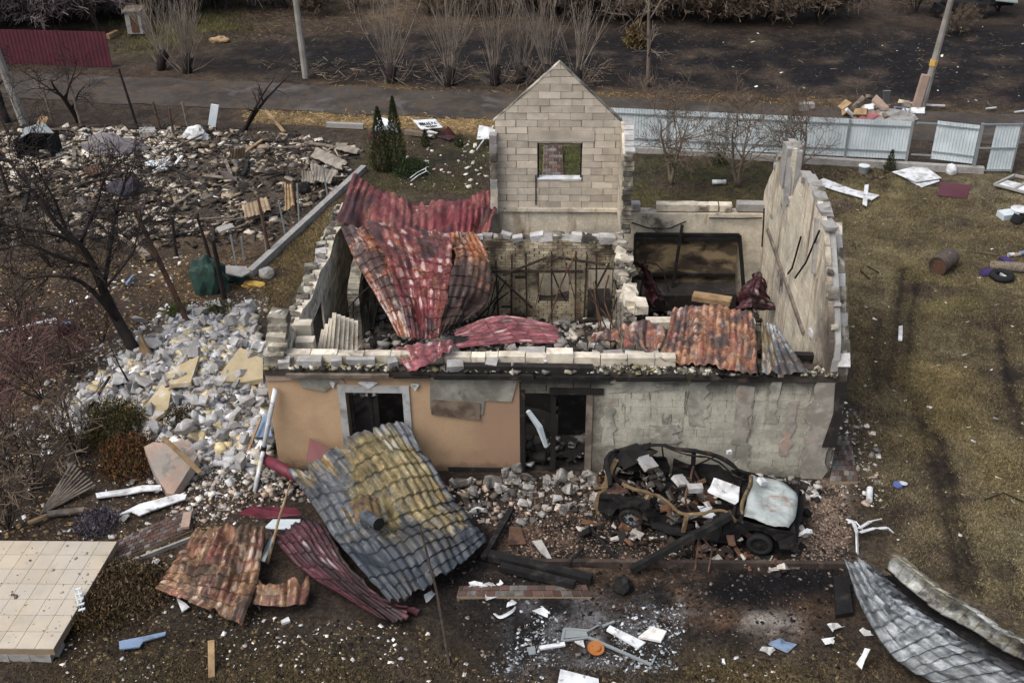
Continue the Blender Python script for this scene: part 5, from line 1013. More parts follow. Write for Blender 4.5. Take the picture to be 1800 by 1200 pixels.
def scatter_blocks(P, n, label, group, meshes, smin=.7, smax=1.15, seed=0, rest=None, dense=None, base=None):
    rng = np.random.RandomState(seed); P = np.array(P); lo, hi = P.min(0), P.max(0); out = []; grid = []
    tries = 0
    while len(out) < n and tries < n*80:
        tries += 1; x, y = lo+rng.rand(2)*(hi-lo)
        if not inside([tuple(q_) for q_ in P], np.array([x]), np.array([y]))[0]: continue
        if dense is not None and rng.rand() > dense(x, y): continue
        s = smin+(smax-smin)*rng.rand()**1.5; lvl = 0
        near = [g_ for g_ in grid if abs(g_[0]-x) < .3 and abs(g_[1]-y) < .3]
        if len(near) > 3: continue
        z = (gz1(x, y) if base is None else base(x, y))+.05*s+.11*len(near); grid.append((x, y))
        o = inst('rubble_block', meshes[rng.randint(len(meshes))], None, (x, y, z), (rng.randn()*.6, rng.randn()*.6, rng.rand()*6.3), (s, s, s)); tag(o, label(x, y, s) if callable(label) else label, 'concrete block', group); out.append(o)
    return out
def heap_label(kind):
    def f(x, y, s):
        size = 'large' if s > .86 else 'small' if s < .6 else 'medium-sized'
        if x < -10.6: place = 'at the left tip of the rubble heap'
        elif y > 4.2: place = 'at the upper heap end below the green tarpaulin'
        elif x > -7.7 and y < 2.2: place = 'beside the white downpipe at the house corner'
        elif y < 1.6: place = 'at the lower heap edge above the pink slab'
        elif x > -8.4: place = 'along the left wall of the house'
        else: place = 'among the yellow slabs in the middle of the rubble heap'
        return size+' '+kind+' '+place
    return f
scatter_blocks(HEAP, 285, heap_label('broken grey block'), 'grey blocks of the left rubble heap', CH, .3, 1.1, 5)
scatter_blocks(HEAP, 16, heap_label('yellow-faced block'), 'yellow faced blocks of the left rubble heap', CY, .8, 1.2, 6)
scatter_blocks(poly([(775,865),(880,845),(1040,835),(1060,880),(1000,910),(900,880),(800,895)]), 30, 'sooty concrete block fallen below the doorway in front of the house', 'blocks fallen before the doorway', CS, .5, .85, 7)
scatter_blocks([(-2.2,1.5),(-.8,1.5),(-.7,2.2),(1.4,2.2),(1.5,5.6),(-.9,6.0),(-1.5,3)], 26, 'pale block lying in the rubble of the middle room', 'blocks in the middle room', CS+CH[:3], .5, .95, 8, base=lambda x, y: float(pile(np.array([x]), np.array([y]))[0]))
scatter_blocks([(-5.6,2.4),(-3.9,2.4),(-3.6,5.5),(-5.2,6)], 24, 'grey block in the rubble of the left room', 'blocks in the left room', CS, .45, .9, 9, base=lambda x, y: float(pile(np.array([x]), np.array([y]))[0]))
for k, (a, b, lab) in enumerate([(248,567,'lone pale block on leaf litter beside the leaning burnt tree'),(306,575,'large pale block at the upper end of the rubble heap'),(980,882,'white block lying before the doorway, nearest the path edge'),(921,890,'small white block lying on ash left of the fallen blocks'),(1003,893,'pale square block right of the white block before the doorway'),(275,993,'small white block beside the red paved path'),(880,862,'pale pair of blocks at the foot of the ochre wall end')]):
    p = on(a, b); o = inst('rubble_block', CH[k % 6], None, (p[0], p[1], p[2]+.1), (.15*k, .1, k*.9), (.8,.8,.8) if k < 2 else (.6,.6,.6)); tag(o, lab, 'concrete block')
shards('rubble_fragments', HEAP, 13000, (.015,.24), ['c4c5c6','a5a6a8','86858a','d3d4d5','b5ada0','6a6765','c9b88a'], 'small grey fragments of the rubble heap left of the house', flat=.7, seed=51, elong=1.5)
shards('rubble_fragments', poly([(0,760),(120,640),(300,540),(470,520),(500,700),(490,860),(360,880),(150,830)]), 1500, (.02,.15), ['b0b0ae','96948f','7d7a75','c4c2bd','a8a092'], 'stray pale fragments scattered around the left rubble heap', mask=patchy(1.2, .42, 5, .15), flat=.6, seed=55, elong=1.6)
shards('rubble_fragments', poly([(1050,830),(1180,815),(1440,845),(1440,880),(1330,850),(1100,850)]), 500, (.03,.16), ['8d8a86','4a4643','a8a39b','2a2826','b5b0a8'], 'sooty rubble fragments between the burnt car and the wall', flat=.7, seed=54, elong=1.6)
shards('rubble_fragments', poly([(480,830),(780,850),(1060,830),(1070,900),(900,930),(760,910),(520,880),(440,880)]), 1500, (.025,.14), ['8d8a86','5a5653','a8a39b','77695a','b09a88','3a3735'], 'small sooty rubble fragments along the foot of the front wall', flat=.7, seed=52, elong=1.5)
shards('rubble_fragments', poly([(300,800),(480,790),(500,890),(300,930)]), 1000, (.02,.12), ['a8a39b','8d8a86','c9c4ba','b09a88','5a4f45'], 'small pale rubble fragments around the white downpipe foot', flat=.7, seed=53, elong=1.5)
M['pinkslab'] = mat('pink_slab', S('a58c7c'), [(S('8d8a84'), 1.3, .52, .06, .85), (S('6a6560'), 3, .6, .06, .7)], var=.25, bump=.7, bscale=20, bdist=.04)
# plaster slabs with yellow face
def slab(name, label, cat, pts, z, th, mt, dz=(), group=None, sub=0, seed=0):
    """flat board or sheet: outline in photo pixels at height z above the soil there; dz lifts single corners"""
    P = []
    for i, (a, b) in enumerate(pts):
        p = on(a, b); h = p[2]+z+(dz[i] if i < len(dz) else 0); p = Z(a, b, h); P.append((p[0], p[1], h))
    q = MB(); c = np.mean(P, 0); n_ = len(P)
    if n_ > 4 or dz: # triangulate around the centre so bent boards stay solid
        V = P+[tuple(c)]; V = np.array(V); Lw = V-np.array([0,0,th]); nv = n_+1
        F = [(i, (i+1) % n_, n_) for i in range(n_)]+[(nv+(i+1) % n_, nv+i, nv+n_) for i in range(n_)]+[(i, nv+i, nv+(i+1) % n_, (i+1) % n_) for i in range(n_)]
        q.add(np.concatenate([V, Lw]), F)
    else: q.prism(P, (0, 0, -th))
    return tag(q.build(name, mt), label, cat, group)
slab('plaster_slab','tall yellow plastered wall slab nearest the house corner in the rubble heap','wall slab',[(378,668),(422,610),(462,630),(462,665),(425,672)],.25,.14,M['yellow'],(.0,.25,.25,.05,0))
slab('plaster_slab','yellow plastered wall slab at the middle of the rubble heap','wall slab',[(282,655),(350,625),(335,672),(300,675)],.2,.12,M['yellow'],(0,.2,.1,0))
slab('plaster_slab','cracked yellow wall slab lower in the rubble heap','wall slab',[(245,725),(285,675),(300,690),(295,720),(268,740)],.2,.1,M['yellow'],(0,.15,.1,0,0))
slab('plaster_slab','small yellow board lying flat right of the cracked yellow slab','wall slab',[(338,700),(365,693),(367,705),(342,712)],.25,.06,M['yellow'])
slab('plaster_slab','pale yellow slab at the lower left of the rubble heap','wall slab',[(200,710),(240,700),(240,725),(205,738)],.15,.12,M['yellow'],(0,.1,0,0))
slab('plaster_slab','big pink plastered slab standing on its corner below the rubble heap','wall slab',[(253,785),(270,776),(290,779),(330,772),(340,785),(348,800),(330,828),(305,868),(292,866),(270,828)],.1,.28,M['pinkslab'],(.55,.62,.6,.7,.62,.5,.28,.0,.0,.25))
slab('blue_board','slanted blue-grey board beside the white downpipe','board',[(440,760),(470,725),(478,765),(445,768)],.1,.03,M['blue'],(0,.5,.4,0))
q = MB(); q.beam(on(286,768,1.05), on(352,830,.55), .1, .05); tag(q.build('timber_plank', M['wood']), 'pale timber plank leaning over the pink slab', 'plank')
q = MB(); q.beam(on(437,790,.1), on(458,735,.6), .06, .04); tag(q.build('timber_plank', M['wood']), 'thin yellow lath leaning on the blue board', 'plank')
slab('white_trim','curved white trim strip above the pair of strips left of the pink slab','trim',[(168,866),(225,858),(250,852),(282,852),(285,860),(250,862),(222,868),(170,874)],.12,.03,M['white'],(0,.05,.1,.1,.1,.05,0,0))
slab('white_trim','long torn white trim strip below the pink slab','trim',[(205,905),(245,885),(310,868),(328,868),(325,876),(270,895),(245,905),(230,898)],.12,.03,M['white'],(0,.05,.1,.1,.05,0,0,0))
slab('white_trim','small grey torn scrap at the end of the long white strip','trim',[(208,912),(222,900),(228,905),(218,916)],.08,.02,M['conc'])
slab('blue_board','pale blue board with pointed end on the soil at the lower left','board',[(209,1126),(250,1118),(292,1109),(290,1115),(252,1126),(245,1136),(210,1140)],.1,.03,M['blue'],(0,.03,.03,0,0,0,0))
slab('metal_strip','pale blue metal strip behind the orange ground sheet','strip',[(463,928),(480,912),(528,912),(526,930)],.4,.02,M['bluegrey'])
slab('metal_strip','crumpled silver strip between orange and crimson ground sheets','strip',[(458,985),(466,962),(480,936),(485,938),(474,966),(466,986)],.4,.02,M['gategrey'],(0,.12,.05,.1,.02,0))
slab('tile_scrap','torn orange scrap standing between the crimson sheet and the huge grey sheet','tile scrap',[(508,952),(530,930),(538,932),(530,965),(512,958)],.4,.02,M['redI'],(0,.15,.2,0,0))
slab('white_scrap','white corner scrap at the lower edge of the orange ground sheet','scrap',[(310,1050),(325,1058),(333,1066),(320,1075)],.1,.02,M['white'])
slab('white_scrap','white scrap on soil right of the orange ground sheet','scrap',[(493,1090),(507,1083),(510,1090),(496,1095)],.06,.05,M['white'])
q = MB(); q.tube([on(470,990,.1), on(492,905,.9), on(510,850,1.3)], [.035,.03,.02], 6); tag(q.build('wooden_stake', M['wood']), 'thin bare stake standing between the ground sheets', 'stake')
q = MB(); q.tube([on(790,1168,.02), on(768,1040,.9), on(738,925,1.9)], [.03,.027,.02], 6); tag(q.build('wooden_stake', M['bark']), 'tall thin pole standing before the huge grey sheet', 'pole')

# ================================================================ POSTS, FENCES, POLES
def util_pole(base, h, lean, label, r0=.17, insul=True):
    p = on(*base); t = thing('utility_pole', label, 'utility pole', (p[0], p[1], p[2]-.05)); q = MB(); top = p+np.array([lean[0], lean[1], h]); q.tube([p-(0,0,.3), top], [r0, r0*.62], 8); q.build('shaft', M['pole'], t)
    if insul:
        q = MB(); q.beam(top+(-.7,0,-.5), top+(.7,0,-.5), .08, .08); q.build('cross_arm', M['greywood'], t)
        for k in (-.6,-.2,.6): q = MB(); q.tube([top+(k,0,-.46), top+(k,0,-.3)], .05, 8); q.build('insulator', M['white'], t)
    return t, p, top
util_pole((45,220), 9.5, (-1.1,-.3), 'grey concrete utility pole at the left edge beside the road', .2)
util_pole((538,137), 9.0, (-.2,.0), 'grey concrete utility pole beyond the road among the pollard willows')
t, p, top = util_pole((1618,195), 6.6, (.55,0), 'leaning concrete utility pole beyond the white fence', .17, False)
q = MB(); q.beam(p+(-.28,-.1,0), p+(-.08,-.05,1.6), .3, .25); q.build('stub_prop', M['pink'], t)
q = MB(); q.tube([top*.0+p+np.array([.55,0,6.6])*.93, p+np.array([.55,0,6.6])*.97], .2, 8); q.build('lamp_box', M['white'], t)
q = MB(); q.tube([p+np.array([.55,0,6.6])*.30, p+np.array([.55,0,6.6])*.34], .165, 8); q.build('yellow_band', M['yellowbag'], t)
def corrug_panel(a, b, z0, z1, mt, name, parent, pitch=.11, depth=.018):
    """profiled steel sheet between two ground points"""
    a = np.array(a[:2]); b = np.array(b[:2]); L = np.linalg.norm(b-a); d = (b-a)/L; n_ = np.array([d[1], -d[0]]); m_ = max(2, int(L/pitch)); V = []; k = 0
    for i in range(m_):
        for f, h in ((.0,0),(.4,0),(.5,1),(.9,1)):
            s = (i+f)/m_*L; V.append((*(a+d*s+n_*h*depth), z0)); V.append((*(a+d*s+n_*h*depth), z1))
    V.append((*b, z0)); V.append((*b, z1)); F = [(2*i, 2*i+2, 2*i+3, 2*i+1) for i in range(len(V)//2-1)]
    q = MB(); q.add(V, F); o = q.build(name, mt, parent); mo = o.modifiers.new('t', 'SOLIDIFY'); mo.thickness = .004; return o
fa = Z(1070,264,0); fb = Z(1590,291,0); FE = thing('metal_fence', 'long pale blue-grey profiled metal fence behind the house', 'fence', (*((fa+fb)/2)[:2], 0))
FH = 1.75; nf_ = 5
for k in range(nf_):
    a = fa+(fb-fa)*k/nf_; b = fa+(fb-fa)*(k+1)/nf_; corrug_panel(a+(fb-fa)*.001, b-(fb-fa)*.001, .25, FH, M['bluegrey'], 'fence_panel', FE)
for k in range(nf_+1):
    a = fa+(fb-fa)*k/nf_; q = MB(); q.box((a[0], a[1]-.07, .85), (.08,.06,1.8)); q.build('post', M['gategrey'], FE)
for h in (.55, 1.55):
    q = MB(); q.beam((fa[0], fa[1]-.045, h), (fb[0], fb[1]-.045, h), .03, .05); q.build('rail', M['gategrey'], FE)
pg = Z(1728,303,0); q = MB(); q.beam((fa[0],fa[1],.08), (pg[0],pg[1],.08), .25, .26); q.build('footing', M['conc'], FE)
g1 = thing('gate_leaf', 'pale profiled metal gate leaf standing apart right of the long fence', 'gate', (*Z(1665,300,0)[:2], 0)); a = Z(1633,292,0); b = Z(1706,301,0)
corrug_panel(a, b, .3, 1.8, M['bluegrey'], 'panel', g1)
for h in (.6,1.65): q = MB(); q.beam((a[0],a[1]-.04,h), (b[0],b[1]-.04,h), .03, .05); q.build('rail', M['gategrey'], g1)
q = MB(); q.box((b[0]+.06,b[1]-.05,.95),(.1,.08,1.9)); q.build('post', M['gategrey'], g1)
g2 = thing('wicket_gate', 'narrow pale metal wicket gate at the right edge of the fence', 'gate', (*Z(1757,304,0)[:2], 0)); a = Z(1733,302,0); b = Z(1776,302,0)
corrug_panel(a, b, .1, 1.85, M['bluegrey'], 'panel', g2)
for p0, p1 in (((a[0]-.5,a[1],1.87),(b[0],b[1],1.87)),((a[0]-.5,a[1],.95),(b[0],b[1],.95)),((a[0]-.5,a[1],.06),(b[0],b[1],.06)),((b[0],b[1],.0),(b[0],b[1],1.9))): q = MB(); q.beam(np.array(p0)+(0,-.04,0), np.array(p1)+(0,-.04,0), .05, .05); q.build('frame_bar', M['gategrey'], g2)
for h in (.45,1.7):
    a = Z(1598,291,0); b = Z(1633,293,0); q = MB(); q.beam((a[0],a[1],h),(b[0],b[1],h),.04,.05); q.build('rail', M['gategrey'], g1)
mf = thing('maroon_fence', 'dark maroon profiled metal fence beyond the road at the upper left', 'fence', (*Z(100,112,0)[:2], 0)); a = Z(-160,108,0); b = Z(198,118,0)
for k in range(4): corrug_panel(a+(b-a)*k/4, a+(b-a)*(k+.997)/4, .0, 1.75, M['maroon'], 'fence_panel', mf, pitch=.2)
# left boundary: concrete footing and steel posts towards the ruins
lb = thing('plot_boundary', 'low concrete footing with thin steel posts along the left side of the plot', 'fence', (*Z(510,410,0)[:2], 0))
q = MB(); q.beam(Z(440,482,.1), Z(640,297,.1), .22, .3); q.build('footing', M['conc'], lb)
for k, (a, b, h) in enumerate([(418,485,1.4),(470,445,1.5),(500,415,1.3),(528,390,1.4),(575,350,1.3),(430,460,.9)]):
    p = Z(a, b, 0); q = MB(); q.box((p[0], p[1], h/2), (.05,.05,h), rotm((k%3-1)*.05,(k%2-.5)*.1,0)); q.build('post', M['gategrey'], lb)
slab('cover_board','grey board lying at the near end of the plot boundary footing','board',[(390,466),(432,468),(440,478),(425,485),(395,480)],.45,.05,M['conc'])
# charred stakes and thin posts in the ruins
for k, (a, b, h, lx, ly, lab) in enumerate([(335,575,3.4,-1.2,.6,'tall leaning rusty post above the rubble heap'),(240,218,2.4,-.3,0,'leaning charred pole beside the road'),(143,222,2.0,-.1,0,'pale post at the far edge of the ruins beside the burnt tree'),(283,232,1.3,-.1,0,'brown post right of the leaning charred pole'),(305,235,1.1,0,0,'short brown post among the far ruins'),(332,228,1.2,-.1,0,'thin pale stake left of the white bag'),(95,222,1.6,-.1,0,'thin stake right of the utility pole foot'),(395,525,1.9,-.1,.1,'short thick burnt post standing in the green tarpaulin'),(520,372,1.2,.05,0,'rusty post standing by the ruins edge'),(475,450,2.0,-.2,.2,'dark leaning steel post by the boundary footing'),(15,340,2.6,-.2,.1,'blackened post at the left edge of the ruins'),(370,455,1.5,-.2,0,'thin burnt stake on the litter beside the plot boundary'),(310,450,1.4,.1,0,'thin burnt stake right of the leaning burnt tree top')]):
    p = on(a, b); q = MB(); r = .06 if k not in (0,7) else .085; q.tube([p-(0,0,.1), p+np.array([lx*.5,ly*.5,h*.5]), p+np.array([lx,ly,h])], [r, r*.9, r*.7], 6); tag(q.build('fence_post', M['rust'] if k in (0,8,9,3,4) else M['burntbark'] if k in (1,7,10,11,12) else M['greywood']), lab, 'post')

# ================================================================ TREES
def grow(out, rng, p, d, L, r, lvl, wander, up, nchild, ratio, seg=5):
    pts = [p]; dd = d/np.linalg.norm(d); rr = [r]
    for i in range(seg):
        dd = dd+rng.randn(3)*wander+np.array([0,0,up]); dd /= np.linalg.norm(dd); pts.append(pts[-1]+dd*L/seg); rr.append(r*(1-.75*(i+1)/seg))
    out.append((pts, rr, lvl))
    if lvl <= 0: return
    for c in range(nchild):
        t = .25+.75*(c+rng.rand())/nchild; i = min(int(t*seg), seg-1); q = pts[i]+(pts[i+1]-pts[i])*(t*seg-i)
        ax = rng.randn(3); side_ = np.cross(dd, ax); side_ /= np.linalg.norm(side_)+1e-9; nd = dd*(.45+.3*rng.rand())+side_*.8
        grow(out, rng, q, nd, L*ratio*(.7+.6*rng.rand())*(1.1-.4*t), r*(1-.7*t)*.6, lvl-1, wander*1.15, up, nchild, ratio, max(3, seg-1))
def tree_parts(t, segs, thick, trunkm, twigm, tn=4):
    a = MB(); b = MB()
    for pts, rr, lvl in segs:
        rr = [max(x, .007) for x in rr]
        if lvl >= thick: a.tube(pts, rr, 8)
        else: b.tube(pts, rr, tn if lvl > 0 else 3, cap=False)
    a.build('trunk', trunkm, t, smooth=True)
    if b.v: b.build('crown', twigm, t)
def bare_tree(name, label, base, h, seed, trunkm='bark', twigm='twig', r=.12, lvl=3, wander=.16, up=.06, nchild=6, ratio=.55, lean=(0,0), stems=1, group=None, cat='tree', spread=.25, thick=None, first=.3):
    rng = np.random.RandomState(seed); p = np.array(base, float); t = thing(name, label, cat, p, group); out = []
    for s in range(stems):
        d = np.array([lean[0]+rng.randn()*spread*(stems > 1), lean[1]+rng.randn()*spread*(stems > 1), 1.0])
        grow(out, rng, p-(0,0,.1), d, h*(.8+.3*rng.rand() if stems > 1 else 1), r, lvl, wander*.5, up, nchild, ratio, 7)
    tree_parts(t, out, lvl-1 if thick is None else thick, M[trunkm], M[twigm]); return t
# leaning burnt tree of the foreground left: trunk follows the photo
tb = on(245,625); t = thing('burnt_tree', 'large leaning burnt tree with a split trunk foot at the top of the rubble heap', 'tree', tb); out = []; rng = np.random.RandomState(4)
tp = [tb-(0,0,.1)]+[Yp(a, b, c) for a, b, c in ((205,560,5.0),(182,510,5.0),(165,470,4.9),(140,430,4.8),(100,395,4.7),(70,350,4.6))]
out.append((crspline(np.array(tp), 0, np.linspace(0,1,16)), list(np.linspace(.17,.045,16)), 4))
for (a0, b0, pts2, r) in ((205,560,[(150,500,4.3),(100,485,4.0),(40,490,3.8)],.11),(182,510,[(195,430,5.4),(205,370,5.6),(225,300,5.8)],.09),(165,470,[(120,410,5.2),(95,350,5.4),(60,290,5.4)],.09),(140,430,[(90,410,4.4),(30,400,4.2),(-40,380,4.0)],.09),(140,430,[(170,360,5.2),(185,310,5.3),(215,285,5.4)],.07),(100,395,[(60,340,4.9),(20,290,5),(-20,250,5)],.06),(182,510,[(230,450,4.6),(240,420,4.6),(262,330,4.5)],.05),(165,470,[(100,450,4.2),(50,430,4.0),(0,440,3.9)],.08)):
    y0 = 4.9; pp = [Yp(a0, b0, y0)]+[Yp(*c) for c in pts2]; cv = crspline(np.array(pp), 0, np.linspace(0,1,9)); r *= .72; out.append((cv, list(np.linspace(r, r*.25, 9)), 4))
    for k in range(1, 9):
        for m_ in range(1+(k % 2)):
            d = (cv[k]-cv[k-1]); d = d/np.linalg.norm(d)+rng.randn(3)*.7+np.array([0,0,.15]); grow(out, rng, cv[k], d, .9+.7*rng.rand(), r*.28, 2, .22, .02, 5, .6, 4)
tree_parts(t, out, 3, M['burntbark'], M['burntbark'])
q = MB(); q.prism([tb+(.1,-.25,.1), tb+(.45,-.2,.05), tb+(.2,-.15,.8)], (0,.08,0)); q.build('split_wood', M['wood'], t)
# other trees
bare_tree('burnt_tree','burnt black orchard tree with flat crown beside the far road', on(140,215), 2.6, 11, 'burntbark','burntbark', .13, 3, .25, .0, 6, .7, lean=(-.05,0))
bare_tree('burnt_tree','burnt forked stump with one long leaning limb near the far road', on(428,228), 3.2, 12, 'burntbark','burntbark', .09, 2, .12, .0, 5, .3, lean=(.45,0), stems=2, spread=.35)
bare_tree('burnt_tree','blackened leaning trunk at the left edge by the road', on(15,215), 2.8, 13, 'burntbark','burntbark', .16, 3, .2, .02, 6, .55, lean=(-.25,0))
for k, (a, b, h, s, lab) in enumerate([(1180,325,2.9,21,'bare fruit tree nearest the block gable in front of the pale fence'),(1298,328,3.0,22,'bare fruit tree just left of the broken right gable wall'),(1400,330,2.7,23,'bare fruit tree behind the top of the broken right gable wall')]):
    bare_tree('fruit_tree', lab, on(a, b), h, s, 'palebark','twig', .075, 3, .2, .05, 7, .62, lean=(.05*(1-k),0), group='bare fruit trees in the back yard', stems=2, spread=.22)
bare_tree('young_tree','bare slim tree with forked crown beyond the road, right of the block gable', on(1138,152), 6.0, 31, 'palebark','willow', .11, 3, .1, .05, 7, .45)
# pollard willows
def willow(base, seed, label, n=34, H=4.2, head=.7, spread=.62):
    rng = np.random.RandomState(seed); lean = rng.randn(2)*.12; H *= .8+.6*rng.rand(); n = int(n*(.55+.6*rng.rand())); spread = .35+.5*rng.rand(); p = on(*base); t = thing('pollard_willow', label, 'willow', p, 'pollard willows beyond the road'); q = MB(); hd = p+np.array([rng.randn()*.1, 0, head])
    q.tube([p-(0,0,.2), p+(0,0,head*.5), hd, hd+(0,0,.25)], [.30,.22,.3,.12], 9); q.build('trunk', M['burntbark'], t, smooth=True); q = MB()
    for k in range(n):
        a = rng.rand()*6.28; s = spread*rng.rand()**.8; d = np.array([math.cos(a)*s+lean[0], math.sin(a)*s*.7+lean[1], 1.0]); L = H*(.3+.75*rng.rand()); o_ = hd+np.array([math.cos(a),math.sin(a),0])*.25*rng.rand(); seg = 6; pts = [o_]
        for i in range(seg): d = d+rng.randn(3)*.07+np.array([0,0,.04]); pts.append(pts[-1]+d/np.linalg.norm(d)*L/seg)
        r = .010+.02*rng.rand()**2; q.tube(pts, list(np.linspace(r, .006, seg+1)), 4, cap=False)
        for m_ in range(4):
            i = rng.randint(2, seg); dd = d+rng.randn(3)*.45; dd /= np.linalg.norm(dd); q.tube([pts[i], pts[i]+dd*.5+(0,0,.1), pts[i]+dd*1.0+(0,0,.35)], [.011,.008,.005], 3, cap=False)
    for k in range(12):
        a = rng.rand()*6.28; o_ = p+np.array([math.cos(a)*.5, math.sin(a)*.4, 0])*rng.rand(); d = np.array([math.cos(a)*.9, math.sin(a)*.5, .8+.6*rng.rand()])+rng.randn(3)*.2
        q.tube([o_, o_+d*.5, o_+d*.9+(0,0,.15)], [.016,.011,.006], 3, cap=False)
    q.build('crown', M['willow'], t)
for k, (a, b, n_, H, lab) in enumerate([(688,145,34,4.2,'pollard willow, first right of the middle utility pole'),(790,150,36,4.3,'pollard willow above the two thujas, second from the middle pole'),(870,148,26,4.6,'pollard willow third from the middle utility pole'),(915,145,24,4.4,'pollard willow just left of the block gable'),(960,148,24,5.0,'pollard willow directly behind the gable peak'),(1015,155,26,4.0,'low pollard willow just right of the gable peak'),(330,128,40,3.4,'thick burnt-footed pollard willow above the road at the left'),(285,122,24,3.0,'bushy pollard willow left of the burnt-footed one')]):
    willow((a, b), 40+k, lab, n_, H)
# orchard and thicket along the top edge: bare trees sharing four crowns
protos = []
def proto(seed, h, r, lvl, nchild, twigm, stems=1):
    rng = np.random.RandomState(seed); out = []
    for s in range(stems): grow(out, rng, np.zeros(3)-(0,0,.1), np.array([rng.randn()*.3*(stems > 1), rng.randn()*.3*(stems > 1), 1.0]), h, r, lvl, .1, .05, nchild, .6, 6)
    a, b = MB(), MB()
    for pts, rr, l in out: (a if l >= lvl-1 else b).tube(pts, [max(x, .016 if h > 2 else .009) for x in rr], 5 if l >= lvl-1 else 3, cap=False)
    return a.mesh('trunk', M['bark'], (0,0,0), True), b.mesh('crown', M[twigm], (0,0,0))
M['violet'] = mat('violet_twigs', S('74686a'), var=.25, bump=0)
PR = [proto(s, 3.4, .09, 3, 9, 'violet', 2) for s in (61,62,63)]; PD = [proto(s, 2.4, .06, 3, 7, 'twig', 5) for s in (71,72,73)]
def clone_tree(name, pr, p, s, rz, label, group, cat='tree'):
    t = thing(name, label, cat, p, group)
    for nm, me_ in zip(('trunk','crown'), pr):
        o = bpy.data.objects.new(nm, me_); COL.objects.link(o); o.parent = t
    t.scale = (s, s, s); t.rotation_euler = (0, 0, rz); return t
rng = np.random.RandomState(9)
for k in range(56):
    a = -60+rng.rand()*480; b = 8+rng.rand()*54
    if a > 190: b = 4+rng.rand()*22
    clone_tree('orchard_tree', PR[k % 3], on(a, b), .8+.5*rng.rand(), rng.rand()*6.28, 'bare violet-grey tree in the thicket behind the maroon fence', 'bare trees behind the maroon fence')
for k in range(22): # trees rooted just above the picture's upper edge
    a = -80+rng.rand()*480; p = on(a, 0); p = p+np.array([0, 1+rng.rand()*12, 0]); p[2] = gz1(p[0], p[1])
    clone_tree('orchard_tree', PR[k % 3], p, .9+.5*rng.rand(), rng.rand()*6.28, 'bare violet-grey tree in the thicket behind the maroon fence', 'bare trees behind the maroon fence')
for k in range(40):
    a = 960+rng.rand()*510; b = 15+rng.rand()*22+(8 if a > 1240 else 0)
    clone_tree('thicket_bush', PD[k % 3], on(a, b), .75+.55*rng.rand(), rng.rand()*6.28, 'dark leafless bush in the hedge along the upper edge right of centre', 'dark bushes along the upper edge', 'bush')
for k in range(14):
    a = 430+rng.rand()*520; b = 4+rng.rand()*30
    clone_tree('scrub_bush', PD[k % 3], on(a, b), .5+.4*rng.rand(), rng.rand()*6.28, 'brown leafless scrub bush on the far field above the willows', 'scrub bushes on the far field', 'bush')
# hedge mass and dark things at the upper right
for k, (a, b, s, lab) in enumerate([(1755,20,.9,'dark leafless bush beside the black wreckage at the upper right'),(1610,22,.8,'dark leafless bush left of the leaning utility pole top'),(1690,60,.5,'small dry bush right of the leaning utility pole')]):
    clone_tree('dark_bush', PD[k], on(a, b), s, k*1.3, lab, None, 'bush')
# red twig shrubs and dry bushes at the left
PRd = [proto(s, 1.5, .022, 2, 7, 'redtwig', 5) for s in (81,82)]; PBr = [proto(s, 1.4, .028, 2, 7, 'twig', 5) for s in (83,84)]
for k, (a, b, s, pr, lab) in enumerate([(75,700,1.1,PRd[0],'reddish twiggy shrub at the left end of the rubble heap'),(125,655,.9,PRd[1],'reddish twiggy shrub above the left end of the rubble heap'),(35,640,1.0,PRd[0],'reddish twiggy shrub near the left edge of the picture'),(20,780,1.0,PRd[1],'reddish twiggy shrub left below the rubble heap'),(140,800,1.0,PBr[0],'brown twiggy shrub below the rubble heap by the lath bundle'),(60,860,1.2,PBr[1],'brown leafless shrub with bent stems at the left edge'),(15,930,1.0,PBr[0],'brown leafless shrub just above the beige terrace'),(180,600,.8,PRd[1],'thin reddish shrub beside the leaning burnt tree'),(30,560,.9,PBr[1],'brown leafless shrub on the litter at the left edge'),(90,470,1.0,PBr[0],'brown leafless shrub under the burnt tree crown')]):
    clone_tree('twig_shrub', pr, on(a, b), s, k*1.1, lab, None, 'shrub')
# evergreen foliage
def evergreen(name, label, base, h, r, seed, n=6000, cols=('2c3a1e','3a4424','4a4a28','1f2a18'), shape='cone', cat='thuja', leaf=.05):
    rng = np.random.RandomState(seed); p = on(*base); t = thing(name, label, cat, p); q = MB(); q.tube([p-(0,0,.1), p+(0,0,h*.6)], [.05,.02], 6); q.build('trunk', M['bark'], t)
    V = []; F = []; Cc = []
    for i in range(n):
        a = rng.rand()*6.28
        if shape == 'cone': z = rng.rand()**1.25; rad = r*(1-z)**.75*(min(1, z*6+.35)); rho = rad*(.55+.5*rng.rand()**.5)*(1+.22*math.sin(a*5+z*20)); c = np.array([math.cos(a)*rho, math.sin(a)*rho, z*h])
        else:
            d = rng.randn(3); d[2] = abs(d[2]); d /= np.linalg.norm(d); k_ = (.55+.5*rng.rand()**.5)*(1+.25*math.sin(3*a+seed)); c = d*np.array([r, r, h])*k_
        o_ = np.array([math.cos(a)*.5, math.sin(a)*.5, .9])+rng.randn(3)*.35; o_ /= np.linalg.norm(o_); s_ = np.cross(o_, rng.randn(3)); s_ /= np.linalg.norm(s_)
        L = leaf*(.7+.8*rng.rand()); b0 = p+c; V += [b0-s_*L*.3, b0+s_*L*.3, b0+o_*L*1.3]; F.append((3*i, 3*i+1, 3*i+2)); cc = np.array(S(cols[rng.randint(len(cols))]))*(.9+.7*rng.rand()); Cc += [[*cc, 1]]*3
    q = MB(); q.v = [np.array(V)]; q.f = F; q.nv = len(V); q.c = [np.array(Cc)]; q.build('crown', M['thuja'], t); return t
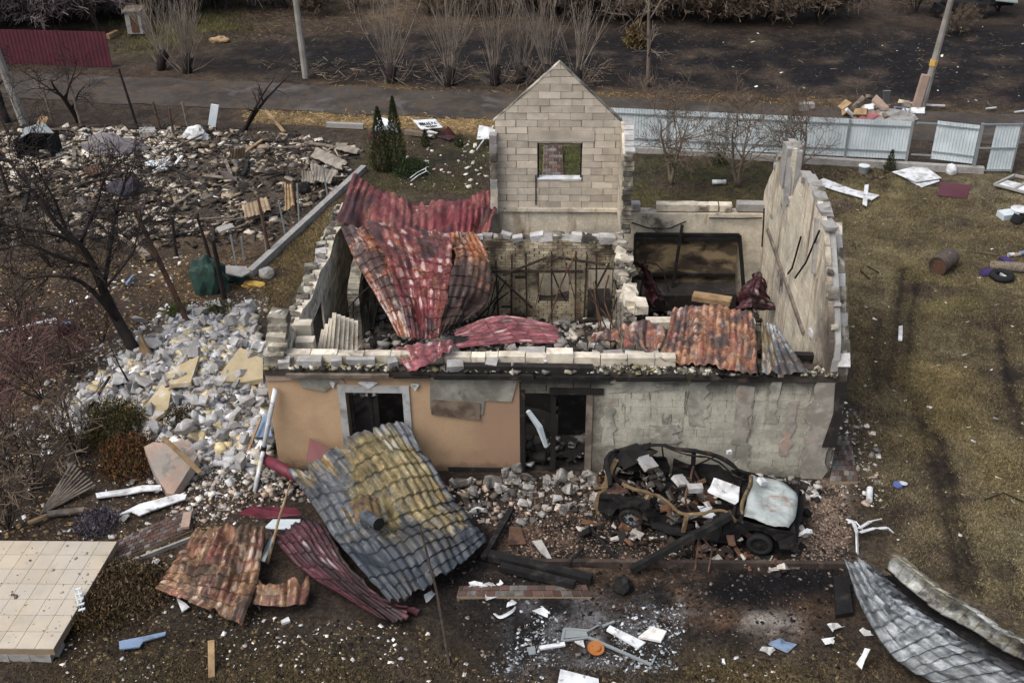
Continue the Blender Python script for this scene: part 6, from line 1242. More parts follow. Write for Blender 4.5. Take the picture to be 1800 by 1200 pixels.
evergreen('thuja','tall dark conical thuja, right one of the pair left of the gable',(698,300),2.9,.42,1,5000)
evergreen('thuja','dark conical thuja with browned side, left one of the pair left of the gable',(671,300),2.5,.45,2,5000,('2c3a1e','3a4424','4a3a22','1f2a18'))
evergreen('juniper','low spreading dark green juniper at the foot of the thuja pair',(722,304),.45,.6,3,5500,('2c3a1e','33401f','222c18'),'dome','shrub')
evergreen('thuja','tiny conical shrub right of the thuja pair',(748,258),.7,.2,4,700)
evergreen('thuja','tiny dark conical shrub before the far fence left of the white boards',(1563,300),.8,.22,5,700)
evergreen('thuja','tiny conical shrub beside the fruit tree behind the right room',(1265,288),.5,.25,6,600,shape='dome')
evergreen('thuja','tiny round shrub in the yard just left of the gable',(806,258),.5,.2,7,500,shape='dome')
evergreen('juniper','olive and rust coloured bush below the rubble heap',(205,765),.8,.7,8,6500,('40401f','4a4222','54401f','2c2c18','3a3a1c'),'dome','shrub')
evergreen('juniper','scorched rust brown bush beside the pink slab',(232,815),.6,.7,9,5500,('5a3a1e','6a4020','3a2618','4a4422'),'dome','shrub')
evergreen('juniper','small dark bush among rubble beside the pink slab top',(320,745),.4,.4,10,1200,('3a3a20','4a3a22','2a2418'),'dome','shrub')
evergreen('juniper','browned low bush right of the beige terrace',(215,1045),.32,.85,11,7500,('4f3f2a','5f4c30','3a2f22','544a30'),'dome','shrub')
evergreen('juniper','browned low bush along the lower terrace edge',(165,1085),.35,.5,12,1600,('5a4524','4f3f24','3a2f1e'),'dome','shrub')
evergreen('juniper','grey-violet lavender clump left of the white strips',(175,925),.3,.45,13,1400,('5a5562','4a4650','3a3438'),'dome','shrub')
evergreen('juniper','small green bush at the upper edge of the rubble heap',(385,555),.4,.35,14,1000,('3f4a22','2f3a1c','4a4422'),'dome','shrub')
evergreen('juniper','yellow-green bush beside the tall leaning rusty post',(315,555),.35,.35,15,1000,('4a5a26','3a4a20','5a5a2a'),'dome','shrub')
evergreen('juniper','yellowish scorched bush beyond the road beside the slim tree',(1118,82),1.0,.5,16,900,('5a4a26','4a3c22'),'dome','shrub',.16)
# ================================================================ RUINS NEXT DOOR (upper left)
TAN = ['94846c','7d7161','a8977e','5f564a','b5aa98','463d35','332d29','86745e','6a655e','2a2624','c4bcb0']
shards('ruin_debris', RUIN, 11000, (.03,.27), TAN+['2f2a26','463d34'], 'sprawl of tan and grey debris of the burnt house next door', mask=patchy(1.5, .4, 7, .08), flat=.22, seed=101, elong=2.6)
shards('ruin_debris', RUIN, 3600, (.03,.16), ['2a2624','3a332e','544a40','1f1c1b'], 'black charred bits strewn over the ruins next door', flat=.4, seed=102, elong=4)
shards('ruin_debris', poly([(20,240),(300,228),(330,290),(20,300)]), 1500, (.05,.3), ['d3cbbd','bdb6a8','a8a198','8d7f69','c9bda6'], 'pale ash and mortar heap along the far edge of the ruins', flat=.3, seed=103)
def plank(label, p0, p1, w=.16, h=.05, mt='greywood', group=None, z0=.15, z1=.15, name='timber_plank', cat='plank', tw=0):
    a = on(*p0); b = on(*p1); q = MB(); q.beam(a+(0,0,z0), b+(0,0,z1), w, h, tw); return tag(q.build(name, M[mt]), label, cat, group)
rng = np.random.RandomState(15)
for k in range(46):
    while True:
        a, b = 10+rng.rand()*590, 232+rng.rand()*200; p = Z(a, b, 0)
        if inside(RUIN, p[0:1], p[1:2])[0]: break
    an = rng.rand()*3.14; L = .8+1.6*rng.rand(); z = gz1(p[0], p[1])+.1+.1*rng.rand(); d = np.array([math.cos(an), math.sin(an), (rng.rand()-.5)*.3])*L/2
    q = MB(); q.beam(p*(1,1,0)+(0,0,z)-d, p*(1,1,0)+(0,0,z)+d, .08+.1*rng.rand(), .05, rng.rand()*.6)
    ch = k % 2; tag(q.build('charred_timber' if ch else 'grey_timber', M['charwood' if ch else 'greywood']), ('charred black timber' if ch else 'weathered grey timber')+' lying loose in the ruins next door', 'timber', ('charred' if ch else 'grey')+' timbers in the ruins next door')
def slate(label, pts, waves, mt='slate', z=.25, dz=(0,0,0,0), seed=0, amp=.035):
    P = []
    for i, (a, b) in enumerate(pts): p = on(a, b); P.append(tuple(Z(a, b, p[2]+z+dz[i])))
    return sheet('corrugated_sheet', [[P[0], P[1]], [P[3], P[2]]], waves, 0, M[mt], label, 'corrugated sheet', amp=amp, crumple=.03, seed=seed, ragged_=.4, pw=6)
slate('grey corrugated slate leaning upper in the slate stack by the left boundary', [(555,258),(612,285),(600,300),(545,275)], 6, dz=(.3,.3,.1,.1), seed=1)
slate('grey corrugated slate, wide lower sheet of the stack by the left boundary', [(545,285),(595,300),(580,325),(548,318)], 7, dz=(.3,.2,0,.1), seed=2)
slate('grey corrugated slate fallen against the stack near the boundary posts', [(530,300),(552,298),(556,322),(530,320)], 5, dz=(.3,.3,0,0), seed=3)
slate('pale slate sheet nearest the thujas at the far end of the ruins', [(590,250),(635,262),(630,272),(588,262)], 5, dz=(.2,.2,0,0), seed=4)
slate('tan corrugated slate standing upright among the far debris', [(405,262),(432,258),(432,278),(402,280)], 6, 'slatetan', dz=(.5,.5,0,0), seed=5)
slate('tan corrugated slate lying low in the near debris', [(425,362),(470,345),(478,372),(430,385)], 7, 'slatetan', z=.3, dz=(.1,.2,0,0), seed=6)
slate('rusty ribbed scrap left of the grey tarpaulin heap', [(145,295),(172,288),(180,305),(155,312)], 5, 'rust', dz=(.2,.2,0,0), seed=7)
slate('dark leaning stack of boards at the ruins edge', [(500,322),(512,320),(520,365),(498,372)], 3, 'wood', z=.35, dz=(.4,.4,0,0), seed=8, amp=.05)
def scrap(label, base, s, mt, seed=0, name='scrap_piece'):
    """torn, folded bit of sheet"""
    rng = np.random.RandomState(seed); p = on(*base); n_ = 7; an = np.sort(rng.rand(n_)*6.28); V = [p+np.array([math.cos(a)*s*(.5+.7*rng.rand()), math.sin(a)*s*.7*(.5+.7*rng.rand()), .03+s*.45*rng.rand()]) for a in an]; c = p+np.array([0,0,.04+s*.35*rng.rand()])
    V = np.array(V+[c]); F = [(i, (i+1) % n_, n_) for i in range(n_)]+[(n_+1+(i+1) % n_, n_+1+i, 2*n_+1) for i in range(n_)]+[(i, n_+1+i, n_+1+(i+1) % n_, (i+1) % n_) for i in range(n_)]
    q = MB(); q.add(np.concatenate([V, V-(0,0,.012)]), F); return tag(q.build(name, mt), label, 'scrap')
def lump(name, label, cat, base, size, mt, seed=0, rough=.3, n=3, z=0.0):
    """crumpled closed body: displaced icosphere"""
    bm = bmesh.new(); bmesh.ops.create_icosphere(bm, subdivisions=n, radius=1); rng = np.random.RandomState(seed); o_ = rng.rand(3)*50
    from mathutils import noise
    for v in bm.verts:
        d = 1+rough*noise.noise(Vector(v.co)*1.4+Vector(o_))+rough*.6*noise.noise(Vector(v.co)*3.5+Vector(o_)); v.co = Vector((v.co.x*d*size[0], v.co.y*d*size[1], max(v.co.z, -.35)*d*size[2]))
    me = bpy.data.meshes.new(name); bm.to_mesh(me); bm.free(); me.materials.append(mt); p = on(*base); o = inst(name, me, None, (p[0], p[1], p[2]+z+size[2]*.3)); return tag(o, label, cat)
t = thing('burnt_cabinet', 'burnt black steel cabinet lying open in the ruins', 'cabinet', on(72,270)); p = on(72,275)
q = MB()
for a_, b_ in (((-.7,-.5,0),(.7,.5,.05)),((-.7,.45,0),(.7,.5,.9)),((-.7,-.5,0),(-.65,.5,.85)),((.65,-.5,0),(.7,.5,.9)),((-.7,.1,.85),(.7,.5,.9))): q.box2(p+np.array(a_), p+np.array(b_))
q.build('carcass', M['black'], t)
q = MB(); q.prism([p+(-.75,-.1,.7), p+(-.1,-.2,1.05), p+(.75,.0,.95), p+(.2,.5,1.2), p+(-.6,.45,1.0)], (0,0,.03)); q.build('buckled_lid', M['blue'] if False else M['gategrey'], t)
M['greytarp'] = mat('grey_tarpaulin', S('6f6b70'), [(S('8d8377'), 1.2, .55, .1, .7), (S('4b474a'), 2, .58, .1, .6)], var=.15, bump=.4)
lump('tarpaulin', 'grey tarpaulin heap draped over debris left of the white frames', 'tarpaulin', (200,268), (1.25,.6,.55), M['greytarp'], 3, .35)
lump('dark_sheet_metal', 'dark violet crumpled sheet metal in the near ruins', 'sheet metal', (228,342), (.6,.4,.5), mat('violet_black_steel', S('3d3945'), [(S('57525f'), 2, .58, .1, .6)], var=.2, bump=.3), 5, .45)
lump('rubbish_bag', 'white rubbish bag at the far edge of the ruins', 'bag', (346,245), (.5,.32,.42), M['white'], 7, .4)
lump('stone', 'round grey stone on the grass strip by the left wall', 'stone', (470,485), (.26,.22,.24), M['conc'], 9, .15)
lump('green_tarpaulin', 'dark green tarpaulin bundle hanging on the burnt post left of the house', 'tarpaulin', (372,512), (.55,.38,.95), M['green'], 11, .4)
lump('green_tarpaulin', 'flat folded dark green cover right of the green bundle', 'tarpaulin', (405,490), (.55,.3,.3), M['green'], 12, .3)
lump('rag', 'bright yellow rag on the ground left of the house', 'rag', (446,503), (.35,.16,.12), M['yellowbag'], 13, .4)
lump('burnt_barrel', 'black burnt barrel lying near the boundary posts', 'barrel', (533,338), (.3,.26,.3), M['black'], 14, .08)
t = thing('upturned_board', 'pale blue board with a small red wheel standing by the road edge', 'board', on(378,232)); p = on(378,234); q = MB(); q.prism([p+(-.25,0,.35), p+(.05,0,.25), p+(.3,.1,1.15), p+(-.02,.1,1.2)], (0,.08,0)); q.build('panel', M['bluegrey'], t)
q = MB(); q.beam(p+(.05,-.05,.2), p+(.1,-.05,-.02), .03, .03); q.tube([p+(.08,-.08,.02), p+(.08,-.08,.06)], .14, 10); q.build('wheel', M['pink'], t)
t = thing('window_frame_heap', 'broken white window frames heaped in the ruins', 'window frame', on(287,300)); p = on(287,300)
for a_, b_ in (((-.7,.1,.25),(.1,.3,.35)),((-.6,.35,.3),(.0,-.15,.2)),((.15,-.25,.3),(.2,.4,.35)),((-.1,-.35,.2),(.25,.15,.3)),((.55,-.1,.3),(.65,.5,.4)),((-.3,-.3,.15),(.3,-.3,.2))): q = MB(); q.beam(p+np.array(a_), p+np.array(b_), .1, .06); q.build('frame_bar', M['white'], t)
q = MB(); q.prism([p+(-.75,.05,.2), p+(-.3,-.1,.22), p+(-.2,.25,.3), p+(-.6,.4,.28)], (0,0,.02)); q.build('pane', M['bluegrey'], t)
slab('steel_plate','slanted violet-grey steel plate amid the ruins','steel plate',[(388,300),(402,302),(418,318),(392,312)],.3,.02,M['greytarp'],(.3,.3,0,0))
slab('door_leaf','pale door leaf lying in the near ruins','door',[(380,400),(405,392),(412,398),(385,408)],.25,.05,M['conc'])
slab('tan_board','tan board pair leaning at the foot of the left utility pole','board',[(62,222),(72,200),(84,206),(75,222)],.1,.06,M['wood'],(0,.5,.5,0))
slab('concrete_step','pale concrete step at the far middle of the ruins','step',[(245,224),(272,223),(274,232),(244,233)],.35,.3,M['conc'])
plank('ochre plank leaning across the far ruins near the road', (470,215), (500,238), .14, .05, 'wood', z0=.5)
plank('long grey rail lying beyond the ruins towards the thujas', (575,225), (640,228), .2, .2, 'conc', cat='rail')
plank('pale batten crossing the middle of the ruins', (430,275), (462,252), .12, .06, 'wood')
plank('long pole slanting in front of the white bag', (290,275), (358,253), .07, .07, 'greywood', z1=.4, cat='pole')
plank('short white pipe on the litter below the ruins', (224,507), (236,492), .07, .07, 'blue', cat='pipe', name='pipe')
plank('white weathered log stump below the ruins', (245,445), (262,460), .2, .16, 'palebark', cat='log', name='log')
plank('long white lath on the litter near the left edge', (0,592), (100,568), .06, .04, 'white')
t = thing('signboard_scrap', 'small maroon box with white top on the litter near the left edge', 'box', on(118,585)); p = on(118,585); q = MB(); q.box(p+(0,0,.15), (.5,.3,.3), rotm(.2,.3,.5)); q.build('body', M['darkred'], t); q = MB(); q.prism([p+(-.3,-.05,.32), p+(.25,-.1,.36), p+(.1,.12,.3), p+(-.2,.15,.3)], (0,0,.02)); q.build('lid', M['blue'], t)
t = thing('lath_bundle', 'sloping bundle of grey laths on the soil at the left', 'lath bundle', on(110,870))
for k in range(9): q = MB(); q.beam(on(72+k*2,903-k,.05), on(128+k*5,812+k*5,.35-.02*k), .05, .03); q.build('lath', M['greywood'], t)
plank('weathered board lying right of the lath bundle', (85,912), (150,905), .16, .05, 'greywood')
plank('brown board end beside the lath bundle foot', (52,928), (85,915), .1, .06, 'wood')
plank('short brick-coloured board at the head of the red paved path', (327,937), (332,910), .18, .06, 'pink')
plank('dark leaning stake below the rubble heap', (138,800), (122,740), .06, .06, 'burntbark', z0=0, z1=1.0, cat='stake')
bare_tree('dead_stem','bare dark sapling rising from the rubble heap', on(238,690), 1.6, 91, 'burntbark','burntbark', .035, 1, .1, 0, 3, .3, lean=(-.25,0))
plank('burnt branch lying on the left of the rubble heap', (160,735), (200,690), .05, .05, 'burntbark', z0=.25, z1=.5, cat='branch', name='branch')
plank('orange-brown plank end sticking up in the foreground soil', (372,1190), (376,1148), .12, .03, 'wood', z0=0, z1=.35)

# ---------------------------------------------------------------- yard behind the house
slab('metal_sheet','bent pale sheet standing behind the thujas','metal sheet',[(655,232),(663,204),(690,212),(700,232),(678,228)],.1,.01,M['bluegrey'],(.3,.7,.6,.1,.2))
slab('metal_sheet','crimson sheet fallen left of the thujas','metal sheet',[(645,240),(655,230),(668,232),(664,255)],.15,.01,M['maroon'],(.3,.4,.3,0))
pts_ = [(725,211),(765,209),(778,224),(740,228)]
s_ = slab('sign_sheet','white metal sheet with black hand-painted writing behind the thujas','sign',pts_,.35,.012,M['white'])
C4 = [np.array(s_.location)+0*np.zeros(3)]; cn = [np.array(Z(a, b, on(a, b)[2]+.35)) for a, b in pts_]
def sg(u, v): return (cn[0]*(1-u)+cn[1]*u)*(1-v) + (cn[3]*(1-u)+cn[2]*u)*v + np.array([0,0,.006])
q = MB()
def stroke(*uv):
    for (a, b), (c, d) in zip(uv[:-1], uv[1:]): q.beam(sg(a, b), sg(c, d), .035, .006)
for u0 in (.14,.21,.28): stroke((u0,.62),(u0+.02,.32),(u0+.06,.6))
stroke((.40,.35),(.36,.45),(.37,.6),(.42,.64)); stroke((.45,.62),(.48,.36),(.52,.62)); stroke((.46,.52),(.51,.52)); stroke((.57,.34),(.57,.64),(.63,.6),(.58,.48)); stroke((.56,.34),(.64,.33)); stroke((.69,.6),(.7,.36),(.75,.38),(.70,.48)); stroke((.79,.58),(.82,.4),(.86,.58))
for u0 in (.34,.41,.5,.58,.68,.75): stroke((u0,.86),(u0+.03,.72),(u0+.05,.86))
stroke((.3,.8),(.36,.74)); stroke((.62,.72),(.66,.86))
q.build('lettering', M['black'], s_)
slab('metal_sheet','small white folded sheet right of the painted sign','metal sheet',[(747,240),(752,228),(770,233),(757,240)],.15,.01,M['white'],(0,.15,.1,0))
slab('metal_sheet','dark maroon tile sheet right of the painted sign','metal sheet',[(768,240),(788,222),(804,240),(790,246)],.12,.02,M['darkred'],(0,.5,.1,0))
slab('metal_sheet','curled white sheet at the left edge of the block gable','metal sheet',[(838,245),(842,220),(858,223),(880,232),(885,243)],.15,.01,M['white'],(.2,.6,.55,.4,.2))
plank('grey weathered log behind the small shrubs left of the gable', (712,238), (765,244), .2, .18, 'palebark', cat='log', name='log')
plank('thin white stick leaning left of the gable', (838,270), (868,242), .04, .04, 'white', z1=.5, cat='stick')
t = thing('chair_frame', 'tangled white and green chair frame on the lawn below the thujas', 'chair', on(738,315)); p = on(738,315)
for a_, b_ in (((-.35,-.15,.1),(.2,.2,.35)),((-.3,-.3,.05),(.25,.05,.3)),((.2,.2,.35),(.25,.05,.3)),((.2,.2,.35),(.3,.45,.3)),((.25,.05,.3),(.35,.3,.1))): q = MB(); q.tube([p+np.array(a_), (p+np.array(a_)+p+np.array(b_))/2+(0,0,.04), p+np.array(b_)], .018, 5); q.build('tube', M['white'], t)
shards('yard_stones', poly([(680,250),(870,245),(870,335),(700,330)]), 110, (.03,.15), ['d3cbbd','bdb6a8','a8a198','e0ddd6'], 'pale stones and scraps on the lawn left of the gable', flat=.5, seed=110, elong=1.5)
# path seen through the gable window and on the lawn beyond
pavers('paver_path', 'reddish paved garden path seen through the gable window', Z(952,345), Z(992,345), Z(988,258), Z(956,258), 3, 14, ['paver','paver','pavergrey'], seed=9, z=.05)
q = MB(); a = Z(1252,320,.12); b = Z(1276,320,.12); q.tube([a, b], .09, 12); tag(q.build('pipe_offcut', M['white'], smooth=True), 'short white pipe lying on the lawn behind the right room', 'pipe')
# boards by the fence
slab('white_board','large white board, upper of the two by the fence','board',[(1568,302),(1622,289),(1655,313),(1610,320)],.12,.02,M['white'])
slab('white_board','large white board, lower of the two by the fence','board',[(1590,312),(1640,302),(1652,318),(1620,329)],.05,.02,M['white'])
slab('white_board','long narrow white panel lying right of the broken gable top','board',[(1430,322),(1448,313),(1500,333),(1546,343),(1532,352),(1480,338)],.12,.02,M['white'],(0,.05,0,0,0,0))
slab('white_batten','short white batten crossing the long narrow panel','batten',[(1520,325),(1527,324),(1524,362),(1516,358)],.16,.03,M['white'])
slab('maroon_board','maroon metal sheet lying flat on the grass right of the boards','metal sheet',[(1653,319),(1706,326),(1700,349),(1648,343)],.05,.02,M['maroon'])
lump('white_sack','small white sack leaning against the fence footing','sack',(1672,305),(.2,.16,.3),M['white'],21,.3)
t = thing('bucket', 'black and white bucket by the fence left of the boards', 'bucket', on(1517,305)); p = on(1517,305); q = MB(); q.tube([p, p+(0,0,.3)], [.16,.2], 14); q.build('body', M['gategrey'], t); q = MB(); q.tube([p+(0,0,.3), p+(0,0,.33)], .21, 14); q.build('lid', M['white'], t)
shards('brushwood', poly([(1400,295),(1560,300),(1560,318),(1420,322)]), 260, (.02,.05), ['3a2f28','54463a','6b5a4a'], 'heap of dry brushwood along the fence footing', flat=.8, seed=111, elong=18)
t = thing('window_frame', 'pale window frame with two panes lying at the right edge', 'window frame', on(1790,322)); A_ = [Z(1748,324,.12), Z(1783,308,.12), Z(1850,322,.12), Z(1815,342,.12)]
for a_, b_ in ((0,1),(1,2),(2,3),(3,0)): q = MB(); q.beam(A_[a_], A_[b_], .09, .07); q.build('frame_bar', M['conc'], t)
q = MB(); q.beam((A_[0]+A_[1])/2*0+A_[0]*.5+A_[3]*.5, A_[1]*.5+A_[2]*.5, .08, .06); q.build('mullion', M['conc'], t)
f_ = lambda u, v: (A_[0]*(1-u)+A_[3]*u)*(1-v)+(A_[1]*(1-u)+A_[2]*u)*v - np.array([0,0,.03])
for u0, u1 in ((.05,.47),(.53,.95)): q = MB(); q.prism([f_(u0,.05), f_(u1,.05), f_(u1,.55), f_(u0,.55)], (0,0,.012)); q.build('pane', M['white'], t)
t = thing('crockery_heap', 'heap of pale crockery and tins at the right edge below the window frame', 'crockery', on(1785,385)); p = on(1785,385)
q = MB(); q.tube([p+(.2,.25,.25), p+(.2,.25,.28)], .32, 20); q.build('dish', M['white'], t); q = MB(); q.box(p+(-.25,.1,.12), (.6,.4,.2), rotm(.1,0,.3)); q.build('basin', M['bluegrey'], t); q = MB(); q.tube([p+(-.1,-.3,.0), p+(.0,-.25,.25)], .2, 14); q.build('pot', M['rubber'], t); q = MB(); q.tube([p+(.35,-.2,.1), p+(.75,-.1,.12)], .06, 8); q.build('tin', M['bluegrey'], t)
# drum
t = thing('steel_drum', 'rusty steel drum lying on the yard grass', 'drum', on(1655,478)); a = on(1648,468,.29); b = Z(1672,450,.31+gz1(12.5,11)); d = (b-a)/np.linalg.norm(b-a); b = a+d*.9
def lathe(a, d, prof, n=28):
    sx = np.cross(d, (0,0,1)); sx /= np.linalg.norm(sx); sz = np.cross(sx, d); q = MB(); V = [a+d*s+r*(math.cos(k*2*math.pi/n)*sx+math.sin(k*2*math.pi/n)*sz) for s, r in prof for k in range(n)]; m_ = len(prof)
    q.add(V, [(i*n+k, i*n+(k+1) % n, (i+1)*n+(k+1) % n, (i+1)*n+k) for i in range(m_-1) for k in range(n)]+[tuple(range(n))[::-1], tuple(range((m_-1)*n, m_*n))]); return q
pr = [(.03,.24),(.03,.275),(0,.275),(0,.29),(.03,.29)]
for s in np.linspace(.05,.86,28): pr.append((s, .28+.012*abs(math.sin(s*18))**3+(.012 if abs(s-.3)<.02 or abs(s-.6)<.02 else 0)))
pr += [(.87,.29),(.9,.29),(.9,.27),(.87,.26)]; lathe(a, d, pr).build('barrel_shell', M['drum'], t)
q = MB(); q.tube([a+d*.022, a+d*.034], .26, 20); q.build('end_plate', M['rust'], t)
# carpet roll, tyre, cloths
t = thing('carpet_roll', 'rolled patterned carpet at the right edge of the yard', 'carpet', on(1790,472)); q = MB(); q.tube([on(1740,466,.12), on(1790,470,.15), on(1850,476,.14)], [.14,.17,.16], 12); q.build('roll', M['carpet'], t, smooth=True)
t = thing('tyre', 'black tyre lying flat beside the purple cloth', 'tyre', on(1760,490)); p = on(1760,490); q = MB(); n_ = 28; V = []
for k in range(n_):
    an = 2*math.pi*k/n_
    for j in range(8): bq = 2*math.pi*j/8; V.append(p+np.array([math.cos(an)*(.27+.10*math.cos(bq)), math.sin(an)*(.27+.10*math.cos(bq)), .11+.11*math.sin(bq)]))
q.add(V, [(k*8+j, ((k+1) % n_)*8+j, ((k+1) % n_)*8+(j+1) % 8, k*8+(j+1) % 8) for k in range(n_) for j in range(8)]); q.build('tread', M['rubber'], t, smooth=True)
q = MB(); q.box(p+(0,0,.06), (.3,.1,.05), rotm(.2,.2,.5)); q.box(p+(.05,.05,.1), (.12,.2,.03), rotm(.3,0,1)); q.build('torn_paper', M['white'], t)
slab('cloth','purple cloth lying left of the tyre','cloth',[(1720,478),(1730,470),(1750,475),(1745,484),(1728,484)],.06,.03,M['purple'],(0,.05,.05,0,0))
slab('cloth','dark purple cloth above the carpet roll','cloth',[(1755,452),(1768,450),(1786,460),(1772,463)],.06,.03,M['purple'],(0,.05,.03,0))
for k, (a, b, mm, lab) in enumerate([(1777,452,'white','white bottle above the carpet roll'),(1788,452,'pink','red tin above the carpet roll'),(1797,449,'blue','blue tin at the right edge above the carpet roll')]):
    p = on(a, b); q = MB(); q.tube([p+(-.1,0,.08), p+(.1,.05,.08)], [.07,.06], 10); tag(q.build('can', M[mm]), lab, 'can')
plank('thin branch beside the carpet roll', (1700,443), (1752,452), .03, .03, 'twig', z0=.04, z1=.1, cat='branch', name='branch')
# small litter of the right yard
t_ = lathe(on(1628,612,.03), np.array([0,0,1.0]), [(0,.12),(0,.2),(.04,.19),(.04,.13),(0,.12)], 24); tag(t_.build('white_ring', M['white']), 'white plastic ring on the yard grass', 'ring')
tag(lathe(on(1767,632,.02), np.array([0,0,1.0]), [(0,.02),(0,.13),(.03,.11),(.03,.02)], 20).build('lime_lid', M['lime']), 'lime green round lid at the right side of the yard', 'lid')
slab('white_plate','upright white plastic plate between wheel ruts in the yard','plate',[(1580,573),(1587,572),(1586,598),(1579,597)],.05,.03,M['white'])
tag(lathe(on(1578,853,.04), np.array([.1,.1,1.0]), [(0,.02),(0,.11),(.05,.10),(.05,.02)], 20).build('blue_dish', mat('blue_plastic', S('4f66a8'), var=.1, bump=.1, rough=.5)), 'blue dish lying by the right end path', 'dish')
tag(lathe(on(1588,850,.05), np.array([.2,.3,1.0]), [(0,.02),(0,.09),(.03,.09),(.03,.02)], 20).build('white_saucer', M['white']), 'white saucer touching the blue dish', 'dish')
q = MB(); q.tube([on(1528,880,.06), on(1529,858,.12)], .07, 12); tag(q.build('white_cup', M['white']), 'white tube standing right of the paved end path', 'tube')
t = thing('trim_tangle', 'tangle of torn white plastic trims above the silver sheet', 'trim', on(1510,925)); p = on(1510,920)
for a_, b_ in (((1500,915),(1507,972)),((1488,912),(1520,935)),((1510,928),(1548,912)),((1512,935),(1560,930)),((1490,918),(1500,925)),((1545,928),(1570,936))): q = MB(); x0 = on(*a_, .2); x1 = on(*b_, .12); q.beam(x0, (x0*.55+x1*.45)+(.03,.02,.06), .08, .025, .4); q.beam((x0*.55+x1*.45)+(.03,.02,.06), x1, .07, .022, .9); q.build('strip', M['white'], t)
for k, (a, b, s, lab) in enumerate([(1468,1105,.14,'small white lump on ash left of the silver sheet'),(1515,1115,.16,'small grey lump beside the silver sheet edge'),(1345,1145,.12,'white lump on the soil at the lower right'),(1372,1138,.2,'dark blue-grey lump on the soil at the lower right'),(1455,1130,.14,'leaf-shaped white scrap on the soil left of the silver sheet')]):
    scrap(lab.replace('lump','scrap'), (a, b), s*1.3, M['blue'] if k == 3 else M['white'], 30+k)
slab('white_scrap','tall twisted white scrap near the lower end of the silver sheet','scrap',[(1505,1165),(1515,1150),(1520,1138),(1530,1140),(1520,1160),(1515,1175)],.15,.02,M['white'],(0,.1,.2,.2,.1,0))
q = MB(); q.tube([on(1730,878,.03), on(1765,866,.08), on(1800,882,.03)], .015, 5); tag(q.build('black_hose', M['black']), 'black bent hose on the grass at the right edge', 'hose')
for k, (p0, p1) in enumerate([((1512,478),(1528,492)),((1525,470),(1545,482))]): plank('thin black rod on the grass, '+('left' if k == 0 else 'right')+' of a pair right of the house', p0, p1, .03, .03, 'black', z0=.04, z1=.04, cat='rod', name='rod')
# far side of the road
t = thing('rubbish_pile', 'pile of pink insulation, boards and slabs dumped across the road', 'rubbish pile', on(1540,205)); c0 = on(1540,205); rng = np.random.RandomState(8)
q = MB(); q.prism([Z(1502,214,.2), Z(1530,200,.5), Z(1545,205,.4), Z(1525,218,.1)], (0,0,.1)); q.build('pink_slab', mat('pink_insulation', S('b06a6c'), [(S('a8a0a0'), 2, .55, .1, .7)], var=.15, bump=.3), t)
q = MB(); q.prism([Z(1532,180,.8), Z(1540,170,1.0), Z(1562,192,.6), Z(1552,195,.5)], (0,0,.1)); q.build('pink_slab', M['pink'], t)
q = MB(); q.prism([Z(1553,160,1.4), Z(1566,160,1.4), Z(1562,184,.5), Z(1553,182,.5)], (0,.08,0)); q.build('grey_board', M['gategrey'], t)
for k in range(22): p = c0+np.array([rng.randn()*.9, rng.randn()*.7, .1+.5*rng.rand()]); q = MB(); q.box(p, (.2+.5*rng.rand(), .15+.2*rng.rand(), .08+.15*rng.rand()), rotm(*(rng.rand(3)-.5)*1.6), .03, rng); q.build('piece', M[['conc','wood','white','greywood','pink','cream'][rng.randint(6)]], t)
lump('gravel_heap','grey gravel heap in front of the rubbish pile across the road','gravel heap',(1560,214),(1.2,.5,.4),M['conc'],41,.3)
t = thing('chair_frame', 'blue metal chair frame lying right of the rubbish pile', 'chair', on(1582,212)); p = on(1582,212)
for a_, b_ in (((-.25,.3,.5),(.2,.3,.45)),((.2,.3,.45),(.35,-.15,.1)),((.35,-.15,.1),(-.1,-.2,.1)),((-.1,-.2,.1),(-.25,.3,.5))): q = MB(); q.beam(p+np.array(a_), p+np.array(b_), .04, .04); q.build('bar', M['blue'], t)
t = thing('concrete_box', 'small pale concrete box standing beyond the far fence', 'concrete box', on(1417,196)); p = on(1417,196); q = MB(); q.box(p+(0,0,.2), (.6,.35,.35), rotm(0,0,.1)); q.build('body', M['conc'], t); q = MB(); q.box(p+(.2,-.1,.05), (.25,.25,.3)); q.build('foot', M['greywood'], t)
plank('white rod on the verge right of the leaning utility pole', (1622,190), (1660,192), .08, .06, 'white', cat='rod', name='rod')
for k, (a, b) in enumerate([(1600,186),(1740,195),(1790,201)]): plank('pale stick on the far verge, '+['left of the leaning pole foot','right of the leaning pole','at the right edge'][k], (a-8, b+2), (a+10, b), .06, .05, 'white', cat='stick', name='stick')
t = thing('black_wreckage', 'black burnt vehicle wreckage under bushes at the upper right edge', 'wreckage', on(1730,30)); p = on(1730,30)
for k, (x, y, z, sx_, sy_, sz_) in enumerate([(-1.2,0,.6,2.2,1.2,.7),(.6,.3,.9,1.6,1.2,.5),(-2.3,-.2,.4,.9,1.0,.5)]):
    q = MB(); q.box(p+(x,y,z), (sx_,sy_,sz_), rotm(.1*k,.15,.3*k), .15, rng); q.build('body_panel', M['black'], t)
q = MB(); q.prism([p+(.2,-.6,1.0), p+(1.4,-.7,.9), p+(1.6,.2,1.2), p+(.3,.3,1.3)], (0,0,.05)); q.build('buckled_plate', M['gategrey'], t)
t = thing('garden_shed', 'small rusty white shed beyond the maroon fence', 'shed', on(243,62)); p = on(243,62); q = MB(); q.box(p+(0,0,.75), (.85,.7,1.2)); q.build('wall', M['conc'], t); q = MB(); q.box(p+(0,-.02,1.4), (1.0,.9,.1), rotm(.15,0,0)); q.build('roof', M['greywood'], t); q = MB(); q.box(p+(.05,-.37,.7), (.4,.04,.9)); q.build('door', M['rust'], t)
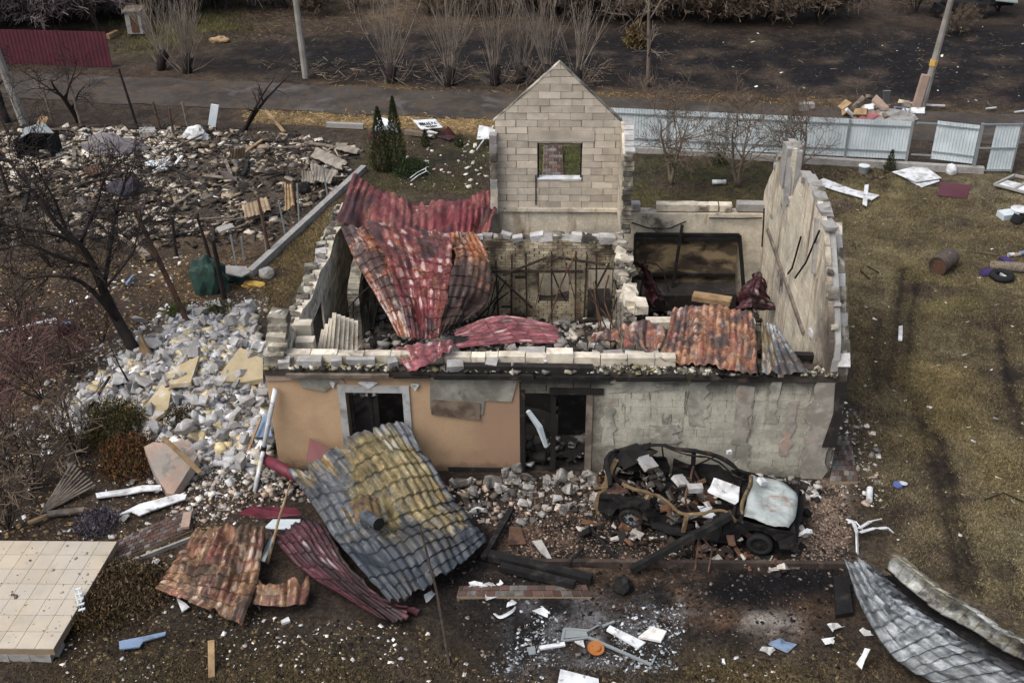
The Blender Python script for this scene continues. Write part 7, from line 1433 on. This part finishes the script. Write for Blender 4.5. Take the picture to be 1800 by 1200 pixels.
plank('tan beam lying at the right end of the maroon fence', (190,70), (208,62), .25, .25, 'wood', cat='beam')
lump('stone','tan broken stone on the slope right of the shed','stone',(386,74),(.5,.3,.25),M['wood'],44,.3)

# ---------------------------------------------------------------- right room: scorched panel in a black frame
t = thing('framed_panel', 'scorched brown panel in a black metal frame against the rear wall of the right room', 'panel', (3.5, 8.2, 0))
A_ = Yp(1117,412,8.2); B_ = Yp(1300,412,8.2); x0, x1, zt = A_[0], B_[0], A_[2]
M['scorch'] = mat('scorched_panel', S('4f4436'), [(S('94805c'), 1.1, .52, .08, .85), (S('1f1b18'), 1.3, .58, .08, .85)], var=.3, bump=.5, stretch=(1,1,2))
q = MB(); q.box2((x0,8.26,.2),(x1,8.34,zt)); q.build('panel_sheet', M['scorch'], t)
for a_, b_ in (((x0,8.2,zt),(x1,8.2,zt)),((x0,8.2,0),(x0,8.2,zt)),((x1,8.2,zt),(x1+.25,7.6,.4)),((x0+.02,8.2,1.0),(x1,8.2,1.0)),((3.62,8.1,zt+.35),(3.4,7.7,.5)),((x0,8.15,zt-.12),(x1,8.15,zt-.12))): q = MB(); q.beam(a_, b_, .08, .09); q.build('frame_bar', M['black'], t)
q = MB(); q.beam((2.3,7.6,.55),(5.2,7.7,.6),.8,.5); q.build('burnt_bench', M['soot'], t)
plank_ = MB(); plank_.beam(Z(1218,520,1.3), Z(1285,530,1.3), .35, .14); tag(plank_.build('cardboard_tube', M['wood']), 'long tan roll lying in the rubble of the right room', 'roll')
# rubble details in the doorway and burnt yard
slab('white_panel_strip','bent white metal strip hanging in the doorway','strip',[(925,722),(935,720),(958,765),(963,780),(955,782),(940,755)],.0,.02,M['bluegrey'],()) if False else None
q = MB(); v0 = [Yp(928,722,-.1), Yp(948,750,-.12), Yp(960,785,-.15)]; q.tube(v0, [.06,.08,.05], 4); tag(q.build('metal_strip', M['bluegrey']), 'bent pale metal strip hanging in the doorway', 'strip')
for k, (p0, p1, w, lab) in enumerate([((860,985),(1040,1025),.2,'long charred beam running right below the huge grey sheet'),((850,990),(900,900),.12,'charred beam slanting up towards the doorway'),((880,1005),(1010,1035),.16,'charred beam lying lowest of the three below the grey sheet'),((1000,1000),(1025,970),.05,'thin burnt rod on ash below the doorway'),((1040,940),(1092,1000),.06,'thin charred rod leaning towards the brown kerb')]): plank(lab, p0, p1, w, w*.8, 'black', cat='beam', name='charred_beam', z0=.15, z1=.12)
lump('charred_lump','black charred lump on ash below the brown kerb','charred lump',(1095,1035),(.2,.2,.22),M['black'],51,.3)
slab('shard_board','pointed pale board shard on the burnt yard','board',[(935,950),(952,948),(960,962),(976,992),(950,970)],.08,.02,M['conc'],(0,.1,.05,0,0))
slab('rust_plate','rusty brown plate on the burnt yard left of the pointed shard','plate',[(895,925),(915,925),(925,955),(893,957)],.06,.02,M['rust'])
slab('white_strip','charred-edged white strip lying right of the window remains','strip',[(1066,1106),(1072,1098),(1135,1128),(1122,1138)],.08,.04,M['white'])
slab('scorched_board','burnt white panel with brown scorch at the lower middle','panel',[(1122,1118),(1145,1100),(1172,1108),(1162,1126)],.12,.05,mat('scorched_white_panel', S('d5d5cf'), [(S('6a5434'), 3, .6, .1, .9)], var=.1, bump=.2))
t = thing('window_remains', 'twisted aluminium window remains on ash at the lower middle', 'window frame', on(1020,1120))
for a_, b_, w in (((988,1126),(1035,1120),.04),((988,1126),(992,1105),.05),((992,1105),(1035,1108),.05),((1035,1108),(1052,1098),.03),((1035,1120),(1145,1168),.05),((1145,1168),(1152,1152),.03),((1060,1100),(1080,1092),.05)): q = MB(); q.beam(on(*a_, .06), on(*b_, .06), w*1.05, w*.8); q.build('frame_bar', M['gategrey'], t)
q = MB(); q.prism([on(990,1122,.05), on(1034,1118,.05), on(1030,1108,.06), on(994,1106,.06)], (0,0,.01)); q.build('pane', M['gategrey'], t)
slab('white_strip','white sill strip left of the orange dish','strip',[(948,1134),(992,1127),(994,1133),(949,1140)],.08,.04,M['white'])
slab('white_strip','short white scrap touching the orange dish','strip',[(1010,1126),(1025,1124),(1028,1136),(1016,1130)],.08,.03,M['white'])
tag(lathe(on(1047,1140,.05), np.array([.1,-.15,1.0]), [(0,.02),(0,.09),(.02,.16),(.04,.16),(.035,.1),(.075,.085),(.08,.02)], 26).build('orange_dish', M['orangedish']), 'orange rusty round hat-shaped dish on ash', 'dish')
slab('white_plate','white panel corner cut by the lower edge of the picture','panel',[(985,1175),(1052,1192),(1056,1230),(975,1230)],.08,.03,M['white'])
slab('grey_plate','grey torn plate left of the white sill strip','plate',[(926,1137),(940,1134),(942,1148),(930,1150)],.05,.02,M['gategrey'])
t = thing('cable_loop', 'loops of white cable on the soil below the red tiled strip', 'cable', on(890,1078))
for k in range(3): q = MB(); q.tube(crspline([on(868+k,1078,.05), on(880,1086-2*k,.06), on(900,1076-2*k,.08), on(906,1068-k,.05)], 0, np.linspace(0,1,14)), .014, 5); q.build('loop', M['white'], t)
for k, (a, b, lab) in enumerate([(905,1066,'folded white scrap above the cable loops'),(950,1080,'crumpled white scrap right of the cable loops'),(838,1032,'white bone-like scrap at the left end of the red strip'),(860,1036,'pale crumpled paper on the red tiled strip'),(885,1030,'white pipe piece on the red tiled strip'),(858,1052,'white paper scrap below the red tiled strip'),(755,1052,'white net scrap at the tip of the huge grey sheet')]):
    scrap(lab, (a, b), .2, M['white'], 60+k, 'paper_scrap')
q = MB(); q.tube(crspline([on(825,900,.05), on(838,892,.1), on(850,895,.05)], 0, np.linspace(0,1,10)), .025, 6); tag(q.build('white_hook', M['white']), 'curved white strip on ash below the ochre wall', 'strip')
slab('steel_grid','dark burnt panel block lying at the end of the burnt strip','panel',[(1466,1012),(1492,1014),(1500,1075),(1470,1080)],.12,.12,M['black'])

# ---------------------------------------------------------------- litter nobody could count
WSP = ['e0e0dd','c9cacb','b5b0a8','d8d0c0','a8a39b','8d8a86']
LITL = poly([(-50,470),(440,440),(470,560),(330,560),(90,740),(300,800),(420,860),(480,900),(300,1000),(-50,1000)])
shards('leaf_litter', LITL, 7000, (.025,.09), ['5f4c32','7d6340','8a6f42','463a2c','54432f','9a8054','33291f'], 'brown dead leaf litter on the left of the plot', flat=.12, seed=121, elong=1.8)
shards('white_litter', LITL, 800, (.02,.11), WSP, 'pale scraps strewn over the left of the plot', mask=patchy(1.3, .42, 5, .12), flat=.25, seed=122, elong=2)
BOT = poly([(130,1000),(300,960),(480,1080),(740,1100),(850,1190),(1200,1170),(1480,1110),(1600,1230),(100,1230)])
shards('leaf_litter', BOT, 5500, (.02,.07), ['463a26','54472c','3a3026','2f2820','231f1c','6a5a3a'], 'brown litter on the foreground soil', flat=.15, seed=123, elong=2)
shards('white_litter', BOT, 560, (.015,.075), WSP, 'pale scraps strewn over the foreground soil', mask=patchy(1.3, .42, 5, .12), flat=.3, seed=124, elong=2.2)
BUR = poly([(770,880),(1060,900),(1400,980),(1490,860),(1520,900),(1490,1090),(1180,1190),(850,1180),(780,1030)])
shards('ash_litter', BUR, 4000, (.012,.06), ['171616','211f1e','2a2726','1c1a19','262423','5f554c','443c36','807468','3a3836'], 'black and brick-coloured ash litter of the burnt yard', flat=.4, seed=125, elong=1.8)
shards('brick_litter', poly([(880,895),(1050,885),(1300,985),(900,990)])+[], 3000, (.012,.05), ['8a7460','705f50','9a8672','544840','332c28','242120','3a3431'], 'brick coloured crumbs left of the burnt car', flat=.5, seed=126)
shards('brick_litter', poly([(1420,855),(1480,850),(1500,920),(1490,990),(1380,990),(1430,930)]), 1400, (.012,.05), ['8f7a68','80705f','9f8c7a','5a4c42','332c28'], 'brick coloured crumbs at the nose of the burnt car', flat=.5, seed=127)
shards('glass_litter', poly([(900,1050),(1210,1060),(1190,1182),(860,1185)]), 1500, (.01,.06), ['a8b0b5','8d9499','b5bcc0','6f7478','3a3a3c','55585b'], 'glittering grey glass and ash splinters at the lower middle', mask=patchy(.8, .48, 7, .05), flat=.25, seed=128, elong=2.5)
YRD = poly([(1440,330),(1800,320),(1810,1100),(1600,990),(1500,860),(1490,420)])
shards('white_litter', YRD, 170, (.02,.09), WSP+['9a8468'], 'pale scraps strewn over the right yard', flat=.3, seed=129, elong=2.2)
shards('white_litter', poly([(1470,690),(1540,760),(1560,900),(1480,880)]), 240, (.02,.11), WSP+['6a6765','b09a88'], 'pale chips along the right end of the house', flat=.3, seed=130)
VER = poly([(430,192),(880,202),(880,238),(640,226),(430,218)])
shards('straw', VER, 4200, (.008,.018), ['a88d58','8d7344','c2a872','6f5a38'], 'yellow straw along the near verge of the road', flat=.8, seed=131, elong=34)
shards('straw', poly([(560,148),(1480,172),(1480,198),(1000,185),(560,168)]), 2400, (.008,.02), ['8d7344','6f5a38','54452e','a88d58'], 'dry straw along the far verge of the road', flat=.8, seed=132, elong=34)
shards('straw', poly([(420,60),(1800,50),(1800,200),(560,146)]), 4200, (.008,.022), ['54483a','6b5c48','3a322a','2a2522','7d6c52'], 'dry stalks over the burnt far field', flat=.8, seed=133, elong=34)
shards('straw', poly([(430,0),(1000,0),(900,50),(440,70)]), 2200, (.012,.025), ['6b5a40','54452e','8a744e'], 'dry grass stalks on the far slope', flat=.8, seed=134, elong=30)
shards('white_litter', poly([(1230,40),(1800,30),(1800,210),(1300,180)]), 36, (.03,.13), WSP, 'pale scraps on the burnt far field', flat=.4, seed=135)
shards('brushwood', poly([(420,110),(700,115),(1080,120),(1080,160),(560,145)]), 900, (.012,.03), ['54483a','7d6c58','3a322a','8d7c66'], 'cut brushwood lying among the willows', flat=.8, seed=136, elong=40, pile=.4)

# ---------------------------------------------------------------- grass blades
def grass(name, P, n, cols, label, seed, h=(.02,.06)):
    rng = np.random.RandomState(seed); P = np.array(P); lo, hi = P.min(0), P.max(0); x = lo[0]+rng.rand(n*4)*(hi[0]-lo[0]); y = lo[1]+rng.rand(n*4)*(hi[1]-lo[1])
    k = inside([tuple(q_) for q_ in P], x, y) & (N1(x+7, y-3, 1.3, 4) > .15+.65*rng.rand(len(x))) & (gcol(x, y)[:, 1] > .028+.05*rng.rand(len(x))); x, y = x[k][:n], y[k][:n]; n = len(x); z = gz(x, y)
    b0 = np.stack([x, y, z], 1); an = rng.rand(n)*6.28; w = .008+.01*rng.rand(n); hh = h[0]+(h[1]-h[0])*rng.rand(n); sd = np.stack([np.cos(an), np.sin(an), 0*an], 1)*w[:, None]
    tip = b0+np.stack([rng.randn(n)*hh*.6, rng.randn(n)*hh*.6, hh], 1); V = np.stack([b0-sd, b0+sd, tip], 1).reshape(-1, 3); F = np.arange(3*n).reshape(-1, 3)
    me = bpy.data.meshes.new(name); me.vertices.add(len(V)); me.vertices.foreach_set('co', V.ravel()); me.loops.add(3*n); me.loops.foreach_set('vertex_index', F.ravel()); me.polygons.add(n); me.polygons.foreach_set('loop_start', np.arange(0, 3*n, 3)); me.polygons.foreach_set('loop_total', np.full(n, 3))
    cc = (.72*gcol(x, y)+.28*np.array([S(c) for c in cols])[rng.randint(len(cols), size=n)])*(.95+.9*rng.rand(n))[:, None]; a = me.color_attributes.new('col', 'FLOAT_COLOR', 'POINT'); a.data.foreach_set('color', np.repeat(np.concatenate([cc, np.ones((n, 1))], 1), 3, 0).ravel())
    me.materials.append(M['leafy']); me.update(); o = bpy.data.objects.new(name, me); COL.objects.link(o); o['kind'] = 'stuff'; o['label'] = label; o['category'] = 'grass'; return o
grass('grass', YRD, 150000, ['6b6240','776c4a','80744e','544a32','5c5838','463e2c'], 'worn yellow-green grass of the right yard', 1)
grass('grass', poly([(935,345),(935,258),(1040,258),(1060,345)]), 14000, ['4a5028','5c6030','3a4222','5a5a30'], 'short grass seen through the gable window', 8)
grass('grass', poly([(1090,265),(1600,300),(1600,335),(1340,345),(1340,370),(1090,372)]), 40000, ['4a4a28','5c5730','3a3c22','6b6038'], 'short grass of the back yard before the pale fence', 2)
grass('grass', poly([(640,235),(880,240),(880,345),(640,335)]), 24000, ['4f4f2a','63602f','3f3f24','6b6438'], 'short grass left of the block gable', 3)
grass('grass', poly([(0,1140),(420,1120),(1040,1175),(1560,1150),(1620,1240),(0,1240)]), 42000, ['5c5030','6a5a34','463c26','4f4a28','3a3222'], 'dry grass along the lower edge of the picture', 4, (.02,.06))
grass('grass', poly([(455,480),(580,350),(600,345),(600,400),(500,540),(470,560)]), 14000, ['7d6c44','6b5c38','8a784c','544830'], 'yellow grass strip along the left wall', 5)
grass('grass', poly([(190,40),(430,5),(450,60),(340,85),(200,90)]), 16000, ['5c582f','6b6434','4a4828'], 'green grass on the slope beyond the maroon fence', 6, (.08,.2))
